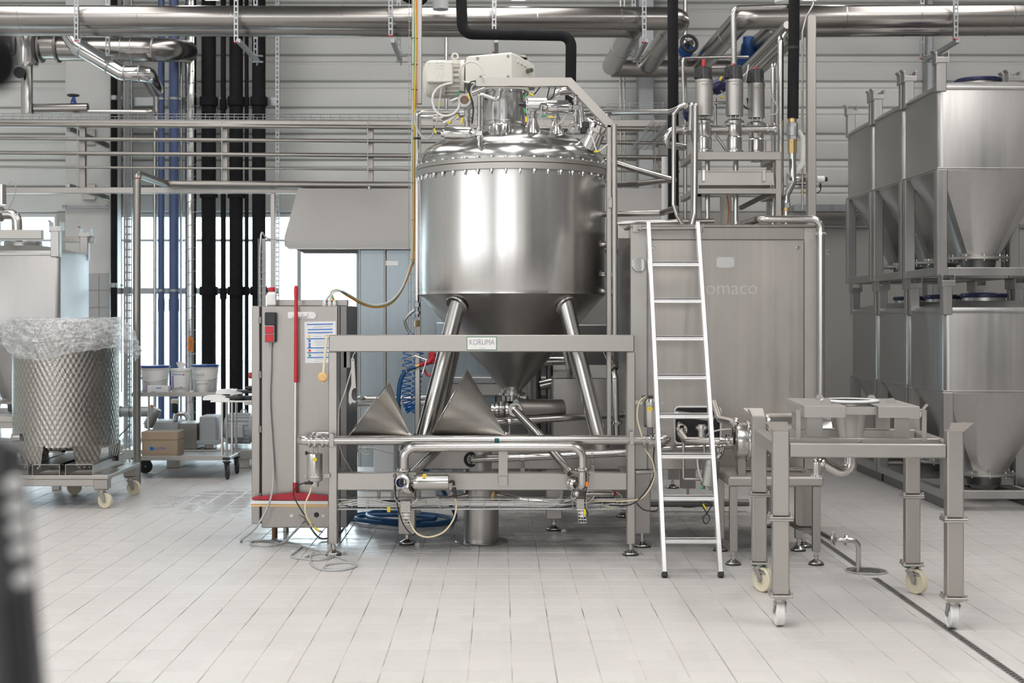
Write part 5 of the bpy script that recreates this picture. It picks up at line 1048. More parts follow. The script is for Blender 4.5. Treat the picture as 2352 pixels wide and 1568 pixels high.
t = T('sample_cock', 'little sampling tap beside the vessel outlet', 'tap', P(1203, 925, 10.2)); g = G(); g.lathe([(.0, 0), (.02, 0), (.028, .008), (.028, .014), (.014, .02), (.014, .04), (.022, .045), (.022, .075), (0, .08)], P(1192, 912, 10.3), (.8, -.55, -.1), 18); part(t, 'tap_body', g, 'polished_steel'); g = G(); g.cyl(P(1206, 919, 10.15), P(1206, 931, 10.15), .012, n=10); part(t, 'handle', g, 'dark_steel')
g = G(); g.tube([P(1112, 970, 10.0), P(1445, 951, 10.35), P(1500, 950, 10.4)], S(17, 10.1)/2, .1, 18); one('cross_pipe', 'steel cross pipe behind the right leg of the vessel', 'pipe', g, 'tube_steel')
t = T('pipe_clip', 'small pipe clip with stud on the cross pipe by the funnel', 'clip', P(1170, 1000, 10.0)); g = G(); g.cyl(P(1167, 967, 10.03), P(1173, 966.5, 10.03), S(19.5, 10)/2, n=18); part(t, 'clip_ring', g, 'polished_steel'); g = G(); g.cyl(P(1170, 975, 10.03), P(1170, 1000, 10.03), .007, n=8); part(t, 'stud', g, 'tube_steel')
# upright pipe right of the right leg
t = T('upright_pipe', 'bent upright steel pipe with union right of the vessel leg', 'pipe', P(1413, 1000, 10.1)); g = G(); g.tube([P(1385, 790, 10.5), P(1408, 842, 10.15), P(1412, 870, 10.1), P(1415, 1003, 10.1)], S(17, 10.1)/2, .05, 18); part(t, 'pipe_body', g, 'tube_steel'); union(t, P(1415, 970, 10.1), (0, 0, 1), S(17, 10.1)/2, .02, big=1.7); clamp(t, P(1408, 846, 10.12), (.35, -.6, -.75), S(19, 10.1)/2, .013, big=1.5)
# boxes and stage behind the vessel
g = G(); Ybx = 11.0; g.bx(X(1270, Ybx), X(1442, Ybx), Ybx, Ybx+.7, .66, Z(868, Ybx), .006); t = one('pump_housing', 'brownish stainless box housing behind the right vessel leg', 'housing', g, 'panel_steel')
g = G(); g.add([P(1270, 868, Ybx), P(1442, 868, Ybx), P(1442, 838, Ybx+.5), P(1270, 838, Ybx+.5), P(1270, 868, Ybx+.5), P(1442, 868, Ybx+.5)], [(0, 1, 2, 3), (0, 3, 4), (1, 5, 2), (0, 4, 5, 1), (3, 2, 5, 4)]); part(t, 'sloped_lid', g, 'matte_steel')
g = G(); Yst = 12.2; g.bx(X(1020, Yst), X(1290, Yst), Yst, Yst+1.1, Z(908, Yst), Z(880, Yst), .006); t = one('service_stage', 'steel service stage with chequer plate edge behind the vessel', 'platform', g, 'frame_steel')
g = G(); g.bx(X(1020, Yst), X(1290, Yst), Yst-.02, Yst+1.1, Z(880, Yst), Z(866, Yst), .004); part(t, 'tread_plate', g, 'galvanised')
gt = G(); gt.beam((0, 0, -.012), (.025, 0, .012), .006, .006, .001); tm_ = mesh('tread_bar', gt, 'galvanised')
for i in range(22): same(t, 'tread_bar', tm_, V(X(1030+i*11.5, Yst), Yst-.022, Z(873, Yst))-ROOT[t.name])
for q in (1030, 1280): g = G(); g.bx(X(q, Yst)-.03, X(q, Yst)+.03, Yst+.05, Yst+.11, 0, Z(908, Yst), .004); part(t, 'stage_post', g, 'frame_steel')
g = G(); g.bx(X(1000, 12.6), X(1140, 12.6), 12.6, 13.3, 0, Z(740, 12.6), .01); one('steel_cupboard', 'plain grey steel cupboard behind the left vessel leg', 'cupboard', g, 'screen_sheet')
g = G(); g.bx(X(1140, 12.4), X(1430, 12.4), 12.45, 13.2, 0, Z(745, 12.4), .01); one('steel_cupboard', 'dark steel cupboard standing behind the vessel cone', 'cupboard', g, 'dark_steel')
for q, r_, lab in ((1228, .055, 'thick'), (1262, .03, 'slimmer')): vpipe('standpipe', '%s dark standpipe behind the vessel cone' % lab, q, r_*2*F/11.5, 780, 1100, 11.5, 'dark_steel')
g = G(); g.cyl(P(1210, 830, 11.3), P(1320, 828, 11.3), .035, n=18); g.cyl(P(1240, 885, 11.4), P(1300, 872, 11.4), .04, n=18); one('manifold', 'dark cross pipes behind the vessel cone', 'pipe', g, 'tube_steel')
for q, lab in ((1040, 'left'), (985, 'far left')):
    pass
# ---------------------------------------------------------------- machine cabinet
YC = 9.78; kc = lambda n: S(n, YC); ztop = Z(515, YC); zbot = Z(1078, YC); xl, xr = X(1448.5, YC), X(1880, YC)
cb = T('machine_cabinet', 'big brushed stainless machine cabinet behind the ladder', 'cabinet', ((xl+xr)/2, YC, 0))
g = G(); g.bx(xl, xr, YC+.012, YC+1.05, zbot, ztop-.02, .008); part(cb, 'body', g, 'panel_steel')
g = G(); g.bx(xl-.004, xr+.004, YC, YC+1.06, ztop-.022, ztop, .006); part(cb, 'top_plate', g, 'panel_steel')
g = G(); g.bx(xl, X(1487, YC), YC, YC+.02, zbot, ztop-.022, .004); part(cb, 'corner_post', g, 'matte_steel'); g = G(); g.bx(X(1847, YC), xr, YC, YC+.02, zbot, ztop-.022, .004); part(cb, 'corner_post', g, 'matte_steel')
g = G(); g.bx(X(1487, YC), X(1847, YC), YC, YC+.02, Z(550.5, YC), ztop-.022, .004); part(cb, 'header_panel', g, 'panel_steel')
dr = G(); xd0, xd1, zd0, zd1 = X(1489.5, YC), X(1844.5, YC), zbot+.005, Z(553, YC); cx0, cx1, cz0, cz1 = X(1549, YC), X(1655, YC), Z(1018, YC), Z(934, YC)
yd0, yd1 = YC-.006, YC+.012
dr.bx(xd0, cx0, yd0, yd1, zd0, zd1, .003); dr.bx(cx1, xd1, yd0, yd1, zd0, zd1, .003); dr.bx(cx0, cx1, yd0, yd1, cz1, zd1, 0); dr.bx(cx0, cx1, yd0, yd1, zd0, cz0, 0)
g = G(); vs = [(xd0, zd0), (xd1, zd0), (xd1, zd1), (xd0, zd1), (cx0, cz0), (cx1, cz0), (cx1, cz1), (cx0, cz1)]
g.add([(a, yd0, b) for a, b in vs]+[(a, yd1, b) for a, b in vs], [(0, 1, 5, 4), (1, 2, 6, 5), (2, 3, 7, 6), (3, 0, 4, 7), (0, 8, 9, 1), (1, 9, 10, 2), (2, 10, 11, 3), (3, 11, 8, 0), (4, 5, 13, 12), (5, 6, 14, 13), (6, 7, 15, 14), (7, 4, 12, 15)]); door = part(cb, 'door', g, 'cabinet_steel')
g = G(); g.bx(cx0+.002, cx1-.002, YC+.006, YC+.011, cz0+.002, cz1-.002, 0); part(door, 'opening', g, 'black_plastic', 'black sheet for the shade in the pipe opening')  # black sheet stands in for the shade inside the cut-out
g = G(); ip = []
for (a, b, s0) in ((cx1-.03, cz1-.03, 0), (cx0+.03, cz1-.03, 90), (cx0+.03, cz0+.03, 180), (cx1-.03, cz0+.03, 270)): ip += [V(a+.03*math.cos(R(s0+i*15)), YC-.008, b+.03*math.sin(R(s0+i*15))) for i in range(7)]
g.sweep(ip, .008, 8, closed=True); part(door, 'edge_rubber', g, 'white_plastic', 'pale edge trim')
for q in (1500.5, 1831.5): g = G(); g.lathe([(0, .008), (.006, .008), (.010, .005), (.014, .005), (.015, 0)], P(q, 569, YC-.006), (0, -1, 0), 20); part(door, 'lock', g, 'polished_steel')
g = G(); g.box(P(1666, 602.5, YC-.008), (kc(41), .003, kc(25)), .001); pl = part(door, 'type_plate', g, 'label_plate')
for sx in (-1, 1):
    for sz in (-1, 1): g = G(); g.cyl(P(1666+sx*17.5, 602.5+sz*10, YC-.009), P(1666+sx*17.5, 602.5+sz*10, YC-.012), .0035, n=8); part(pl, 'rivet', g, 'dark_steel')
t_ = text(door, 'romaco', P(1672, 662, YC-.0062), kc(44), 'ghost_logo', space=1.0, ext=.0003)
g = G(); c = P(1467, 608, YC); rr = kc(17); vs = []; n = 48
for y_, k_ in ((0, 1), (-.018, 1), (-.022, .94)):
    for i in range(n): a = 2*math.pi*i/n; q = rr*k_*(1-.07*max(0, math.cos(8*a))**8); vs.append(c+V(q*math.cos(a), y_, q*math.sin(a)))
vs.append(c+V(0, -.021, 0)); g.add(vs, [(l*n+i, (l+1)*n+i, (l+1)*n+(i+1) % n, l*n+(i+1) % n) for l in range(2) for i in range(n)]+[(2*n+i, 3*n, 2*n+(i+1) % n) for i in range(n)]); part(cb, 'round_knob', g, 'polished_steel', 'notched round steel disc')
g = G(); g.cyl(P(1464, 524, YC-.04), P(1606, 523, YC-.04), .014, n=18); part(cb, 'ladder_rail', g, 'tube_steel')
for q in (1465, 1609):
    g = G(); g.box(P(q-3, 525, YC-.006), (kc(17), .008, kc(17)), .002); pp = part(cb, 'rail_plate', g, 'matte_steel'); g = G(); g.bx(X(q+3, YC), X(q+5, YC), YC-.06, YC, Z(531, YC), Z(516, YC), .001); part(cb, 'rail_lug', g, 'matte_steel')
    for sz in (-5, 5): g = G(); g.cyl(P(q-5-sz*.4, 525+sz, YC-.010), P(q-5-sz*.4, 525+sz, YC-.016), .007, n=10); part(pp, 'screw', g, 'polished_steel')
for q, y_, in ((1477, YC+.06), (1850, YC+.06), (1490, 10.75), (1840, 10.75)):
    x_ = X(q, YC); z_ = Z(1226, YC); g = G(); g.bx(x_-.055, x_+.055, y_-.05, y_+.06, z_, zbot, .005); part(cb, 'leg_box', g, 'panel_steel'); foot(cb, x_, y_, z_, .058)
# ---------------------------------------------------------------- ladder
yl0, yl1 = 8.69, 9.68; zl = Z(519, 9.68)
ld = T('ladder', 'narrow aluminium ladder leaning against the machine cabinet', 'ladder', (X(1590, 8.69), 8.69, 0)); xb0, xb1 = X(1526, 8.69), X(1655, 8.69); xt0, xt1 = X(1489, yl1), X(1602, yl1)
def lp(x0_, x1_, f_): return V(x0_+(x1_-x0_)*f_, yl0+(yl1-yl0)*f_, .02+(zl+.02-.02)*f_)
nrm = V(0, -(zl), (yl1-yl0)).normalized()
for a, b in ((xb0, xt0), (xb1, xt1)):
    g = G(); g.beam(lp(a, b, 0), lp(a, b, 1), .028, .058, .003, up=nrm); st = part(ld, 'rail', g, 'ladder_aluminium'); g = G(); d = (lp(a, b, 1)-lp(a, b, 0)).normalized(); g.beam(lp(a, b, 0)-d*.025, lp(a, b, 0)+d*.012, .034, .064, .006, up=nrm); part(ld, 'rubber_foot', g, 'black_plastic')
    g = G(); g.beam(lp(a, b, .992)+nrm*-.02, lp(a, b, .992)+nrm*-.06, .02, .03, .002); part(ld, 'hook', g, 'matte_steel')
for ry in (1236, 1138, 1042, 950, 861, 772, 686, 602):
    f_ = .5
    for _ in range(12):
        p = lp(xb0, xt0, f_); e = (VY-F*(p.z-H)/p.y)-ry; f_ += e*.0012
    a, b = lp(xb0, xt0, f_), lp(xb1, xt1, f_); g = G(); g.beam(a, b, .030, .011, .002, up=(0, 0, 1)); g.beam(a+V(0, -.012, -.012), b+V(0, -.012, -.012), .006, .030, .001, up=(0, 0, 1)); g.beam(a+V(0, .012, -.017), b+V(0, .012, -.017), .006, .025, .001, up=(0, 0, 1)); g.cyl(a+V(0, -.008, -.024), b+V(0, -.008, -.024), .009, n=10); part(ld, 'rung', g, 'ladder_aluminium')
# ---------------------------------------------------------------- valve tower on top of the cabinet
YV = 9.95; kv = lambda n: S(n, YV)
tf = T('valve_tower_stand', 'square steel tube frame standing on the machine cabinet', 'frame', (X(1690, YV), YV, ztop))
def fb(x0_, x1_, y0_, y1_, Y, d=.045, name='frame_bar', m_='frame_steel'): g = G(); g.bx(X(x0_, Y), X(x1_, Y), Y, Y+d, Z(y1_, Y), Z(y0_, Y), .003); return part(tf, name, g, m_)
fb(1601, 1795, 348, 367, YV); fb(1601, 1783, 432, 445, YV); fb(1782.5, 1795, 367, 515, YV, name='upright'); fb(1588, 1600.5, 348, 515, YV, name='upright'); fb(1760, 1772, 322, 348, YV, name='stub')
Yv2 = 10.55; fb(1596, 1770, 352, 368, Yv2); fb(1600, 1780, 440, 452, Yv2); fb(1762, 1774, 368, 520, Yv2, name='upright'); fb(1600, 1612, 368, 520, Yv2, name='upright'); fb(1655, 1680, 450, 525, Yv2, name='upright')
for q in (350, 434):
    for xq in (1594, 1789): g = G(); g.bx(X(xq, YV)-.02, X(xq, YV)+.02, YV+.045, Yv2, Z(q+14, YV), Z(q, YV), .003); part(tf, 'side_bar', g, 'frame_steel')
g = G(); g.beam(P(1790, 432, YV+.1), P(1700, 478, Yv2-.1), .03, .03, .003); part(tf, 'brace', g, 'dark_steel')
t = T('drip_tray', 'shallow sheet tray with two hooks hung in the tower frame', 'tray', P(1690, 426, YV)); g = G(); g.prism([(0, 0), (kv(170), 0), (kv(175), -kv(2)), (kv(178), -kv(30)), (0, -kv(30))], P(1601, 395, YV+.02), (1, 0, 0), (0, 0, 1), (0, .3, 0)); part(t, 'tray_body', g, 'matte_steel')
g = G(); g.bx(X(1601, YV), X(1772, YV), YV+.012, YV+.018, Z(394, YV), Z(391, YV), .001); part(t, 'tray_rim', g, 'matte_steel')
for q in (1616.5, 1755): g = G(); g.bx(X(q-3, YV), X(q+3, YV), YV+.002, YV+.012, Z(415, YV), Z(390, YV), .001); part(t, 'hook', g, 'polished_steel')
for q in (1605, 1772): g = G(); g.bx(X(q-1, YV), X(q+1, YV), YV+.02, YV+.03, Z(433, YV), Z(424, YV), .001); part(t, 'tray_pin', g, 'tube_steel')
def seatvalve(label, px, w, top, capb, actb, Y, redtop, bodyb=345):
    x = X(px, Y); r = S(w, Y)/2; k = lambda y: Z(y, Y); t = T('seat_valve', label, 'valve', (x, Y, k(bodyb)), 'seat valves on the tower')
    g = G(); g.lathe([(r, 0), (r*.99, .004), (r, .01), (r, k(capb)-k(actb)-.02), (r*1.05, k(capb)-k(actb)-.015), (r*1.05, k(capb)-k(actb))], (x, Y, k(actb)), n=36); g.lathe([(0, 0), (r, 0)], (x, Y, k(actb)), n=36); act = part(t, 'actuator', g, 'matte_steel')
    g = G(); hc = k(top)-k(capb); g.lathe([(r*.99, 0), (r*.99, .004), (r*.93, .012), (r*.90, hc*.9), (r*.82, hc), (0, hc)], (x, Y, k(capb)), n=28); g.box((x-r*.9, Y-.005, k(capb)+hc*.5), (r*.5, .05, hc*.8), .006); g.cyl((x+r*.5, Y-r*.8, k(capb)), (x+r*.5, Y-r*.8, k(capb)+.03), .01, n=8); g.cyl((x-r*.5, Y-r*.8, k(capb)), (x-r*.5, Y-r*.8, k(capb)+.03), .01, n=8); part(t, 'control_head', g, 'black_plastic', 'black control head')
    g = G(); g.lathe([(.013, 0), (.013, k(redtop)-k(top)-.01), (.009, k(redtop)-k(top)), (0, k(redtop)-k(top))], (x-.003, Y, k(top)), n=14); part(t, 'position_light', g, 'red_plastic', 'red indicator tip')
    o = part(t, 'warning_mark', G().add([], []), 'dark_steel') if False else None
    s_ = r*.42; pz = k(actb)+.42*(k(capb)-k(actb)); c = V(x+r*.25, Y-r*.985, pz); g = G(); tri = [c+V(-s_*.7, 0, -s_*.6), c+V(s_*.7, .004, -s_*.6), c+V(0, 0, s_*.8)]; g.sweep(tri, .0008, 4, closed=True); part(act, 'warning_mark', g, 'dark_steel')
    text(act, 'ARMATUR\nVM', (x+r*.1, Y-r*1.0, k(actb)+.82*(k(capb)-k(actb))), .014, 'dark_steel', ext=.0003)
    for sx in (-.45, .1, .55): g = G(); g.cyl((x+r*sx, Y-.02, k(actb)-.045), (x+r*sx, Y-.02, k(actb)+.002), .008, n=8); part(t, 'lantern_post', g, 'tube_steel')
    rb = S(35, Y)/2; zb_ = k(bodyb+22); zt__ = k(actb+9)
    g = G(); hb = zt__-zb_; g.lathe([(0, 0), (rb*.75, 0), (rb*.75, hb*.15), (rb*1.15, hb*.17), (rb*1.15, hb*.23), (rb*.95, hb*.25), (rb, hb*.32), (rb, hb*.55), (rb*.9, hb*.58), (rb, hb*.62), (rb, hb*.86), (rb*1.25, hb*.9), (rb*1.25, hb*.96), (rb*.9, hb), (0, hb)], (x, Y, zb_), n=32); part(t, 'valve_body', g, 'tube_steel')
    return t
seatvalve('left seat valve of the tower with longest red tip', 1617, 40, 155, 184, 266, YV+.12, 136, 345)
seatvalve('middle seat valve of the tower below the upright pipe', 1687, 40, 152, 184, 266, YV+.12, 146, 345)
seatvalve('right seat valve of the tower, lower than the others', 1737, 38.5, 160, 193, 271, YV+.25, 153, 350)
t = T('tower_manifold', 'horizontal manifold tube joining the three seat valves', 'pipe', P(1680, 305, YV+.12)); Ym = YV+.12; rm_ = S(17, Ym)/2
g = G(); g.tube([P(1572, 338, Ym+.1), P(1524, 330, Ym), P(1540, 300, Ym), P(1560, 297, Ym), P(1780, 296, Ym)], rm_, .05, 18); part(t, 'tube', g, 'tube_steel')
union(t, P(1571, 297, Ym), (1, 0, 0), rm_, .014, big=1.6); union(t, P(1778, 296, Ym), (1, 0, 0), rm_, .016, big=1.75); union(t, P(1762, 296, Ym), (1, 0, 0), rm_, .012, big=1.3)
for pts, r_, lab in (([P(1575, 240, YV-.02), P(1560, 246, YV-.02), P(1548, 262, YV-.02), P(1547, 470, YV-.02), P(1555, 495, YV-.02), P(1567, 515, YV)], .016, 'bent tube down the left side of the valve tower'),
                      ([P(1586, 300, YV-.03), P(1588, 240, YV-.03), P(1598, 240, YV-.03), P(1596, 490, YV-.03), P(1590, 515, YV-.02)], .018, 'hairpin tube in front of the left tower post'),
                      ([P(1410, 258, 10.9), P(1540, 257, 10.2), P(1575, 243, YV)], .022, 'horizontal tube from the lid to the valve tower'),
                      ([P(1571, 245, 10.1), P(1568, 134, 10.1), P(1718, 131, 10.4)], .011, 'thin tube arching over the left seat valve'),
                      ([P(1686, 155, 10.3), P(1685, 19, 10.3), P(1815, 15, 10.3)], .022, 'upright tube above the middle seat valve bending right at the top'),
                      ([P(1776, 515, 10.5), P(1776, 150, 10.5), P(1784, 140, 10.7)], .019, 'upright tube right of the right seat valve'),
                      ([P(1793, 515, 10.3), P(1793, 88, 10.3), P(1801, 78, 10.45), P(1806, 90, 10.6)], .023, 'tall upright tube beside the black insulated drop'),
                      ([P(1395, 368, 10.75), P(1470, 392, 10.4), P(1549, 414, 10.1)], .023, 'slanting tube from vessel to valve tower'),
                      ([P(1415, 425, 10.75), P(1470, 421, 10.4), P(1549, 412, 10.1)], .021, 'nearly level tube below the slanting one'),
                      ([P(1383, 492, 10.5), P(1520, 489, 10.2), P(1552, 478, 10.0)], .022, 'level tube from the vessel shell to the tower foot'),
                      ([P(1415, 513, 10.3), P(1560, 508, 10.1), P(1640, 507, 10.1)], .016, 'low tube lying along the cabinet top'),
                      ([P(1625, 350, 10.2), P(1625, 515, 10.2)], .018, 'drop tube under the left seat valve'), ([P(1690, 350, 10.2), P(1690, 515, 10.2)], .019, 'drop tube under the middle seat valve'),
                      ([P(1640, 236, 10.25), P(1670, 236, 10.25)], .012, 'short link tube between left and middle seat valves'),
                      ([P(1643, 225, 10.3), P(1644, 310, 10.3), P(1668, 345, 10.3)], .011, 'thin tube bending behind the left seat valve'),
                      ([P(1843, 480, 10.6), P(1843, 75, 10.6), P(1852, 40, 10.6), P(1868, 12, 10.6), P(1868, -40, 10.6)], .008, 'thin tube left of the square post')):
    g = G(); g.tube(pts, r_, max(.03, r_*2.2), 16); one('tower_tube', lab, 'pipe', g, 'tube_steel', 'tubes of the valve tower')
g = G(); g.bx(X(1666, 10.5), X(1700, 10.5), 10.4, 10.55, Z(240, 10.5), Z(195, 10.5), .02); 
t = T('positioner', 'dark tilted pneumatic positioner between the seat valves', 'positioner', P(1655, 220, 10.35)); g = G(); g.cyl(P(1640, 203, 10.35), P(1670, 190, 10.35), .055, n=24); g.cyl(P(1634, 206, 10.35), P(1642, 202, 10.35), .042, n=20); part(t, 'housing', g, 'navy_plastic'); g = G(); g.beam(P(1653, 186, 10.25), P(1658, 176, 10.25), .02, .015, .003); part(t, 'cable_tag', g, 'yellow_tag')
t = T('positioner', 'dark round positioner head left of the left seat valve', 'positioner', P(1583, 270, 10.3)); g = G(); g.ball(P(1583, 258, 10.3), .07, 18, 12, (.7, .7, 1)); part(t, 'housing', g, 'navy_plastic'); g = G(); g.cyl(P(1583, 258, 10.3), P(1600, 352, 10.5), .02, n=12); part(t, 'stem', g, 'tube_steel')
for q in ((1608, 178, 1600, 184), (1660, 220, 1650, 226), (1712, 200, 1716, 212), (1580, 285, 1582, 297)):
    pass
for i, (pts, m_, lab) in enumerate((([P(1655, 208, 10.2), P(1662, 214, 10.2), P(1672, 222, 10.2)], 'grey_cable', 'short grey wire under the dark positioner'), ([P(1706, 175, 10.05), P(1716, 165, 10.05), P(1719, 150, 10.1), P(1713, 190, 10.2)], 'white_cable', 'white wire loop between middle and right seat valves'), ([P(1760, 200, 10.1), P(1785, 246, 10.1), P(1780, 262, 10.1), P(1758, 263, 10.1)], 'grey_cable', 'grey wire right of the right seat valve'), ([P(1627, 440, 10.2), P(1626, 470, 10.2), P(1632, 512, 10.2)], 'orange_plastic', 'orange cable under the tower, left one'), ([P(1670, 448, 10.2), P(1674, 480, 10.2), P(1671, 512, 10.2)], 'orange_plastic', 'orange cable under the tower, right one'), ([P(1706, 240, 10.1), P(1718, 250, 10.2), P(1716, 225, 10.2)], 'black_rubber', 'black wire between middle and right seat valves'))):
    cable(lab, pts, .0045, m_, group='wires of the valve tower')
t = T('proximity_tag', 'yellow tag on the wiring behind the left seat valve', 'tag', P(1658, 224, 10.2)); g = G(); g.beam(P(1654, 222, 10.2), P(1661, 226, 10.2), .016, .012, .003); part(t, 'tag', g, 'yellow_tag')
# tube from cabinet top down its right front edge
t = T('corner_tube', 'polished tube running along the cabinet top and down its right edge', 'pipe', P(1886, 940, YC-.05)); g = G(); g.tube([P(1700, 516, YC+.5), P(1745, 503, YC-.02), P(1886, 503, YC-.05), P(1886, 1010, YC-.05)], S(16.5, YC)/2, .07, 20); part(t, 'tube', g, 'tube_steel'); union(t, P(1886, 537, YC-.05), (0, 0, 1), S(16.5, YC)/2, .014, big=1.7)
g = G(); g.sweep([P(1896, 575, YC), P(1906, 574, YC), P(1905, 584, YC), P(1896, 582, YC)], .003, 6); one('wire_hook', 'small wire hook on the right edge of the cabinet', 'hook', g, 'tube_steel')
# square post with rear beam and pipes along it
Ypo = 10.75; zpo = Z(33, Ypo); xpo = X(1865, Ypo); w_ = S(20, Ypo)
t = T('square_post', 'tall square steel post with beam running back at its top', 'post', (xpo, Ypo, ztop)); g = G(); g.bx(xpo-w_/2, xpo+w_/2, Ypo, Ypo+w_, 0, zpo, .004); part(t, 'post', g, 'frame_steel'); g = G(); g.bx(xpo-w_/2, xpo+w_/2, Ypo+w_, 13.0, zpo-w_*1.3, zpo, .004); part(t, 'rear_beam', g, 'frame_steel')
for i, (dx, dz_) in enumerate(((-.10, -.02), (-.17, -.06), (-.13, -.12))):
    g = G(); g.cyl((xpo+dx, Ypo+.1, zpo+dz_), (xpo+dx, 13.0, zpo+dz_), .03 if i else .022, n=16); one('beam_pipe', 'pipe running back beside the square post beam, %s one' % ('upper', 'outer', 'lower')[i], 'pipe', g, 'tube_steel', 'pipes along the rear beam')
# black insulated drop with valve train
Yi = 10.25; bpz = blackpipe('black foam insulated pipe dropping to the brass valve right of the tower', [P(1825, -60, Yi), P(1821, 272, Yi)], S(25.5, Yi)/2, extra=((P(1823, 110, Yi), V(0, 0, 1)),))
t = T('valve_train', 'brass and steel ball valve train below the black insulated drop', 'valve', P(1818, 460, Yi)); x_ = X(1820, Yi)
g = G(); g.cyl((x_, Yi, Z(282, Yi)), (x_, Yi, Z(270, Yi)), S(20, Yi)/2, n=18); part(t, 'brass_fitting', g, 'brass'); g = G(); g.cyl((x_, Yi, Z(352, Yi)), (x_, Yi, Z(320, Yi)), S(22, Yi)/2, n=8); part(t, 'brass_fitting', g, 'brass'); g = G(); g.nut((x_, Yi, Z(288, Yi)), (0, 0, 1), S(26, Yi)/2, S(10, Yi)); g.cyl((x_, Yi, Z(312, Yi)), (x_, Yi, Z(292, Yi)), S(26, Yi)/2, n=20); g.nut((x_, Yi, Z(316, Yi)), (0, 0, 1), S(24, Yi)/2, S(9, Yi)); part(t, 'ball_valve', g, 'galvanised')
g = G(); g.tube([V(x_, Yi, Z(350, Yi)), V(x_+.003, Yi, Z(405, Yi)), P(1822, 418, Yi), P(1806, 448, Yi), P(1806, 466, Yi)], S(16.5, Yi)/2, .05, 18); part(t, 'pipe', g, 'polished_steel'); g = G(); g.nut(P(1806, 472, Yi), (0, 0, 1), S(20, Yi)/2, S(10, Yi)); part(t, 'nut', g, 'galvanised'); g = G(); g.cyl(P(1806, 485, Yi), P(1806, 477, Yi), S(17, Yi)/2, n=12); part(t, 'brass_fitting', g, 'brass'); g = G(); g.cyl(P(1806, 515, Yi), P(1806, 485, Yi), S(13, Yi)/2, n=14); part(t, 'pipe', g, 'tube_steel')
g = G(); g.tube([P(1832, 300, Yi+.15), P(1843, 318, Yi+.15), P(1843, 375, Yi+.15), P(1828, 398, Yi+.15), P(1810, 402, Yi+.15)], S(13, Yi)/2, .06, 16); one('white_bend', 'pale bent pipe beside the brass valve train', 'pipe', g, 'white_paint')
t = T('rear_actuator', 'horizontal white and steel actuator crossing behind the square post', 'actuator', P(1850, 430, 10.95)); g = G(); g.cyl(P(1808, 411, 10.95), P(1860, 412, 10.95), S(26, 10.95)/2, n=26); part(t, 'cylinder', g, 'polished_steel'); g = G(); g.cyl(P(1876, 412, 10.95), P(1893, 412, 10.95), S(16, 10.95)/2, n=20); part(t, 'white_cap', g, 'white_plastic'); g = G(); g.cyl(P(1893, 412, 10.95), P(1900, 411, 10.95), .018, n=14); g.cyl(P(1884, 421, 10.95), P(1885, 432, 10.95), .008, n=8); part(t, 'plug', g, 'black_plastic'); g = G(); g.wire([P(1885, 430, 10.95), P(1884, 438, 10.95), P(1876, 444, 10.95)], .004, 6); part(t, 'wire', g, 'black_rubber'); g = G(); g.cyl(P(1810, 428, 10.95), P(1865, 430, 10.95), .02, n=14); part(t, 'lower_tube', g, 'tube_steel'); g = G(); g.beam(P(1838, 440, 10.85), P(1848, 442, 10.85), .02, .014, .003); part(t, 'cable_tag', g, 'yellow_tag')
t = T('roof_flange', 'white round flange at the top edge beside the insulated drop', 'flange', P(1812, 8, 10.6)); g = G(); g.lathe([(0, -.03), (.06, -.02), (.085, .0), (.09, .03), (.09, .06)], P(1806, 6, 10.6), n=28); part(t, 'flange', g, 'white_paint'); g = G(); g.cyl(P(1806, 0, 10.6), P(1806, -60, 10.6), .07, n=20); part(t, 'riser', g, 'white_paint')
# ---------------------------------------------------------------- pump group at the cabinet foot
Ypu = 9.25; t = T('pump', 'round stainless pump head with pipe stubs right of the ladder foot', 'pump', P(1700, 1060, Ypu)); kp = lambda n: S(n, Ypu)
g = G(); c = P(1686, 1012, Ypu); g.lathe([(0, 0), (kp(35), 0), (kp(40), .008), (kp(42), .02), (kp(42), .075), (kp(45), .08), (kp(45), .10), (kp(30), .11)], c, (1, 0, 0), 44); part(t, 'pump_cover', g, 'tube_steel'); g = G(); g.torus(c+V(.085, 0, 0), (1, 0, 0), kp(45), .007, 44, 8); part(t, 'clamp_band', g, 'polished_steel')
g = G(); g.cyl(c+V(.1, 0, 0), c+V(.22, 0, 0), kp(32), n=32); part(t, 'seal_housing', g, 'panel_steel'); g = G(); g.lathe([(0, 0), (kp(50), 0), (kp(53), .02), (kp(53), kp(145)), (kp(46), kp(150)), (0, kp(150))], P(1757, 1000, Ypu+.1), (1, 0, 0), 44); part(t, 'motor_cover', g, 'polished_steel')
g = G(); g.tube([P(1564, 975, 9.7), P(1564, 996, 9.55), P(1576, 1012, 9.45), P(1640, 1013, 9.3), P(1686, 1012, Ypu)], kp(18)/2, .05, 20); part(t, 'suction_pipe', g, 'tube_steel'); g = G(); g.cyl(P(1652, 1012, Ypu), P(1666, 1012, Ypu), kp(20)/2, kp(14)/2, n=20); part(t, 'reducer', g, 'tube_steel'); union(t, P(1671, 1012, Ypu), (1, 0, 0), kp(14)/2, .016, big=2.3)
g = G(); g.cyl(P(1612, 1008, 9.4), P(1612, 975, 9.4), kp(17)/2, n=20); part(t, 'tee', g, 'tube_steel'); union(t, P(1612, 982, 9.4), (0, 0, 1), kp(17)/2, .018, big=1.7); clamp(t, P(1567, 986, 9.6), (.3, -.7, .4), kp(19)/2, .014, big=1.5)
g = G(); g.tube([P(1640, 925, 9.65), P(1652, 962, 9.4), P(1686, 970, 9.25), P(1694, 990, 9.25)], kp(17)/2, .04, 18); part(t, 'pressure_pipe', g, 'tube_steel'); clamp(t, P(1687, 971, 9.25), (.8, -.1, -.4), kp(19)/2, .014, big=1.5)
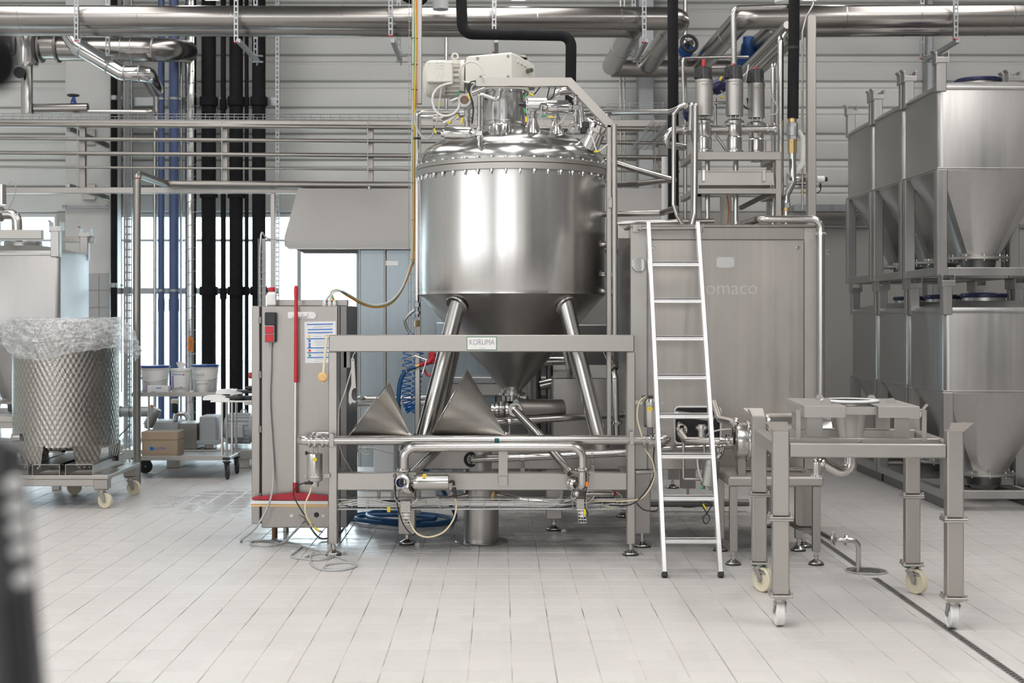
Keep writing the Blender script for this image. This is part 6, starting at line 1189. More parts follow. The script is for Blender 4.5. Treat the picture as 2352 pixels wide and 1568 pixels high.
g = G(); g.cyl(P(1552, 950, 9.72), P(1640, 962, 9.66), kp(15)/2, n=18); part(t, 'inner_pipe', g, 'tube_steel')
g = G(); g.tube([P(1652, 1020, 9.4), P(1660, 1035, 9.4), P(1648, 1052, 9.4)], kp(13)/2, .03, 16); part(t, 'drain_bend', g, 'tube_steel'); clamp(t, P(1655, 1032, 9.36), (.5, -.8, 0), kp(15)/2, .012, big=1.5)
g = G(); g.bx(X(1694, Ypu), X(1712, Ypu), Ypu-.03, Ypu+.06, .56, Z(1050, Ypu), .004); part(t, 'pump_foot', g, 'panel_steel')
g = G(); g.tube([P(1515, 1030, 9.6), P(1690, 1023, 9.7), P(1860, 1028, 9.7)], kp(15)/2, .1, 16); one('rear_pipe', 'thin pipe behind the ladder leading past the pump', 'pipe', g, 'tube_steel')
g = G(); g.tube([P(1570, 1000, 9.5), P(1570, 1100, 9.5), P(1618, 1100, 9.5), P(1618, 1020, 9.5)], .011, .012, 8); one('pipe_support', 'U shaped square bar support under the suction pipe', 'bracket', g, 'frame_steel')
t = T('drain_actuator', 'tilted stainless actuator hanging behind the ladder foot', 'actuator', P(1632, 1125, 9.4)); actuator(t, P(1626, 1124, 9.4), P(1636, 1056, 9.4), S(38, 9.4)/2, 'matte_steel'); g = G(); g.beam(P(1610, 1122, 9.38), P(1617, 1118, 9.38), .014, .014, .003); g.beam(P(1610, 1108, 9.38), P(1614, 1106, 9.38), .012, .012, .003); part(t, 'air_fitting', g, 'green_plastic', 'green air fittings')
cable('white air tube beside the tilted actuator', [P(1614, 1106, 9.38), P(1606, 1085, 9.38), P(1602, 1062, 9.4), P(1604, 1040, 9.45)], .0055, 'white_cable')
cable('black cable loop with yellow tag below the tilted actuator', [P(1616, 1150, 9.4), P(1634, 1158, 9.4), P(1626, 1175, 9.4), P(1614, 1190, 9.4), P(1622, 1203, 9.4), P(1630, 1190, 9.4), P(1622, 1176, 9.4), P(1610, 1155, 9.4), P(1608, 1140, 9.42)], .004, 'black_rubber', tags=((P(1618, 1163, 9.39), (.5, 0, -.9), 'yellow_tag'),))
cable('white air tube arching to the pump head', [P(1621, 1005, 9.4), P(1630, 994, 9.35), P(1655, 987, 9.3), P(1682, 985, 9.25)], .0055, 'white_cable')
g = G(); g.cyl(P(1488, 1156, 11.6), P(1720, 1154, 11.6), .03, n=16); one('floor_pipe', 'dark low pipe running behind the ladder near the floor', 'pipe', g, 'dark_steel')
g = G(); g.cyl(P(1460, 1085, 9.75), P(1500, 1083, 9.75), S(9, 9.75)/2, n=14); one('stub_pipe', 'short thin pipe between frame post and ladder', 'pipe', g, 'tube_steel')
# ---------------------------------------------------------------- control cabinet left of the frame
YK = 9.9; kk = lambda n: S(n, YK)
ck = T('control_cabinet', 'tall narrow stainless control cabinet left of the front frame', 'cabinet', (X(690, YK), YK, 0)); zk0, zk1 = Z(1212, YK), Z(702, YK); xk0, xk1 = X(600, YK), X(776, YK); yb = YK+.75
g = G(); g.bx(xk0, xk1, YK, yb, zk0, zk1, .006); part(ck, 'body', g, 'panel_steel')
g = G(); g.bx(X(578, YK), X(597, YK), YK-.004, yb-.02, Z(1203, YK), zk1, .005); part(ck, 'door_leaf', g, 'panel_steel')
g = G(); g.bx(X(596, YK), xk0+.001, YK+.012, yb-.03, zk0+.03, zk1-.01, .001); part(ck, 'door_gap_shade', g, 'black_rubber')  # black filler paints the shaded gap between door leaf and body
for q in (735, 860, 985, 1140): g = G(); g.bx(X(594, YK), X(601, YK), YK-.008, YK+.01, Z(q+8, YK), Z(q-8, YK), .002); part(ck, 'hinge', g, 'dark_steel')
g = G(); g.bx(X(776, YK), X(780, YK), YK+.01, yb-.01, zk0, zk1-.002, .002); part(ck, 'side_gap_shade', g, 'dark_steel')  # dark strip paints the shade in the gap at the right edge
g = G(); g.bx(X(780, YK), X(790, YK)+.02, YK+.02, yb-.01, zk0, zk1, .004); part(ck, 'side_door', g, 'dark_steel')
g = G(); g.bx(X(606, YK), X(794, YK), YK+.12, YK+.19, zk1, Z(688, YK), .004); part(ck, 'top_rail', g, 'panel_steel')
g = G(); g.bx(X(788, YK), X(804, YK), YK+.02, YK+.10, Z(845, YK), Z(775, YK), .003); part(ck, 'side_box', g, 'panel_steel')
for q, y_ in ((603, YK+.35), (745, YK+.09), (745, YK+.6), (615, YK+.65)): g = G(); g.cyl((X(q, YK)+.03, y_, 0), (X(q, YK)+.03, y_, zk0+.005), .021, n=16); part(ck, 'foot', g, 'copper_rust' if q == 603 else 'tube_steel')
for q, yq, m_, r_ in ((670, 1184, 'white_plastic', 5), (688, 1186, 'grey_cable', 5), (727, 1182, 'black_plastic', 6), (743, 1184, 'white_plastic', 4)): g = G(); g.lathe([(0, .004), (kk(r_)*.8, .004), (kk(r_), .001), (kk(r_), -.002)], P(q, yq, YK), (0, -1, 0), 18); part(ck, 'plug_or_dark_hole', g, m_)  # the black disc paints the dark of an open hole
g = G(); c = P(572, 862, YK+.1); g.cyl(c, c+V(.05, 0, 0), .022, n=16); part(ck, 'emergency_knob', g, 'red_plastic', 'red round knob on the left side')
for q in (745, 757, 768): g = G(); g.lathe([(.016, 0), (.016, .02), (.012, .024), (.012, .035), (.006, .04)], P(q, 702, YK+.08), n=14); part(ck, 'cable_gland', g, 'white_plastic')
# socket box on its face
t = T('switch_box', 'black and red switched socket box on the control cabinet', 'switch', P(620, 786, YK)); g = G(); g.box(P(622, 732, YK-.03), (kk(25), .06, kk(30)), .006); g.box(P(623, 765, YK-.022), (kk(24), .044, kk(40)), .006); part(t, 'housing', g, 'black_plastic'); g = G(); g.box(P(618.5, 766.5, YK-.05), (kk(23), .014, kk(39)), .005); part(t, 'face_plate', g, 'grey_cable')
for q in (757.5, 776.5): g = G(); g.box(P(618.5, q, YK-.06), (kk(19), .012, kk(16.5)), .005); part(t, 'push_button', g, 'red_plastic')
g = G(); g.cyl(P(622, 797, YK-.02), P(622, 786, YK-.02), .013, n=12); part(t, 'cable_gland', g, 'grey_cable')
def FP(px, py, z=.006): y = F*(H-z)/(py-VY); return V((px-VX)*y/F, y, z)
cable('grey mains cable hanging down the control cabinet and coiling on the floor', [P(622, 796, YK-.02), P(621, 850, YK-.03), P(619, 920, YK-.03), P(624, 1010, YK-.035), P(628, 1080, YK-.04), P(625, 1130, YK-.10), P(612, 1170, YK-.14), P(585, 1215, YK-.17), FP(553, 1243), FP(590, 1241), FP(625, 1243), FP(640, 1250), FP(610, 1254), FP(577, 1250), FP(585, 1243), FP(640, 1242), FP(690, 1252), FP(680, 1266), FP(668, 1277), FP(690, 1283), FP(730, 1285), FP(757, 1279), FP(745, 1271), FP(712, 1275), FP(700, 1283), FP(735, 1286), FP(765, 1277), FP(722, 1270), FP(713, 1282), FP(718, 1298), FP(740, 1308), FP(785, 1309), FP(818, 1300), FP(800, 1292), FP(755, 1296), FP(748, 1304), FP(790, 1307), FP(818, 1297), FP(790, 1284), FP(740, 1268), FP(700, 1256), FP(660, 1251), FP(643, 1250), FP(660, 1238, .05), P(690, 1205, YK-.12), P(700, 1195, YK-.03), P(690, 1187, YK-.012)], .0075, 'grey_cable', k=7)
cable('pale rubber cable lying beside the control cabinet foot', [P(690, 1187, YK-.01), P(705, 1200, YK-.03), FP(730, 1232, .03), FP(752, 1236, .01), FP(780, 1222), FP(792, 1205), FP(793, 1185, .05), P(806, 1160, YK+.3)], .007, 'grey_cable')
# squeegee in a wall holder
t = T('tool_holder', 'white plastic tool holder rail on the control cabinet', 'holder', P(692, 735, YK)); g = G(); g.box(P(690, 724, YK-.006), (kk(58), .012, kk(16)), .005); g.box(P(682, 724, YK-.022), (kk(22), .03, kk(9)), .004); g.box(P(702, 723, YK-.018), (kk(8), .024, kk(8)), .003); g.cyl(P(718, 724, YK-.012), P(718, 724, YK), kk(8), n=20); part(t, 'rail', g, 'white_plastic')
Yq2 = YK-.05; t = T('squeegee', 'red floor squeegee hung upright on the control cabinet', 'squeegee', P(680, 1160, Yq2)); ks = lambda n: S(n, Yq2)
g = G(); x_ = X(680, Yq2); g.lathe([(0, Z(655, Yq2)), (ks(4.2), Z(657, Yq2)), (ks(5.2), Z(664, Yq2)), (ks(5), Z(680, Yq2)), (ks(4.2), Z(690, Yq2)), (ks(4.4), Z(760, Yq2)), (ks(5), Z(763, Yq2)), (ks(4.5), Z(768, Yq2)), (ks(5), Z(800, Yq2)), (ks(4.6), Z(806, Yq2)), (ks(5), Z(840, Yq2)), (ks(5), Z(878, Yq2)), (0, Z(878, Yq2))], (x_, Yq2, 0), n=18); part(t, 'grip', g, 'red_plastic'); g = G(); g.cyl(P(679, 878, Yq2), P(678, 1112, Yq2), ks(3.6), n=16); part(t, 'shaft', g, 'ladder_aluminium')
g = G(); g.cyl(P(678, 1108, Yq2), P(678, 1140, Yq2), ks(5.6), ks(6.5), n=16); g.prism([(-ks(99), -ks(4)), (ks(74), -ks(6)), (ks(74), ks(4)), (ks(12), ks(11)), (-ks(12), ks(11)), (-ks(99), ks(1))], P(679, 1143, Yq2-.02), (1, 0, 0), (0, 0, 1), (0, .045, 0)); part(t, 'head', g, 'red_rubber'); g = G(); g.prism([(-ks(102), -ks(4)), (ks(74), -ks(5)), (ks(74), ks(3)), (-ks(102), ks(4))], P(679, 1153, Yq2-.012), (1, 0, 0), (0, 0, 1), (0, .03, 0)); part(t, 'white_lip', g, 'white_plastic'); g = G(); g.prism([(-ks(103), -ks(3)), (ks(74), -ks(4)), (ks(74), ks(1.5)), (-ks(103), ks(2))], P(679, 1160, Yq2-.014), (1, 0, 0), (0, 0, 1), (0, .034, 0)); part(t, 'foam_blade', g, 'foam_tan')
# laminated notice
t = T('notice_sheet', 'laminated blue and white instruction sheet on the control cabinet', 'notice', P(737, 833, YK)); g = G(); M_ = Matrix.Rotation(R(-1.2), 3, 'Y'); cN = P(736, 785.5, YK-.002); g.box(cN, (kk(72), .0016, kk(95)), .0003, M_); sh = part(t, 'sheet', g, 'paper')
def mark(dx, dy, w, h, m_, nm='print_bar', y=-.0012): g = G(); g.box(cN+M_ @ V(kk(dx), y, -kk(dy)), (kk(w), .0006, kk(h)), .0001, M_); part(sh, nm, g, m_)
for dy, w in ((-41, 60), (-29, 57), (-22, 57), (-8, 62), (13, 62), (24, 62), (35, 62)): mark(0, dy, w, 2.6, 'print_blue')
for dy, w in ((-36, 40), (-33, 24), (-19, 30), (-13, 20), (-5, 40), (-2, 34), (1, 42), (4, 30), (7, 38), (17, 36), (20, 30), (28, 38), (31, 28), (39, 40), (44, 20)): mark(6 if w > 25 else -6, dy, w, .9, 'print_grey', 'print_line')
for dx, dy, m_ in ((-25, -15, 'print_yellow'), (16, -14, 'print_yellow'), (24, -14, 'print_yellow')):
    g = G(); c_ = cN+M_ @ V(kk(dx), -.0012, -kk(dy)); g.prism([(-kk(3.5), -kk(3)), (kk(3.5), -kk(3)), (0, kk(3.5))], c_, (1, 0, 0), (0, 0, 1), (0, -.0006, 0)); part(sh, 'warning_triangle', g, m_)
for dx, dy, m_ in ((-25, -3, 'print_blue'), (-25, 4, 'print_blue'), (-25, 10, 'print_blue')): g = G(); c_ = cN+M_ @ V(kk(dx), -.0012, -kk(dy)); g.cyl(c_, c_-V(0, .0006, 0), kk(2.9), n=16); part(sh, 'mandatory_sign', g, m_)
mark(-25, 19, 5.5, 5.5, 'print_red', 'fire_sign'); mark(-25, 30, 5.5, 5.5, 'print_green', 'first_aid_sign')
# dosing spoon hanging
Yw = YF-.02; t = T('round_brush', 'cream handled stick with round orange sponge head hanging at the frame post', 'brush', P(741, 880, Yw)); g = G(); g.cyl(P(750, 775, Yw), P(743, 856, Yw), S(3.6, Yw), S(2.8, Yw), n=12); part(t, 'handle', g, 'cream_nylon'); g = G(); g.lathe([(0, -.022), (.024, -.02), (.033, -.01), (.034, .006), (.026, .016), (0, .02)], P(741, 866, Yw), (.2, -.9, .1), 22); part(t, 'sponge_head', g, 'foam_tan'); g = G(); g.cyl(P(741, 874, Yw), P(741, 881, Yw), .006, n=8); part(t, 'tip', g, 'cream_nylon'); g = G(); g.wire([P(750, 777, Yw), P(744, 772, Yw), P(756, 770, YF)], .0015, 5); part(t, 'hook_wire', g, 'tube_steel')
# bottle on the cabinet
t = T('plastic_bottle', 'white square plastic bottle with red cap on the control cabinet', 'bottle', P(624, 702, YK+.06)); xb_, yb_, zb_ = X(624, YK+.06), YK+.06, zk1; a = kk(11.5)
g = G(); lv_ = [(0, .86), (.006, 1), (kk(26), 1), (kk(31), .72), (kk(33), .5)]; vs = []; n = 24
for z, k_ in lv_:
    for i in range(n): th = 2*math.pi*i/n; e = .35; cx_, cy_ = math.cos(th), math.sin(th); s_ = a*k_*(1/max(abs(cx_), abs(cy_)))**.55; vs.append((xb_+s_*cx_, yb_+s_*cy_, zb_+z))
g.add(vs, [tuple(range(n))[::-1]]+[(l*n+i, l*n+(i+1) % n, (l+1)*n+(i+1) % n, (l+1)*n+i) for l in range(4) for i in range(n)]+[tuple(range(4*n, 5*n))]); part(t, 'body', g, 'white_plastic'); g = G(); g.lathe([(kk(8), kk(33)), (kk(8.5), kk(34)), (kk(8.3), kk(42)), (kk(7.6), kk(43)), (0, kk(43))], (xb_, yb_, zb_), n=28); part(t, 'cap', g, 'red_plastic')
# coloured cable bundle from the overhead tray to the cabinet
Yn = 10.75
for i, (m_, dx, lab) in enumerate((('orange_plastic', 3.2, 'orange cable of the bundle sagging to the control cabinet'), ('green_plastic', 1.0, 'green yellow earth cable of the bundle sagging to the control cabinet'), ('grey_cable', -1.2, 'grey cable of the bundle sagging to the control cabinet'), ('white_cable', -3.2, 'pale cable of the bundle sagging to the control cabinet'), ('yellow_tag', .2, 'thin yellow cable running up the wire riser left of the vessel'))):
    if m_ == 'yellow_tag': pts = [P(949, 600, Yn-.03), P(950, 450, Yn-.03), P(952, 240, Yn-.03), P(955, 100, Yn-.03), P(953, -40, Yn-.03)]; r_ = .0048
    else:
        o = i-1.5; pts = [P((768, 770, 745, 756)[i], 695, YK+.08), P(760+2*i, 672-o, YK+.1), P(775+3*i, 667+o, YK+.2), P(800, 678-1.5*o, 10.2), P(835, 697-1.5*o, 10.4), P(868, 703-1.6*o, 10.5), P(900, 692-2*o, 10.6), P(925, 660-1.5*o, 10.7), P(943+dx*.6, 612, Yn), P(949+dx, 580, Yn), P(949+dx, 400, Yn), P(951+dx, 240, Yn), P(953+dx, -40, Yn)]; r_ = .0075
    cable(lab, pts, r_, m_, group='coloured cable bundle')
t = T('wire_riser', 'narrow upright wire mesh riser left of the vessel', 'cable tray', P(948, 770, Yn)); g = G()
for q in (938, 944, 952, 957): g.cyl(P(q, 770, Yn+.02), P(q+2, -40, Yn+.02), .0022, n=5)
for i in range(40): yy = -30+i*20; g.sweep([P(938, yy, Yn-.06), P(938, yy, Yn+.02), P(957, yy, Yn+.02), P(957, yy, Yn-.06)], .0022, 5)
part(t, 'wire_basket', g, 'galvanised', kind='stuff')
g = G(); Yu = 10.95; g.bx(X(956, Yu), X(968.5, Yu), Yu, Yu+.06, Z(238, Yu), 6.5, .003); one('cable_channel', 'flat steel cable channel dropping from the roof left of the motor', 'channel', g, 'frame_steel')
g = G(); g.bx(X(953, 11.1), X(966, 11.1), 11.1, 11.15, 0, Z(262, 11.1), .003); one('riser_post', 'slim steel post carrying the wire riser beside the vessel', 'post', g, 'frame_steel')
for q in (88, 148, 206, 300, 420, 505, 596): g = G(); g.torus(P(952, q, Yn), (0, 0, 1), S(7, Yn), .0025, 14, 5); one('cable_tie', 'black cable tie on the riser bundle, %s from the top' % {88: 'first', 148: 'second', 206: 'third', 300: 'fourth', 420: 'fifth', 505: 'sixth', 596: 'seventh'}[q], 'cable tie', g, 'black_plastic', 'cable ties on the riser')
# ---- air line, coil, spray gun
t = T('air_regulator', 'pipe end fittings with quick coupling above the blue spiral hose', 'fitting', P(957, 770, 10.55)); g = G(); g.cyl(P(958, 690, 10.55), P(958, 728, 10.55), .018, n=14); g.nut(P(958, 700, 10.55), (0, 0, 1), .026, .03); g.nut(P(958, 718, 10.55), (0, 0, 1), .024, .02); part(t, 'fitting', g, 'galvanised'); g = G(); g.cyl(P(958, 735, 10.55), P(958, 750, 10.55), .02, n=8); part(t, 'brass_end', g, 'brass'); g = G(); g.tube([P(952, 712, 10.53), P(940, 722, 10.53), P(928, 735, 10.53), P(935, 755, 10.53), P(945, 770, 10.53)], .012, .03, 10); part(t, 'air_gun', g, 'galvanised')
g = G(); path = [P(940, 765, 10.6), P(935, 820, 10.6), P(933, 880, 10.6), P(934, 925, 10.6), P(943, 945, 10.6), P(954, 930, 10.6), P(956, 890, 10.6), P(960, 840, 10.6), P(962, 800, 10.6)]
sp_ = G(); sp_.v = []; fine = []
for i in range(len(path)-1):
    for j in range(40): fine.append(path[i].lerp(path[i+1], j/40))
pts = []
for i, p in enumerate(fine):
    d = (fine[min(i+1, len(fine)-1)]-fine[max(i-1, 0)]).normalized(); a_, b_ = d.cross(V(0, 1, 0)).normalized(), V(0, 1, 0); th = i*2*math.pi/9.5; pts.append(p+a_*math.cos(th)*S(11, 10.6)+b_*math.sin(th)*S(11, 10.6))
g.sweep(pts, .0048, 6); one('spiral_hose', 'bright blue spiral air hose hanging behind the funnels', 'hose', g, 'blue_coil')
Yy = 10.3; t = T('wash_hose', 'thick dark blue wash hose drooping to the floor coil', 'hose', FP(925, 1200)); g = G()
coil = [P(955, 842, Yy), P(935, 850, Yy), P(920, 875, Yy), P(915, 930, Yy), P(922, 985, Yy+.05), P(935, 1040, 10.6), P(1000, 1100, 10.9), P(1030, 1150, 11.1), FP(1046, 1185, .02), FP(1030, 1200, .02), FP(960, 1206, .02), FP(860, 1198, .02), FP(806, 1190, .02), FP(830, 1180, .02), FP(920, 1176, .02), FP(1010, 1184, .03), FP(1040, 1194, .05), FP(980, 1202, .05), FP(880, 1200, .05), FP(820, 1192, .05), FP(840, 1184, .05), FP(930, 1183, .05), FP(1000, 1190, .06), FP(940, 1198, .07), FP(860, 1190, .07), FP(845, 1180, .05), FP(890, 1165, .06), P(915, 1145, 11.3), P(960, 1100, 11.4), P(950, 1060, 11.4)]
g.wire(coil, .017, 10, 10); part(t, 'hose_body', g, 'blue_hose')
t = T('spray_gun', 'red trigger spray gun resting in a wire holder', 'spray gun', P(975, 870, Yy)); g = G(); g.tube([P(963, 838, Yy), P(985, 832, Yy), P(1000, 815, Yy+.05)], .018, .03, 14); g.box(P(992, 822, Yy+.03), (.05, .035, .09), .012); part(t, 'body', g, 'red_plastic'); g = G(); g.tube([P(975, 848, Yy), P(982, 865, Yy), P(1000, 855, Yy)], .008, .02, 8); part(t, 'trigger_guard', g, 'red_plastic'); g = G(); g.cyl(P(952, 842, Yy), P(966, 837, Yy), .015, n=12); part(t, 'hose_coupling', g, 'brass')
t = T('hose_holder', 'bent wire holder on a steel post behind the funnels', 'holder', P(960, 1000, 10.4)); g = G(); g.bx(X(953, 10.4), X(964, 10.4), 10.4, 10.44, .66, Z(812, 10.4), .003); part(t, 'post', g, 'frame_steel'); g = G(); g.sweep([P(935, 856, 10.25), P(928, 825, 10.25), P(953, 817, 10.25), P(980, 826, 10.25), P(971, 858, 10.25)], .006, 8); part(t, 'wire_hook', g, 'tube_steel')
# pipes behind the frame opening, left
for pts, r_, lab in (([P(812, 1010, 11.6), P(808, 928, 11.6), P(1040, 926, 11.6)], .026, 'front handrail like pipe behind the smaller funnel'), ([P(808, 926, 11.6), P(830, 915, 12.1), P(985, 914, 12.1)], .026, 'rear handrail like pipe behind the smaller funnel')):
    g = G(); g.tube(pts, r_, .05, 16); one('rear_tube', lab, 'pipe', g, 'tube_steel')
g = G(); g.bx(X(858, 11.9), X(905, 11.9), 11.9, 12.4, .25, Z(1020, 11.9), .005); t = one('junction_box', 'low grey junction box behind the front frame', 'box', g, 'vacuum_grey'); 
for q in (865, 898): g = G(); g.bx(X(q, 11.9)-.015, X(q, 11.9)+.015, 12.1, 12.13, 0, .26, .003); part(t, 'box_leg', g, 'frame_steel')
cable('pale cable loop behind the left of the lower beam', [P(805, 1040, 11.2), P(825, 1028, 11.2), P(845, 1030, 11.2), P(850, 1042, 11.2), P(835, 1044, 11.2), P(828, 1034, 11.2), P(850, 1028, 11.2), P(905, 1042, 11.3)], .006, 'white_cable')
cable('thin pale cable crossing the frame opening to the lower beam', [P(776, 1010, YF+.2), P(790, 1050, YF+.3), P(812, 1088, YF+.4)], .005, 'white_cable')
# lid wiring
Yl = 9.92
for pts, r_, m_, lab, tg in (([P(1040, 190, Yl), P(1012, 198, Yl), P(996, 215, Yl), P(994, 238, Yl), P(1003, 258, Yl), P(1020, 266, Yl), P(1040, 262, Yl), P(1052, 250, Yl), P(1056, 237, Yl)], .009, 'white_cable', 'thick white cable looping left of the lid under the motor', ()),
        ([P(1090, 190, Yl), P(1062, 186, Yl), P(1056, 165, Yl-.05), P(1066, 148, Yl-.05), P(1085, 142, Yl-.05), P(1103, 152, Yl-.05), P(1112, 172, Yl-.05)], .007, 'white_cable', 'white cable loop standing before the gearbox', ()),
        ([P(1093, 186, Yl), P(1080, 190, Yl), P(1076, 205, Yl), P(1082, 225, Yl), P(1087, 250, Yl), P(1084, 285, Yl)], .006, 'black_rubber', 'black cable bundle dropping from the beam end to the left actuator', ((P(1077, 222, Yl), (.35, 0, -1), 'yellow_tag'),)),
        ([P(1093, 192, Yl), P(1084, 200, Yl), P(1082, 215, Yl), P(1090, 235, Yl), P(1092, 262, Yl), P(1086, 288, Yl)], .006, 'grey_cable', 'grey cable dropping beside the black one from the beam end', ()),
        ([P(957, 250, 10.4), P(952, 275, 10.3), P(960, 300, 10.1), P(975, 318, 10.0), P(990, 315, 10.0), P(1000, 290, 10.0), P(1006, 260, 10.1), P(1010, 230, 10.2), P(1014, 200, 10.3)], .006, 'grey_cable', 'pale grey cable sagging left of the dome', ((P(1011, 238, 10.2), (.2, 0, 1), 'yellow_tag'),)),
        ([P(1013, 306, Yl), P(1003, 304, Yl), P(996, 298, Yl), P(998, 288, Yl)], .0045, 'black_rubber', 'short black wire with yellow tag at the left actuator', ((P(999, 301, Yl), (.6, 0, -1), 'yellow_tag'),)),
        ([P(1050, 215, 10.0), P(1058, 210, 10.0), P(1068, 214, 10.0)], .0045, 'black_rubber', 'short black wire with green plug at the transmitter', ((P(1052, 214, 10.0), (.4, 0, 1), 'green_plastic'),)),
        ([P(1205, 222, Yl), P(1215, 216, Yl), P(1225, 218, Yl), P(1240, 200, Yl)], .0045, 'black_rubber', 'black wire with green plug and yellow tag above the right actuators', ((P(1205, 221, Yl), (.6, 0, .6), 'green_plastic'), (P(1220, 217, Yl), (1, 0, -.4), 'yellow_tag'))),
        ([P(1204, 246, Yl), P(1206, 256, Yl), P(1209, 275, Yl), P(1206, 288, Yl), P(1196, 286, Yl)], .004, 'black_rubber', 'black wire with yellow tag left of the conical nozzle', ((P(1205, 254, Yl), (.2, 0, -1), 'green_plastic'), (P(1209, 274, Yl), (.1, 0, -1), 'yellow_tag'))),
        ([P(1244, 240, Yl-.05), P(1243, 265, Yl-.05), P(1252, 285, Yl-.05), P(1270, 290, Yl-.05), P(1290, 280, Yl-.05), P(1300, 262, Yl-.05)], .0055, 'grey_cable', 'grey wire sagging between the conical nozzles', ((P(1266, 269, Yl-.06), (1, 0, 0), 'yellow_tag'), (P(1249, 266, Yl-.06), (1, 0, .1), 'green_plastic'))),
        ([P(1262, 200, 10.1), P(1256, 225, 10.1), P(1250, 232, 10.1)], .004, 'black_rubber', 'black wire dropping from the beam, left of three', ()), ([P(1276, 200, 10.1), P(1270, 222, 10.1), P(1262, 230, 10.1)], .004, 'black_rubber', 'black wire dropping from the beam, middle of three', ()), ([P(1290, 200, 10.1), P(1276, 220, 10.1), P(1268, 232, 10.1)], .005, 'white_cable', 'white wire dropping from the beam beside the black ones', ()),
        ([P(1352, 303, 9.98), P(1362, 320, 9.95), P(1370, 347, 9.92), P(1376, 347, 9.92), P(1395, 332, 9.95)], .005, 'white_cable', 'white wire from the black sensor box down the dome', ((P(1370, 348, 9.91), (1, 0, .1), 'yellow_tag'),))):
    cable(lab, pts, r_, m_, group='wiring on the vessel lid', tags=tg)
# ---------------------------------------------------------------- drum under plastic film on its pallet truck
Yd_ = 12.25; xd_ = X(152, Yd_); rd = S(235, Yd_)/2; z0d, z1d = Z(1030, Yd_-.3), Z(735, Yd_)
t = T('steel_drum', 'round circle-polished steel drum standing on the wheeled pallet', 'drum', (xd_, Yd_, z0d-.16))
g = G(); g.lathe([(rd*.96, z0d), (rd, z0d+.02), (rd, z1d-.03), (rd+.006, z1d-.025), (rd+.008, z1d-.01), (rd+.004, z1d), (rd-.01, z1d), (rd-.012, z0d+.05)], (xd_, Yd_, 0), n=80); part(t, 'wall', g, 'marbled_steel')
g = G(); g.lathe([(0, z0d-.03), (rd*.7, z0d-.02), (rd*.96, z0d)], (xd_, Yd_, 0), n=48); part(t, 'bottom', g, 'dark_steel')
for a in (-112, -50, 40, 140):
    d = V(math.cos(R(a)), math.sin(R(a)), 0); e = V(-d.y, d.x, 0); w_ = .13; g = G(); c = V(xd_, Yd_, 0)+d*rd*.985
    g.prism([(-w_, z0d+.03), (w_, z0d+.03), (w_*.75, z0d-.16), (-w_*.75, z0d-.16)], c, e, (0, 0, 1), d*.008); part(t, 'foot_plate', g, 'marbled_steel')
g = G(); c = P(43, 1005, Yd_-.35); g.cyl(c, c+V(-.05, -.03, 0), .035, n=16); part(t, 'drain_plug', g, 'tube_steel')
from mathutils import noise as mnoise
g = G(); n = 200; m_ = 44; vs = []
for j in range(m_+1):
    for i in range(n):
        th = 2*math.pi*i/n; f_ = j/m_; c_, s_ = math.cos(th), math.sin(th); q = max(0, (f_-.16)/.84)
        p = V(c_*2.2, s_*2.2, f_*2.6); w1 = mnoise.turbulence(p*1.6, 4, True); w2 = mnoise.noise(p*4.5); w3 = abs(mnoise.noise(p*9+V(3, 1, 7)))
        dep = .31+.07*mnoise.noise(V(c_*1.7, s_*1.7, 4.2))+.06*math.sin(th*3+.5)
        if q <= 0: r_ = rd*(.3+.7*f_/.16)+.012; z = z1d+.02+.012*w2*f_/.16
        else: r_ = rd+.016+.16*min(1, q*1.7)**.8*(.55+.45*w1)*(1-.30*q*q)+.022*w2*q+.02*w3*q+.05*max(0, c_)**2*q; z = z1d+.02-dep*q**1.1+.02*w2*q
        vs.append((xd_+r_*c_, Yd_+r_*s_, z))
g.add(vs, [(j*n+i, j*n+(i+1) % n, (j+1)*n+(i+1) % n, (j+1)*n+i) for j in range(m_) for i in range(n)]+[tuple(range(n))[::-1]]); one('plastic_cover', 'crumpled clear plastic film draped over the steel drum', 'cover', g, 'plastic_film')
# wheeled pallet
xr_, xl_ = X(250, 11.78), X(250, 11.78)-1.05; y0_, y1_ = 11.76, 12.80; zd0_, zd1_ = .19, .285
t = T('pallet_truck', 'low wheeled stainless pallet under the drum', 'trolley', ((xl_+xr_)/2, (y0_+y1_)/2, 0))
for yy in (y0_, (y0_+y1_)/2-.05, y1_-.1): g = G(); g.bx(xl_, xr_, yy, yy+.10, zd1_-.035, zd1_, .004); part(t, 'deck_board', g, 'frame_steel'); g = G(); g.bx(xl_+.12, xr_-.12, yy+.02, yy+.08, zd0_, zd1_-.035, .004); part(t, 'lower_rail', g, 'frame_steel')
for xx in (xl_, xr_-.1): g = G(); g.bx(xx, xx+.1, y0_+.1, y1_-.1, zd1_-.036, zd1_-.002, .003); part(t, 'side_board', g, 'frame_steel')
for xx in (xl_, xr_-.125):
    for yy in (y0_, y1_-.11): g = G(); g.bx(xx, xx+.12, yy+.003, yy+.108, .165, zd1_-.035, .005); part(t, 'corner_block', g, 'panel_steel')
for xx in (xl_+.08, xl_+.40, xr_-.42):
    g = G(); w_ = .28; h_ = .09
    g.bx(xx, xx+.006, y0_+.02, y1_-.02, zd1_, zd1_+h_, .001); g.bx(xx+w_, xx+w_+.006, y0_+.02, y1_-.02, zd1_, zd1_+h_, .001); g.bx(xx, xx+w_+.006, y0_+.02, y1_-.02, zd1_+h_-.006, zd1_+h_, .001); part(t, 'fork_channel', g, 'frame_steel')
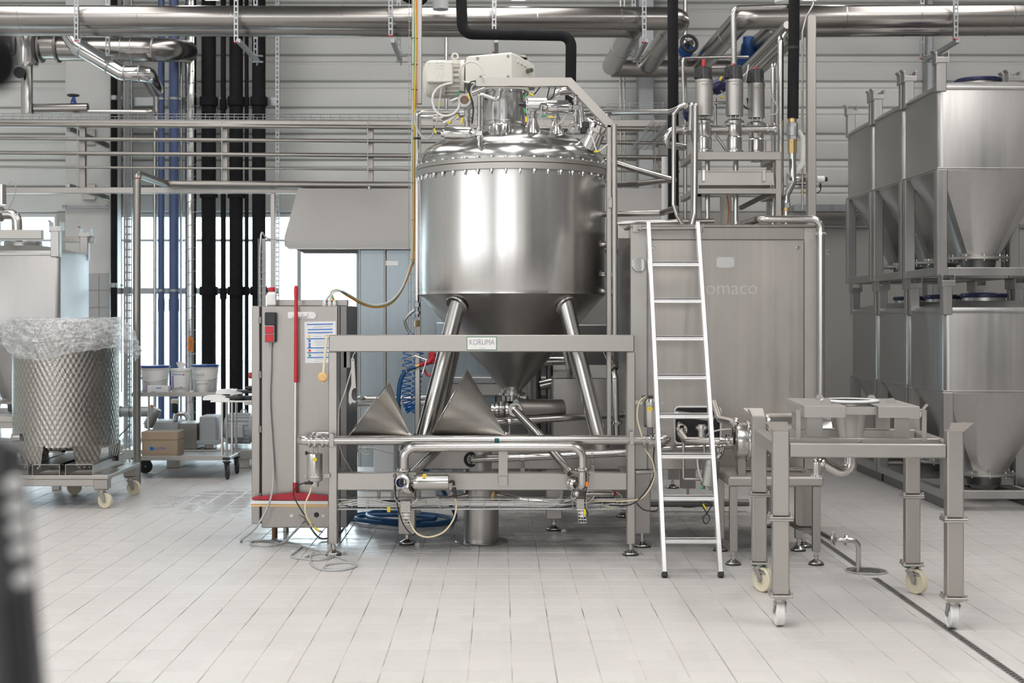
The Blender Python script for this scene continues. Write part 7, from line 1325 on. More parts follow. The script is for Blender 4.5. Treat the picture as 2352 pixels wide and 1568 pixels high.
def castor(par, x, y, ztop, r, rot, wm='cream_nylon', fm='frame_steel', wd=.035, local=False, brake=False):
    M = Matrix.Translation((x, y, 0)) @ Matrix.Rotation(rot, 4, 'Z'); off = .5*r; g = G()
    def q(v): return M @ Vector(v)
    g.box(q((0, 0, ztop-.006)), (.085, .075, .012), .002, rz=rot); g.cyl(q((0, 0, ztop-.03)), q((0, 0, ztop-.01)), .03, n=16)
    for s_ in (-1, 1):
        a = [(-.03, ztop-.03), (.03, ztop-.03), (off+.018, r+.01), (off+.012, r-.018), (off-.012, r-.018), (off-.03, r+.02)]
        o_ = q((0, s_*(wd/2+.006)-.002, 0)); ux = q((1, 0, 0))-q((0, 0, 0)); wy = q((0, .004, 0))-q((0, 0, 0)); g.prism(a, o_, ux, (0, 0, 1), wy)
    o = part(par, 'castor', g, fm, local=local)
    g = G(); c = q((off, 0, r)); ax = (q((0, 1, 0))-q((0, 0, 0))); g.lathe([(0, -wd*.5), (r*.35, -wd*.5), (r*.38, -wd*.38), (r*.78, -wd*.38), (r*.82, -wd*.5), (r*.94, -wd*.5), (r, -wd*.36), (r, wd*.36), (r*.94, wd*.5), (r*.82, wd*.5), (r*.78, wd*.38), (r*.38, wd*.38), (r*.35, wd*.5), (0, wd*.5)], c, ax, 32); part(o, 'wheel', g, wm, local=local)
    g = G(); g.cyl(c-ax*(wd/2+.012), c+ax*(wd/2+.012), .009, n=10); part(o, 'axle', g, 'galvanised', local=local)
    if brake: g = G(); g.box(q((.045, 0, ztop-.045)), (.075, .05, .018), .004, rz=rot); part(o, 'brake_pedal', g, 'galvanised', local=local)
    return o
for x_, y_, ro in ((xr_-.07, y0_+.06, R(-20)), (xr_-.06, y1_-.10, R(-15)), (xl_+.06, y0_+.05, R(-160)), (xl_+.50, y1_-.06, R(-160))): castor(t, x_, y_, .165, .066, ro)
# ---------------------------------------------------------------- bulk containers
def container(label, x0, y0, z0, w=1.03, d=1.0, group='stainless bulk containers', lid=True):
    t = T('bulk_container', label, 'container', (x0+w/2, y0+d/2, z0), group); xs, ys = (x0, x0+w), (y0, y0+d); zs, zt_ = z0+.90, z0+1.60; ins = .012; cx, cy = x0+w/2, y0+d/2
    g = G(); rc = .05
    def rring(z, k, r_):
        out = []
        for sx, sy, a0 in ((1, 1, 0), (-1, 1, 90), (-1, -1, 180), (1, -1, 270)):
            for i in range(5): a = R(a0+i*22.5); out.append((cx+sx*(w/2*k-ins-r_)+r_*math.cos(a), cy+sy*(d/2*k-ins-r_)+r_*math.sin(a), z))
        return out
    L_ = [rring(zs-.02, 1, rc), rring(zs, 1, rc), rring(zt_-.03, 1, rc), rring(zt_, .985, rc), rring(zt_+.055, .60, .10), rring(zt_+.06, .5, .10)]; n = 20; vs = sum(L_, [])
    g.add(vs, [(l*n+i, l*n+(i+1) % n, (l+1)*n+(i+1) % n, (l+1)*n+i) for l in range(5) for i in range(n)]+[tuple(range(5*n, 6*n))]); part(t, 'body', g, 'container_steel')
    g = G(); g.bx(x0+.004, x0+w-.004, y0+.004, y0+d-.004, zs-.008, zs+.006, .003); part(t, 'waist_seam', g, 'container_steel'); g = G(); g.bx(x0+.002, x0+w-.002, y0+.002, y0+.02, zt_-.045, zt_-.02, .004); g.bx(x0+.002, x0+.02, y0+.02, y0+d-.002, zt_-.045, zt_-.02, .004); part(t, 'top_rim', g, 'container_steel')
    g = G(); N_ = 40; A, B_, D_ = [], [], []; rb = .20
    for i in range(N_):
        th = 2*math.pi*i/N_; c_, s_ = math.cos(th), math.sin(th); m_ = max(abs(c_)/(w/2-.03), abs(s_)/(d/2-.03)); A.append((cx+c_/m_, cy+s_/m_, zs-.01)); B_.append((cx+rb*c_, cy+rb*s_, z0+.20)); D_.append((cx+rb*c_, cy+rb*s_, z0+.17))
    g.add(A+B_+D_, [(l*N_+i, (l+1)*N_+i, (l+1)*N_+(i+1) % N_, l*N_+(i+1) % N_)[::-1] for l in range(2) for i in range(N_)]); part(t, 'hopper', g, 'container_steel')
    g = G(); g.lathe([(.12, .15), (.255, .15), (.26, .155), (.26, .172), (.25, .178), (.19, .178)], (cx, cy, z0), n=44); fl_ = part(t, 'outlet_flange', g, 'matte_steel'); g = G(); g.lathe([(0, .02), (.10, .03), (.14, .07), (.15, .15)], (cx, cy, z0), n=32); part(t, 'outlet_valve', g, 'dark_steel')
    for i in range(10): a = i*2*math.pi/10+.2; g = G(); g.cyl((cx+.238*math.cos(a), cy+.238*math.sin(a), z0+.14), (cx+.238*math.cos(a), cy+.238*math.sin(a), z0+.195), .008, n=8); part(fl_, 'bolt', g, 'tube_steel')
    pw = .09
    for xx in xs:
        for yy in ys:
            xa = xx if xx == xs[0] else xx-pw; ya = yy if yy == ys[0] else yy-pw; g = G(); g.bx(xa, xa+pw, ya, ya+pw, z0, zs-.008, .006); part(t, 'post', g, 'container_steel')
            g = G(); g.bx(xa-.002, xa+pw*.9, ya-.002, ya+pw*.9, zt_-.06, zt_+.215, .006); lug = part(t, 'stacking_post', g, 'container_steel'); g = G(); q = .012
            g.bx(xa-.012, xa, ya-.012, ya+pw+.012, zt_+.17, zt_+.27, .003); g.bx(xa+pw, xa+pw+.012, ya-.012, ya+pw+.012, zt_+.19, zt_+.27, .003); g.bx(xa-.012, xa+pw+.012, ya-.014, ya-.004, zt_+.18, zt_+.225, .002); g.beam((xa-.03, ya+pw/2, zt_+.285), (xa-.008, ya+pw/2, zt_+.255), pw, .008, .002); part(lug, 'stacking_lug', g, 'container_steel')
    for yy in (ys[0]+.002, ys[1]-.072): g = G(); g.bx(x0+pw, x0+w-pw, yy, yy+.07, z0+.0, z0+.07, .005); part(t, 'base_rail', g, 'container_steel')
    for xx in (xs[0]+.002, xs[1]-.072): g = G(); g.bx(xx, xx+.07, y0+pw, y0+d-pw, z0+.0, z0+.07, .005); part(t, 'base_rail', g, 'container_steel')
    g = G(); g.lathe([(.17, .04), (.18, .05), (.18, .10), (.17, .11)], (cx, cy, zt_), n=40); nk = part(t, 'filling_neck', g, 'container_steel')
    if not lid: return t
    g = G(); g.lathe([(.17, .085), (.195, .09), (.20, .10), (.20, .118), (.19, .125), (.05, .135), (0, .135)], (cx, cy, zt_), n=44); part(nk, 'lid_ring', g, 'navy_plastic', 'dark blue lid ring')
    return t
XI = X(2152, 11.64); rows_ = ((11.64, 'front'), (12.68, 'middle'), (13.72, 'rear'))
for y_, nm in rows_: container('upper stainless bulk container with hopper bottom, %s one of the stack row' % nm, XI, y_, 1.965)
for y_, nm in rows_: container('lower stainless bulk container with hopper bottom, %s one of the stack row' % nm, XI+.05, y_, .10)
gi = 0
for y_, nm in rows_:
    for dx in (.12, .86):
        g = G(); g.bx(XI+.05+dx-.06, XI+.05+dx+.06, y_+.02, y_+.98, 0, .10, .004); one('support_block', 'dark support block under the %s lower container, %s side' % (nm, 'left' if dx < .5 else 'right'), 'block', g, 'dark_steel', 'blocks under the containers')
# container at the left edge on a stand
cl = container('stainless bulk container at the left edge behind the drum', X(138, 13.0)-1.03, 13.0, .64, lid=False)
t = T('container_stand', 'low steel stand under the left bulk container', 'stand', (X(138, 13)-.52, 13.5, 0)); x0_ = X(138, 13)-1.03
for xx in (x0_+.01, x0_+.95):
    for yy in (13.01, 13.93): g = G(); g.bx(xx, xx+.07, yy, yy+.07, 0, .58, .004); part(t, 'leg', g, 'frame_steel')
for yy in (13.0, 13.93): g = G(); g.bx(x0_, x0_+1.03, yy, yy+.07, .58, .64, .004); part(t, 'rail', g, 'frame_steel')
for xx in (x0_, x0_+.96): g = G(); g.bx(xx, xx+.07, 13.07, 13.93, .58, .638, .004); part(t, 'rail', g, 'frame_steel')
Ye = 13.3; t = T('loading_frame', 'square tube frame round the neck of the left container', 'frame', P(60, 560, Ye)); g = G(); g.bx(X(-60, Ye), X(118, Ye), 13.02, 13.09, Z(548, 13), Z(527, 13), .004); part(t, 'front_bar', g, 'frame_steel'); g = G(); g.bx(X(138, 13.9), X(207, 13.9)+.02, 13.95, 14.02, Z(556, 13.9), Z(542, 13.9), .004); part(t, 'rear_bar', g, 'frame_steel')
t = T('inlet_elbow', 'steel elbow with upright actuator on the left container', 'pipe', P(20, 540, Ye)); g = G(); g.tube([P(-30, 492, Ye), P(38, 492, Ye), P(40, 545, Ye)], S(24, Ye)/2, .07, 20); part(t, 'elbow', g, 'tube_steel'); g = G(); g.cyl(P(5, 470, Ye), P(5, 424, Ye), S(18, Ye)/2, n=20); part(t, 'actuator', g, 'polished_steel'); clamp(t, P(4, 492, Ye), (1, 0, 0), S(25, Ye)/2, .02); g = G(); g.wire([P(18, 424, Ye), P(28, 416, Ye), P(36, 428, Ye), P(32, 455, Ye), P(20, 478, Ye)], .005, 6); part(t, 'wire', g, 'grey_cable')
# ---------------------------------------------------------------- wheeled hopper table (built in its own frame, then turned)
ht = T('hopper_table', 'high wheeled stainless table frame at the right foreground', 'table', (1.945, 7.75, 0)); ht.rotation_euler = (0, 0, R(-4)); ROOT[ht.name] = Vector((0, 0, 0)); hw, hd, lw = .445, .485, .084; zr1, zr0 = .965, .892
for sx in (-1, 1):
    for sy in (-1, 1):
        x_, y_ = sx*hw, sy*hd
        g = G(); g.bx(x_-lw/2, x_+lw/2, y_-lw/2, y_+lw/2, .585, 1.035, .006); part(ht, 'leg', g, 'frame_steel')
        g = G(); g.bx(x_-lw/2, x_+lw/2, y_-lw/2, y_+lw/2, .175, .565, .006); lg = part(ht, 'leg_extension', g, 'frame_steel')
        for zz in (.567, .578): g = G(); g.bx(x_-lw*.72, x_+lw*.72, y_-lw*.72, y_+lw*.72, zz-.0045, zz+.0045, .002); part(ht, 'flange_plate', g, 'matte_steel')
        g = G(); g.bx(x_-lw*.72, x_+lw*.72, y_-lw*.72, y_+lw*.72, .163, .175, .002); fp = part(ht, 'castor_plate', g, 'matte_steel')
        for zz, nm in ((.59, None), (.182, None)):
            for bx_ in (-1, 1):
                for by_ in (-1, 1): g = G(); g.nut((x_+bx_*lw*.6, y_+by_*lw*.6, zz), (0, 0, 1), .008, .014); part(fp, 'bolt', g, 'matte_steel')
        g = G(); o_ = V(x_, y_, 1.035); c_ = Matrix.Rotation(R(0), 3, 'Z'); w2 = lw*.62
        pl = [(-w2*.75, 0), (w2*.75, 0), (w2*1.1+sx*.012, .05), (-w2*1.1+sx*.012, .05)]; tilt = V(0, sy*.35, 1).normalized()
        yy_ = -lw/2 if sy < 0 else lw/2
        g.prism([(a+sx*b*.35, b) for a, b in pl], o_+V(0, yy_, -.004), (1, 0, 0), tilt, V(0, -sy*.006, 0)); part(ht, 'guide_lug', g, 'matte_steel'); g = G(); g.prism([(-lw/2, 0), (lw/2, 0), (lw/2, .05), (-lw/2, .05)], o_+V(sx*lw/2, 0, -.004), (0, 1, 0), V(sx*.5, 0, 1).normalized(), V(-sx*.006, 0, 0)); part(ht, 'guide_lug', g, 'matte_steel')
        if sy < 0: castor(ht, x_, y_, .163, .078, R(90), 'white_plastic', 'frame_steel', .046, True)
        else: castor(ht, x_, y_, .163, .074, R(-55), 'cream_nylon', 'frame_steel', .042, True, True)
        if sy > 0: g = G(); g.cyl((x_, y_, .150), (x_, y_, .163), .045, n=20); part(ht, 'swivel_ring', g, 'teal_rubber')
for sy in (-1, 1): g = G(); y_ = sy*hd; g.bx(-hw+lw/2, hw-lw/2, y_-.03, y_+.03, zr0, zr1, .006); part(ht, 'rail', g, 'frame_steel')
for sx in (-1, 1): g = G(); x_ = sx*hw; g.bx(x_-.03, x_+.03, -hd+lw/2, hd-lw/2, zr0, zr1, .006); part(ht, 'rail', g, 'frame_steel')
for y_ in (-.30, .28): g = G(); g.bx(-hw+.03, hw-.03, y_-.02, y_+.02, zr1-.035, zr1+.012, .004); part(ht, 'cross_rail', g, 'frame_steel')
g = G(); g.cyl((.0, -.33, zr1-.005), (.0, -.31, zr1-.005), .008, n=8); part(ht, 'stop_pin', g, 'tube_steel')
# hopper carriage on the table
hc = T('hopper_carriage', 'sheet steel carriage with round hopper opening on the wheeled table', 'hopper', (1.945, 7.75, zr1+.012)); hc.rotation_euler = (0, 0, R(-4)); ROOT[hc.name] = Vector((0, 0, zr1+.012)); zp = 1.15
def hp(name, g, m_='matte_steel'): return part(hc, name, g, m_)
for sx in (-1, 1):
    g = G(); xa, xb_ = sx*.085, sx*.30; g.bx(min(xa, xb_), max(xa, xb_), -.355, .355, zp-.004, zp, .001); g.bx(min(xa, xb_), max(xa, xb_), -.358, -.354, zp-.062, zp-.002, .001); g.bx(xb_-.002, xb_+.002, -.355, .355, zp-.062, zp-.002, .001); hp('top_sheet', g)
    for y_ in (-.25, .25): g = G(); xq = sx*.23; g.bx(xq-.04, xq+.04, y_-.002, y_+.002, zr1+.012, zp-.004, .001); g.bx(xq+sx*.04-.002, xq+sx*.04+.002, y_-.002, y_+.09, zr1+.012, zp-.004, .001); hp('support_leg', g)
    g = G(); g.beam((sx*.315, -.33, zp-.03), (sx*.345, -.33, zp+.03-.02), .05, .004, .001); g.bx(sx*.33-.012, sx*.33+.012, -.335, -.328, zr1, zp-.02, .001); hp('side_strap', g)
g = G(); g.bx(-.09, .09, .12, .355, zp-.004, zp, .001); hp('rear_sheet', g); g = G(); g.bx(-.09, .09, -.30, -.295, zp-.05, zp-.008, .001); hp('front_apron', g)
for x_, y_ in ((-.14, .16), (.15, .16), (-.15, -.14), (.20, -.14)): g = G(); g.prism([(-.022, 0), (.022, 0), (.022, .016), (.012, .03), (-.012, .03), (-.022, .016)], (x_, y_, zp), (1, 0, 0), (0, 0, 1), (0, .012, 0)); hp('locating_tab', g, 'matte_steel')
g = G(); g.lathe([(.12, .0), (.155, .0), (.16, .004), (.16, .012), (.15, .016), (.12, .016), (.118, .012)], (0, .0, zp), n=48); hp('gasket_ring', g, 'white_plastic'); g = G(); g.lathe([(.15, .002), (.165, -.002), (.165, -.012), (.13, -.016), (.118, -.02), (.105, -.06), (.065, -.20), (.06, -.20), (.10, -.06), (.112, -.02), (.12, .0)], (0, 0, zp), n=48); hp('cone', g, 'cone_steel')
# outlet pipe below the hopper
oz = T('hopper_outlet', 'bent outlet pipe with ferrules hanging under the wheeled table', 'pipe', (1.945, 7.75, .72)); oz.rotation_euler = (0, 0, R(-4)); ROOT[oz.name] = Vector((0, 0, .72)); g = G(); g.tube([(0, 0, .95), (0, 0, .73), (-.15, -.02, .815)], .030, .055, 22); part(oz, 'pipe', g, 'tube_steel'); clamp(oz, (-.155, -.02, .818), (-1, -.15, .5), .030, .013, big=1.4); g = G(); g.tube([(-.15, -.02, .815), (-.185, -.03, .83), (-.185, -.03, .75)], .024, .03, 18); part(oz, 'branch', g, 'tube_steel'); union(oz, (-.185, -.03, .745), (0, 0, 1), .024, .012, big=1.8); union(oz, (-.03, -.03, .86), (0, 0, 1), .03, .012, big=1.4)
# ---------------------------------------------------------------- bench behind the table
Yb1 = 9.1; zbh = Z(1095, Yb1); t = T('low_bench', 'low stainless bench with levelling feet behind the wheeled table', 'bench', (X(1780, Yb1), Yb1+.3, 0)); xb0_, xb1_ = X(1674, Yb1), X(1893, Yb1); yr = Yb1+.62
g = G(); g.bx(xb0_, xb1_, Yb1, yr, zbh-.065, zbh, .012); part(t, 'top', g, 'matte_steel')
for x_, y_ in ((X(1686, Yb1), Yb1+.03), (X(1877, Yb1), Yb1+.03), (X(1686, Yb1), yr-.05), (X(1877, Yb1), yr-.05)): g = G(); g.bx(x_-.025, x_+.025, y_-.025, y_+.025, .085, zbh-.065, .004); part(t, 'leg', g, 'frame_steel'); foot(t, x_, y_, .09, .048, anchor=False)
g = G(); g.tube([P(1690, 1078, 9.4), P(1845, 1078, 9.4), P(1850, 1095, 9.4)], .013, .03, 12); one('bench_handle', 'thin bent pipe lying on the low bench', 'pipe', g, 'tube_steel')
# drain pipe to the gully
dp = T('drain_pipe', 'thin drain pipe with wing clamp ending in the floor gully', 'pipe', V(X(1971, 8.93), 8.93, 0)); g = G(); yz = cg.y; xg = X(1972, yz)
pts = [P(1740, 1165, 10.6), P(1790, 1190, 10.0), P(1838, 1213, 9.5), P(1866, 1213, 9.4), P(1910, 1238, 9.05), P(1925, 1240, yz), V(xg, yz, Z(1240, yz)), V(xg, yz, .006)]; g.tube(pts, .0165, .05, 16); part(dp, 'pipe', g, 'tube_steel'); clamp(dp, P(1914, 1238, 9.0), (.8, -.5, -.1), .019, .010, big=1.9); union(dp, P(1943, 1240, yz), (1, 0, 0), .017, .012, big=2.0)
for q in (-1, 1): g = G(); g.cyl(P(1914, 1238+q*10, 8.98), P(1914, 1238+q*15, 8.96), .011, n=8); part(dp, 'wing_nut', g, 'tube_steel')
# ---------------------------------------------------------------- service cart with supplies
YA = 13.95; ka = lambda n: S(n, YA); xc0_, xc1_ = X(313, YA), X(521, YA); ya1 = YA+.5; zs1, zs0 = Z(900, YA), Z(1046, YA)
sc = T('service_cart', 'two tier steel service cart with black castors near the window', 'cart', ((xc0_+xc1_)/2, YA+.25, 0))
for z, nm in ((zs1, 'top_shelf'), (zs0, 'bottom_shelf')): g = G(); g.bx(xc0_-.03, xc1_+.03, YA-.03, ya1+.03, z-.045, z-.012, .006); g.bx(xc0_-.03, xc1_+.03, YA-.034, YA-.028, z-.045, z, .002); g.bx(xc0_-.034, xc0_-.028, YA-.03, ya1+.03, z-.045, z, .002); part(sc, nm, g, 'matte_steel')
for x_ in (xc0_, xc1_):
    for y_ in (YA, ya1):
        g = G(); g.cyl((x_, y_, .14), (x_, y_, zs1+(.08 if x_ == xc0_ else .01)), .0125, n=14); part(sc, 'upright', g, 'tube_steel'); castor(sc, x_, y_, .175, .074, R(200 if x_ == xc0_ else -70), 'rubber_wheel', 'black_plastic', .03)
        for z in (zs1, zs0): g = G(); g.box((x_-.0, y_-.02, z-.028), (.075, .04, .03), .006); part(sc, 'corner_bumper', g, 'black_plastic')
g = G(); g.tube([(xc0_, YA, zs1+.07), (xc0_-.02, YA, zs1+.13), (xc0_-.02, ya1, zs1+.13), (xc0_, ya1, zs1+.07)], .0125, .04, 12); part(sc, 'push_handle', g, 'tube_steel')
def bucket(label, px, w, ytop, Yb_, z0, lid=True, hmat='white_cable', group='white plastic tubs on the cart', writing=None):
    x = X(px, Yb_); r = S(w, Yb_)/2; h = Z(ytop, Yb_)-z0; t = T('bucket', label, 'bucket', (x, Yb_, z0), group)
    g = G(); g.lathe([(0, 0), (r*.84, 0), (r*.86, .006), (r*.97, h*.88), (r*1.02, h*.885), (r*1.02, h*.91), (r*.97, h*.915), (r*.98, h), (r*.94, h), (0, h*.98)], (x, Yb_, z0), n=40); b_ = part(t, 'body', g, 'white_plastic')
    if lid: g = G(); g.lathe([(r*1.0, h*.94), (r*1.05, h*.945), (r*1.06, h*1.0), (r*1.02, h*1.02), (r*.9, h*1.01), (0, h*1.0)], (x, Yb_, z0), n=40); part(t, 'lid', g, 'blue_plastic', 'dark blue lid')
    g = G(); g.wire([(x-r*1.0, Yb_-.01, z0+h*.85), (x-r*.9, Yb_-r*.6, z0+h*.55), (x, Yb_-r*1.03, z0+h*.42), (x+r*.9, Yb_-r*.6, z0+h*.55), (x+r*1.0, Yb_-.01, z0+h*.85)], .004, 6); part(t, 'handle', g, hmat)
    if writing: text(b_, writing, (x-r*.3, Yb_-r*.97, z0+h*.66), .045, 'print_grey', ext=.0004)
    return t
zc1 = zs1-.012
bucket('white bucket with dark blue lid at the left of the cart', 356, 66, 840, 14.2, zc1); bucket('white bucket with dark blue lid and scribbled word on the cart', 471, 62, 838, 14.25, zc1, writing='Konsut')
t = T('wipes_tub', 'white wipes tub with printed label in the middle of the cart', 'tub', (X(415, 14.12), 14.12, zc1)); x_ = X(415, 14.12); r = ka(23); h = Z(846, 14.12)-zc1; g = G(); g.lathe([(0, 0), (r*.86, 0), (r*.98, h*.9), (r*1.06, h*.91), (r*1.06, h), (r*.2, h*1.01), (0, h)], (x_, 14.12, zc1), n=40); b_ = part(t, 'body', g, 'white_plastic')
g = G(); g.add([(x_-.01, 14.12, zc1+h), (x_+.03, 14.11, zc1+h), (x_+.06, 14.10, zc1+h+.05), (x_+.0, 14.12, zc1+h+.07), (x_-.05, 14.13, zc1+h+.06), (x_-.04, 14.16, zc1+h+.02)], [(0, 1, 2, 3), (0, 3, 4, 5)]); part(t, 'wipe', g, 'paper')
def wrap(par, a0, a1, z0_, z1_, m_, nm, rr, cx_, cy_, k0=.98):
    g = G(); n = 10; vs = []
    for i in range(n+1): a = R(a0+(a1-a0)*i/n); vs += [(cx_+rr*math.cos(a), cy_+rr*math.sin(a), z0_), (cx_+rr*1.03*math.cos(a), cy_+rr*1.03*math.sin(a), z1_)]
    g.add(vs, [(2*i, 2*i+2, 2*i+3, 2*i+1) for i in range(n)]); part(par, nm, g, m_)
wrap(b_, 225, 310, zc1+h*.2, zc1+h*.75, 'paper', 'label_field', r*.99, x_, 14.12); wrap(b_, 228, 240, zc1+h*.2, zc1+h*.7, 'print_purple', 'label_bar', r*.995, x_, 14.12); wrap(b_, 228, 290, zc1+h*.70, zc1+h*.77, 'print_blue', 'label_title', r*1.0, x_, 14.12); wrap(b_, 275, 292, zc1+h*.22, zc1+h*.25, 'print_red', 'label_line', r*.997, x_, 14.12); wrap(b_, 294, 304, zc1+h*.66, zc1+h*.78, 'print_red', 'label_logo', r*1.0, x_, 14.12)
t = T('small_tub', 'small plain white tub in front of the scribbled bucket', 'tub', (X(465, 14.0), 14.02, zc1)); g = G(); r = ka(14); h = ka(26); g.lathe([(0, 0), (r*.88, 0), (r*.96, h*.85), (r*1.08, h*.86), (r*1.08, h), (0, h)], (X(465, 14.02), 14.02, zc1), n=30); part(t, 'body', g, 'white_plastic')
t = T('glove_box', 'white cardboard glove box with purple end on the cart', 'box', (X(363, 13.98), 13.98, zc1)); g = G(); g.bx(X(340, 13.98), X(389, 13.98), 13.94, 14.04, zc1, zc1+ka(17), .003); b_ = part(t, 'carton', g, 'paper'); g = G(); g.bx(X(338.5, 13.98), X(340.5, 13.98), 13.94, 14.04, zc1, zc1+ka(17), .001); part(t, 'end_panel', g, 'print_purple'); g = G(); g.bx(X(359, 13.94), X(371, 13.94), 13.9385, 13.9395, zc1+ka(11), zc1+ka(13), .0002); part(b_, 'blue_mark', g, 'print_blue'); g = G(); g.bx(X(347, 13.94), X(356, 13.94), 13.9385, 13.9395, zc1+ka(2), zc1+ka(4), .0002); part(b_, 'green_mark', g, 'print_green')
t = T('cardboard_box', 'brown cardboard box with lid and blue logo on the lower shelf', 'box', (X(367, 14.05), 14.05, zs0-.012)); zb_ = zs0-.012; g = G(); x0_, x1_ = X(325, 14.0), X(409, 14.0); g.bx(x0_+.006, x1_-.006, 13.99, 14.29, zb_, zb_+ka(55), .003); b_ = part(t, 'carton', g, 'cardboard'); g = G(); g.bx(x0_, x1_, 13.984, 14.296, zb_+ka(38), zb_+ka(57), .004); part(t, 'lid', g, 'cardboard'); g = G(); g.bx(X(345, 14), X(353, 14), 13.9885, 13.9905, zb_+ka(14), zb_+ka(22), .0002); part(b_, 'logo_square', g, 'blue_coil'); text(b_, 'NAUTEN', (X(366, 14), 13.989, zb_+ka(18)), ka(8), 'print_blue', ext=.0004)
# keyboard tray on the cabinet's left
YJ = 10.35; kj = lambda n: S(n, YJ); zj = Z(921, YJ); t = T('keyboard_tray', 'pale tray arm carrying keyboards left of the control cabinet', 'tray', (X(530, YJ), YJ+.1, zj)); g = G(); g.bx(X(488, YJ), X(584, YJ), YJ-.08, YJ+.25, zj-.004, zj+.008, .004); part(t, 'tray_plate', g, 'white_paint'); g = G(); g.bx(X(560, YJ), X(592, YJ), YJ, YJ+.08, zj-.03, zj-.004, .003); part(t, 'arm', g, 'frame_steel')
for q, y_ in ((498, YJ+.2), (520, YJ+.22)): g = G(); g.cyl((X(q, YJ), y_, zj-.42), (X(q, YJ), y_, zj), .010, n=10); part(t, 'rod', g, 'tube_steel')
for dy, dz_, w0, w1, lab in ((0.0, .008, 467, 530, 'lower white folded device on the keyboard tray'), (.14, .045, 497, 562, 'upper white folded device on the keyboard tray')):
    Y_ = YJ+dy; z = zj+dz_; g = G(); g.prism([(0, 0), (kj(60), 0), (kj(62), .012), (kj(30), .035), (kj(4), .03), (0, .02)], (X(w0, Y_), Y_-.02, z), (1, 0, 0), (0, 0, 1), (0, .16, 0)); one('desk_device', lab, 'device', g, 'white_plastic', 'devices on the keyboard tray')
for dy, dz_, w0, w1, lab in ((.02, .012, 516, 578, 'lower black keyboard on the tray'), (.16, .05, 540, 584, 'upper black keyboard on the tray')):
    Y_ = YJ+dy; z = zj+dz_; t = T('keyboard', lab, 'keyboard', (X((w0+w1)/2, Y_), Y_, z), 'keyboards on the tray'); g = G(); g.bx(X(w0, Y_), X(w1, Y_), Y_-.03, Y_+.12, z, z+.018, .004); part(t, 'case', g, 'black_plastic')
    for r_ in range(3): g = G(); g.bx(X(w0+3, Y_), X(w1-3, Y_), Y_-.02+r_*.045, Y_+.015+r_*.045, z+.018, z+.023, .002); part(t, 'key_row', g, 'dark_plastic')
for q, dy, z, lab in ((546, -.03, zj+.01, 'lower black computer mouse on the tray edge'), (577, .08, zj+.075, 'upper black computer mouse beside the cabinet')):
    g = G(); g.ball((X(q, YJ+dy), YJ+dy, z+.018), .05, 18, 10, (1, .6, .36)); one('computer_mouse', lab, 'mouse', g, 'black_plastic', 'computer mice on the tray')
# ---------------------------------------------------------------- vacuum pump set by the window
YE = 15.0; ke = lambda n: S(n, YE); t = T('vacuum_pump', 'pale grey vacuum pump with finned motor on a base beam by the window', 'pump', (X(480, YE), YE, 0))
g = G(); g.bx(X(285, YE), X(620, YE), YE-.12, YE+.5, .10, .20, .006); part(t, 'base_beam', g, 'frame_steel')
for q in (400, 560): g = G(); g.bx(X(q, YE)-.07, X(q, YE)+.07, YE-.05, YE+.3, 0, .10, .004); part(t, 'base_foot', g, 'frame_steel')
zm_ = Z(985, YE); g = G(); g.lathe([(0, 0), (ke(25), 0), (ke(31), .03), (ke(31), ke(62)), (ke(26), ke(72)), (0, ke(72))], (X(514, YE), YE+.1, zm_), (1, 0, 0), 36); part(t, 'motor', g, 'vacuum_grey')
for i in range(20): a = 2*math.pi*i/20; d = V(0, math.cos(a), math.sin(a)); c_ = V(X(522, YE), YE+.1, zm_); g = G(); g.beam(c_+d*ke(33), c_+d*ke(33)+V(ke(50), 0, 0), .008, ke(6), .001, up=d); part(t, 'cooling_fin', g, 'vacuum_grey')
g = G(); g.box((X(546, YE), YE-.08, zm_-.02), (ke(34), .12, ke(28)), .01); part(t, 'terminal_box', g, 'vacuum_grey'); g = G(); g.torus((X(556, YE), YE+.1, zm_+ke(37)), (0, 1, 0), .03, .008, 18, 6); part(t, 'lifting_eye', g, 'vacuum_grey')
g = G(); g.bx(X(460, YE), X(500, YE), YE-.06, YE+.3, Z(1012, YE), Z(955, YE), .012); g.bx(X(452, YE), X(505, YE), YE-.08, YE+.32, Z(1020, YE), Z(1010, YE), .006); part(t, 'gear_head', g, 'vacuum_grey'); g = G(); g.bx(X(415, YE), X(456, YE), YE-.08, YE+.3, .20, Z(970, YE), .008); part(t, 'steel_hood', g, 'panel_steel'); g = G(); g.bx(X(350, YE), X(414, YE), YE-.02, YE+.3, .3, Z(966, YE), .02); part(t, 'pump_body', g, 'vacuum_grey'); g = G(); g.bx(X(470, YE), X(490, YE), YE, YE+.2, .2, Z(1018, YE), .006); part(t, 'pedestal', g, 'panel_steel')
g = G(); g.tube([(X(403, YE), YE, Z(966, YE)), (X(403, YE), YE, Z(950, YE)), (X(425, YE), YE, Z(950, YE)), (X(433, YE), YE, Z(962, YE))], .025, .04, 12); part(t, 'suction_pipe', g, 'tube_steel'); g = G(); g.box((X(402, YE), YE, Z(935, YE)), (.07, .07, .12), .015); part(t, 'black_valve', g, 'black_plastic'); g = G(); g.box((X(402, YE), YE, Z(922, YE)), (.08, .07, .06), .012); part(t, 'valve_cap', g, 'cream_nylon')
t = T('filter_bowl', 'tilted steel filter bowl behind the cart', 'filter', P(345, 990, 14.8)); actuator(t, P(336, 983, 14.8), P(361, 938, 14.8), S(24, 14.8)/2, 'matte_steel'); g = G(); g.cyl(P(346, 940, 14.8), P(350, 930, 14.8), .02, n=10); part(t, 'orange_plug', g, 'orange_plastic')
g = G(); g.bx(X(180, 16.3), X(660, 16.3), 16.25, YW, 0, .13, .02); struct('baseboard_back', g, 'concrete', 'low concrete kerb under the window')
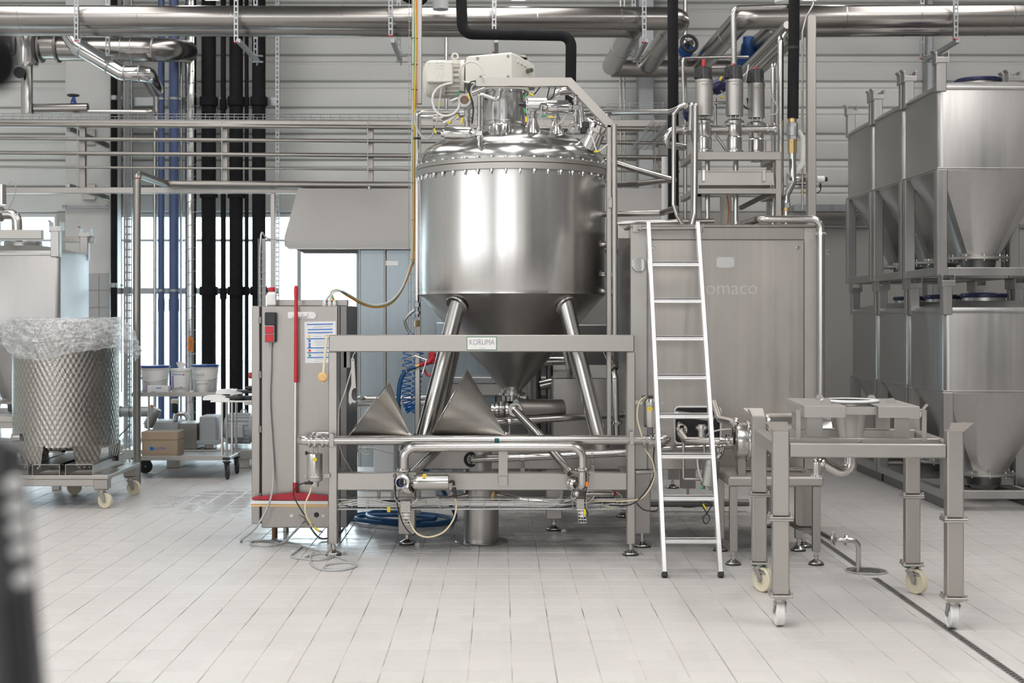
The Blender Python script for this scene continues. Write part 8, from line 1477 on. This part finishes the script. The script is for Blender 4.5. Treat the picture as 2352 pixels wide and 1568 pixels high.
t = T('wall_pipe_stub', 'fat galvanised pipe stub left of the cart', 'pipe', P(288, 960, 14.6)); g = G(); g.tube([P(268, 945, 14.6), P(345, 945, 14.6)], S(24, 14.6)/2, n=22); part(t, 'pipe_body', g, 'galvanised')
for q in (276, 298): g = G(); g.cyl(P(q, 945, 14.6), P(q+3, 945, 14.6), S(26, 14.6)/2, n=22); part(t, 'band', g, 'dark_steel')
t = T('wire_shelf_post', 'slotted galvanised shelf post and braces beside the portal pipe', 'post', P(293, 1035, 14.9)); g = G(); strut(g, (X(293, 14.9), 14.9, 0), (X(293, 14.9), 14.9, 1.35), .05); part(t, 'post', g, 'galvanised'); g = G(); g.cyl(P(300, 975, 14.9), P(270, 1005, 14.9), .008, n=6); part(t, 'brace', g, 'dark_steel')
# steel sink bench, far left behind the drum
g = G(); g.bx(X(-80, 12.9), X(34, 12.9), 12.85, 12.95, Z(968, 12.9), Z(955, 12.9), .004); one('shelf_bar', 'steel bar at the left edge behind the drum', 'bar', g, 'frame_steel')
# low trough behind the frame
g = G(); g.bx(X(790, 12.9), X(905, 12.9), 12.9, 13.4, .12, Z(1085, 12.9), .006); t = one('steel_trough', 'low steel trough seen through the frame opening', 'trough', g, 'vacuum_grey')
for q in (800, 895): g = G(); g.cyl((X(q, 12.9), 13.1, 0), (X(q, 12.9), 13.1, .12), .02, n=10); part(t, 'trough_foot', g, 'tube_steel')
# ---------------------------------------------------------------- out-of-focus control pendant in the foreground
Yz = 1.0; q = lambda n: S(n, Yz); t = T('control_pendant', 'blurred dark control pendant with silver buttons at the left edge', 'pendant', (X(-60, Yz), Yz, 0))
def slab(x0_, x1_, y0_, y1_, Y, d, m_, nm, tilt=.05, b=.004):
    g = G(); a, c = P(x0_, y0_, Y), P(x1_, y1_, Y); M = Matrix.Rotation(-tilt, 3, 'Y'); g.box((a+c)/2, (abs(c.x-a.x), d, abs(a.z-c.z)), b, M); return part(t, nm, g, m_)
slab(-210, 72, 1010, 1640, Yz, .035, 'dark_plastic', 'housing', .095, .012); slab(-190, 6, 1090, 1610, Yz-.019, .004, 'dark_plastic', 'display', .095); slab(26, 62, 1385, 1600, Yz-.02, .006, 'black_plastic', 'lower_frame', .095)
for i, (bx_, by_) in enumerate(((32, 1112), (38, 1165), (43, 1212), (48, 1262), (55, 1328))): g = G(); c = P(bx_, by_, Yz-.02); g.lathe([(0, .008), (q(15), .007), (q(17), .0), (q(17), -.004)], c, (0, -1, 0), 20); part(t, 'push_button', g, 'silver_button')
g = G(); g.tube([P(-60, 1640, Yz), V(X(-60, Yz), Yz, .02)], .012, .02, 12); part(t, 'stand_pole', g, 'black_plastic'); g = G(); g.lathe([(0, 0), (.16, 0), (.16, .01), (.03, .03), (.012, .05)], V(X(-60, Yz), Yz, 0), n=32); part(t, 'stand_base', g, 'black_plastic')
t = T('microphone', 'blurred dark rounded grip at the upper left edge', 'microphone', (X(-60, Yz)-.02, Yz, 0)); g = G(); g.ball(P(-10, 140, Yz), q(72), 18, 12, (.75, .75, 1)); part(t, 'head', g, 'black_foam'); g = G(); g.tube([P(-25, 160, Yz), P(-130, 300, Yz), V(P(-130, 300, Yz).x, Yz, .02)], .009, .05, 10); part(t, 'boom', g, 'black_plastic'); g = G(); g.lathe([(0, 0), (.12, 0), (.12, .01), (.02, .03)], V(P(-130, 300, Yz).x, Yz, 0), n=28); part(t, 'stand_base', g, 'black_plastic')
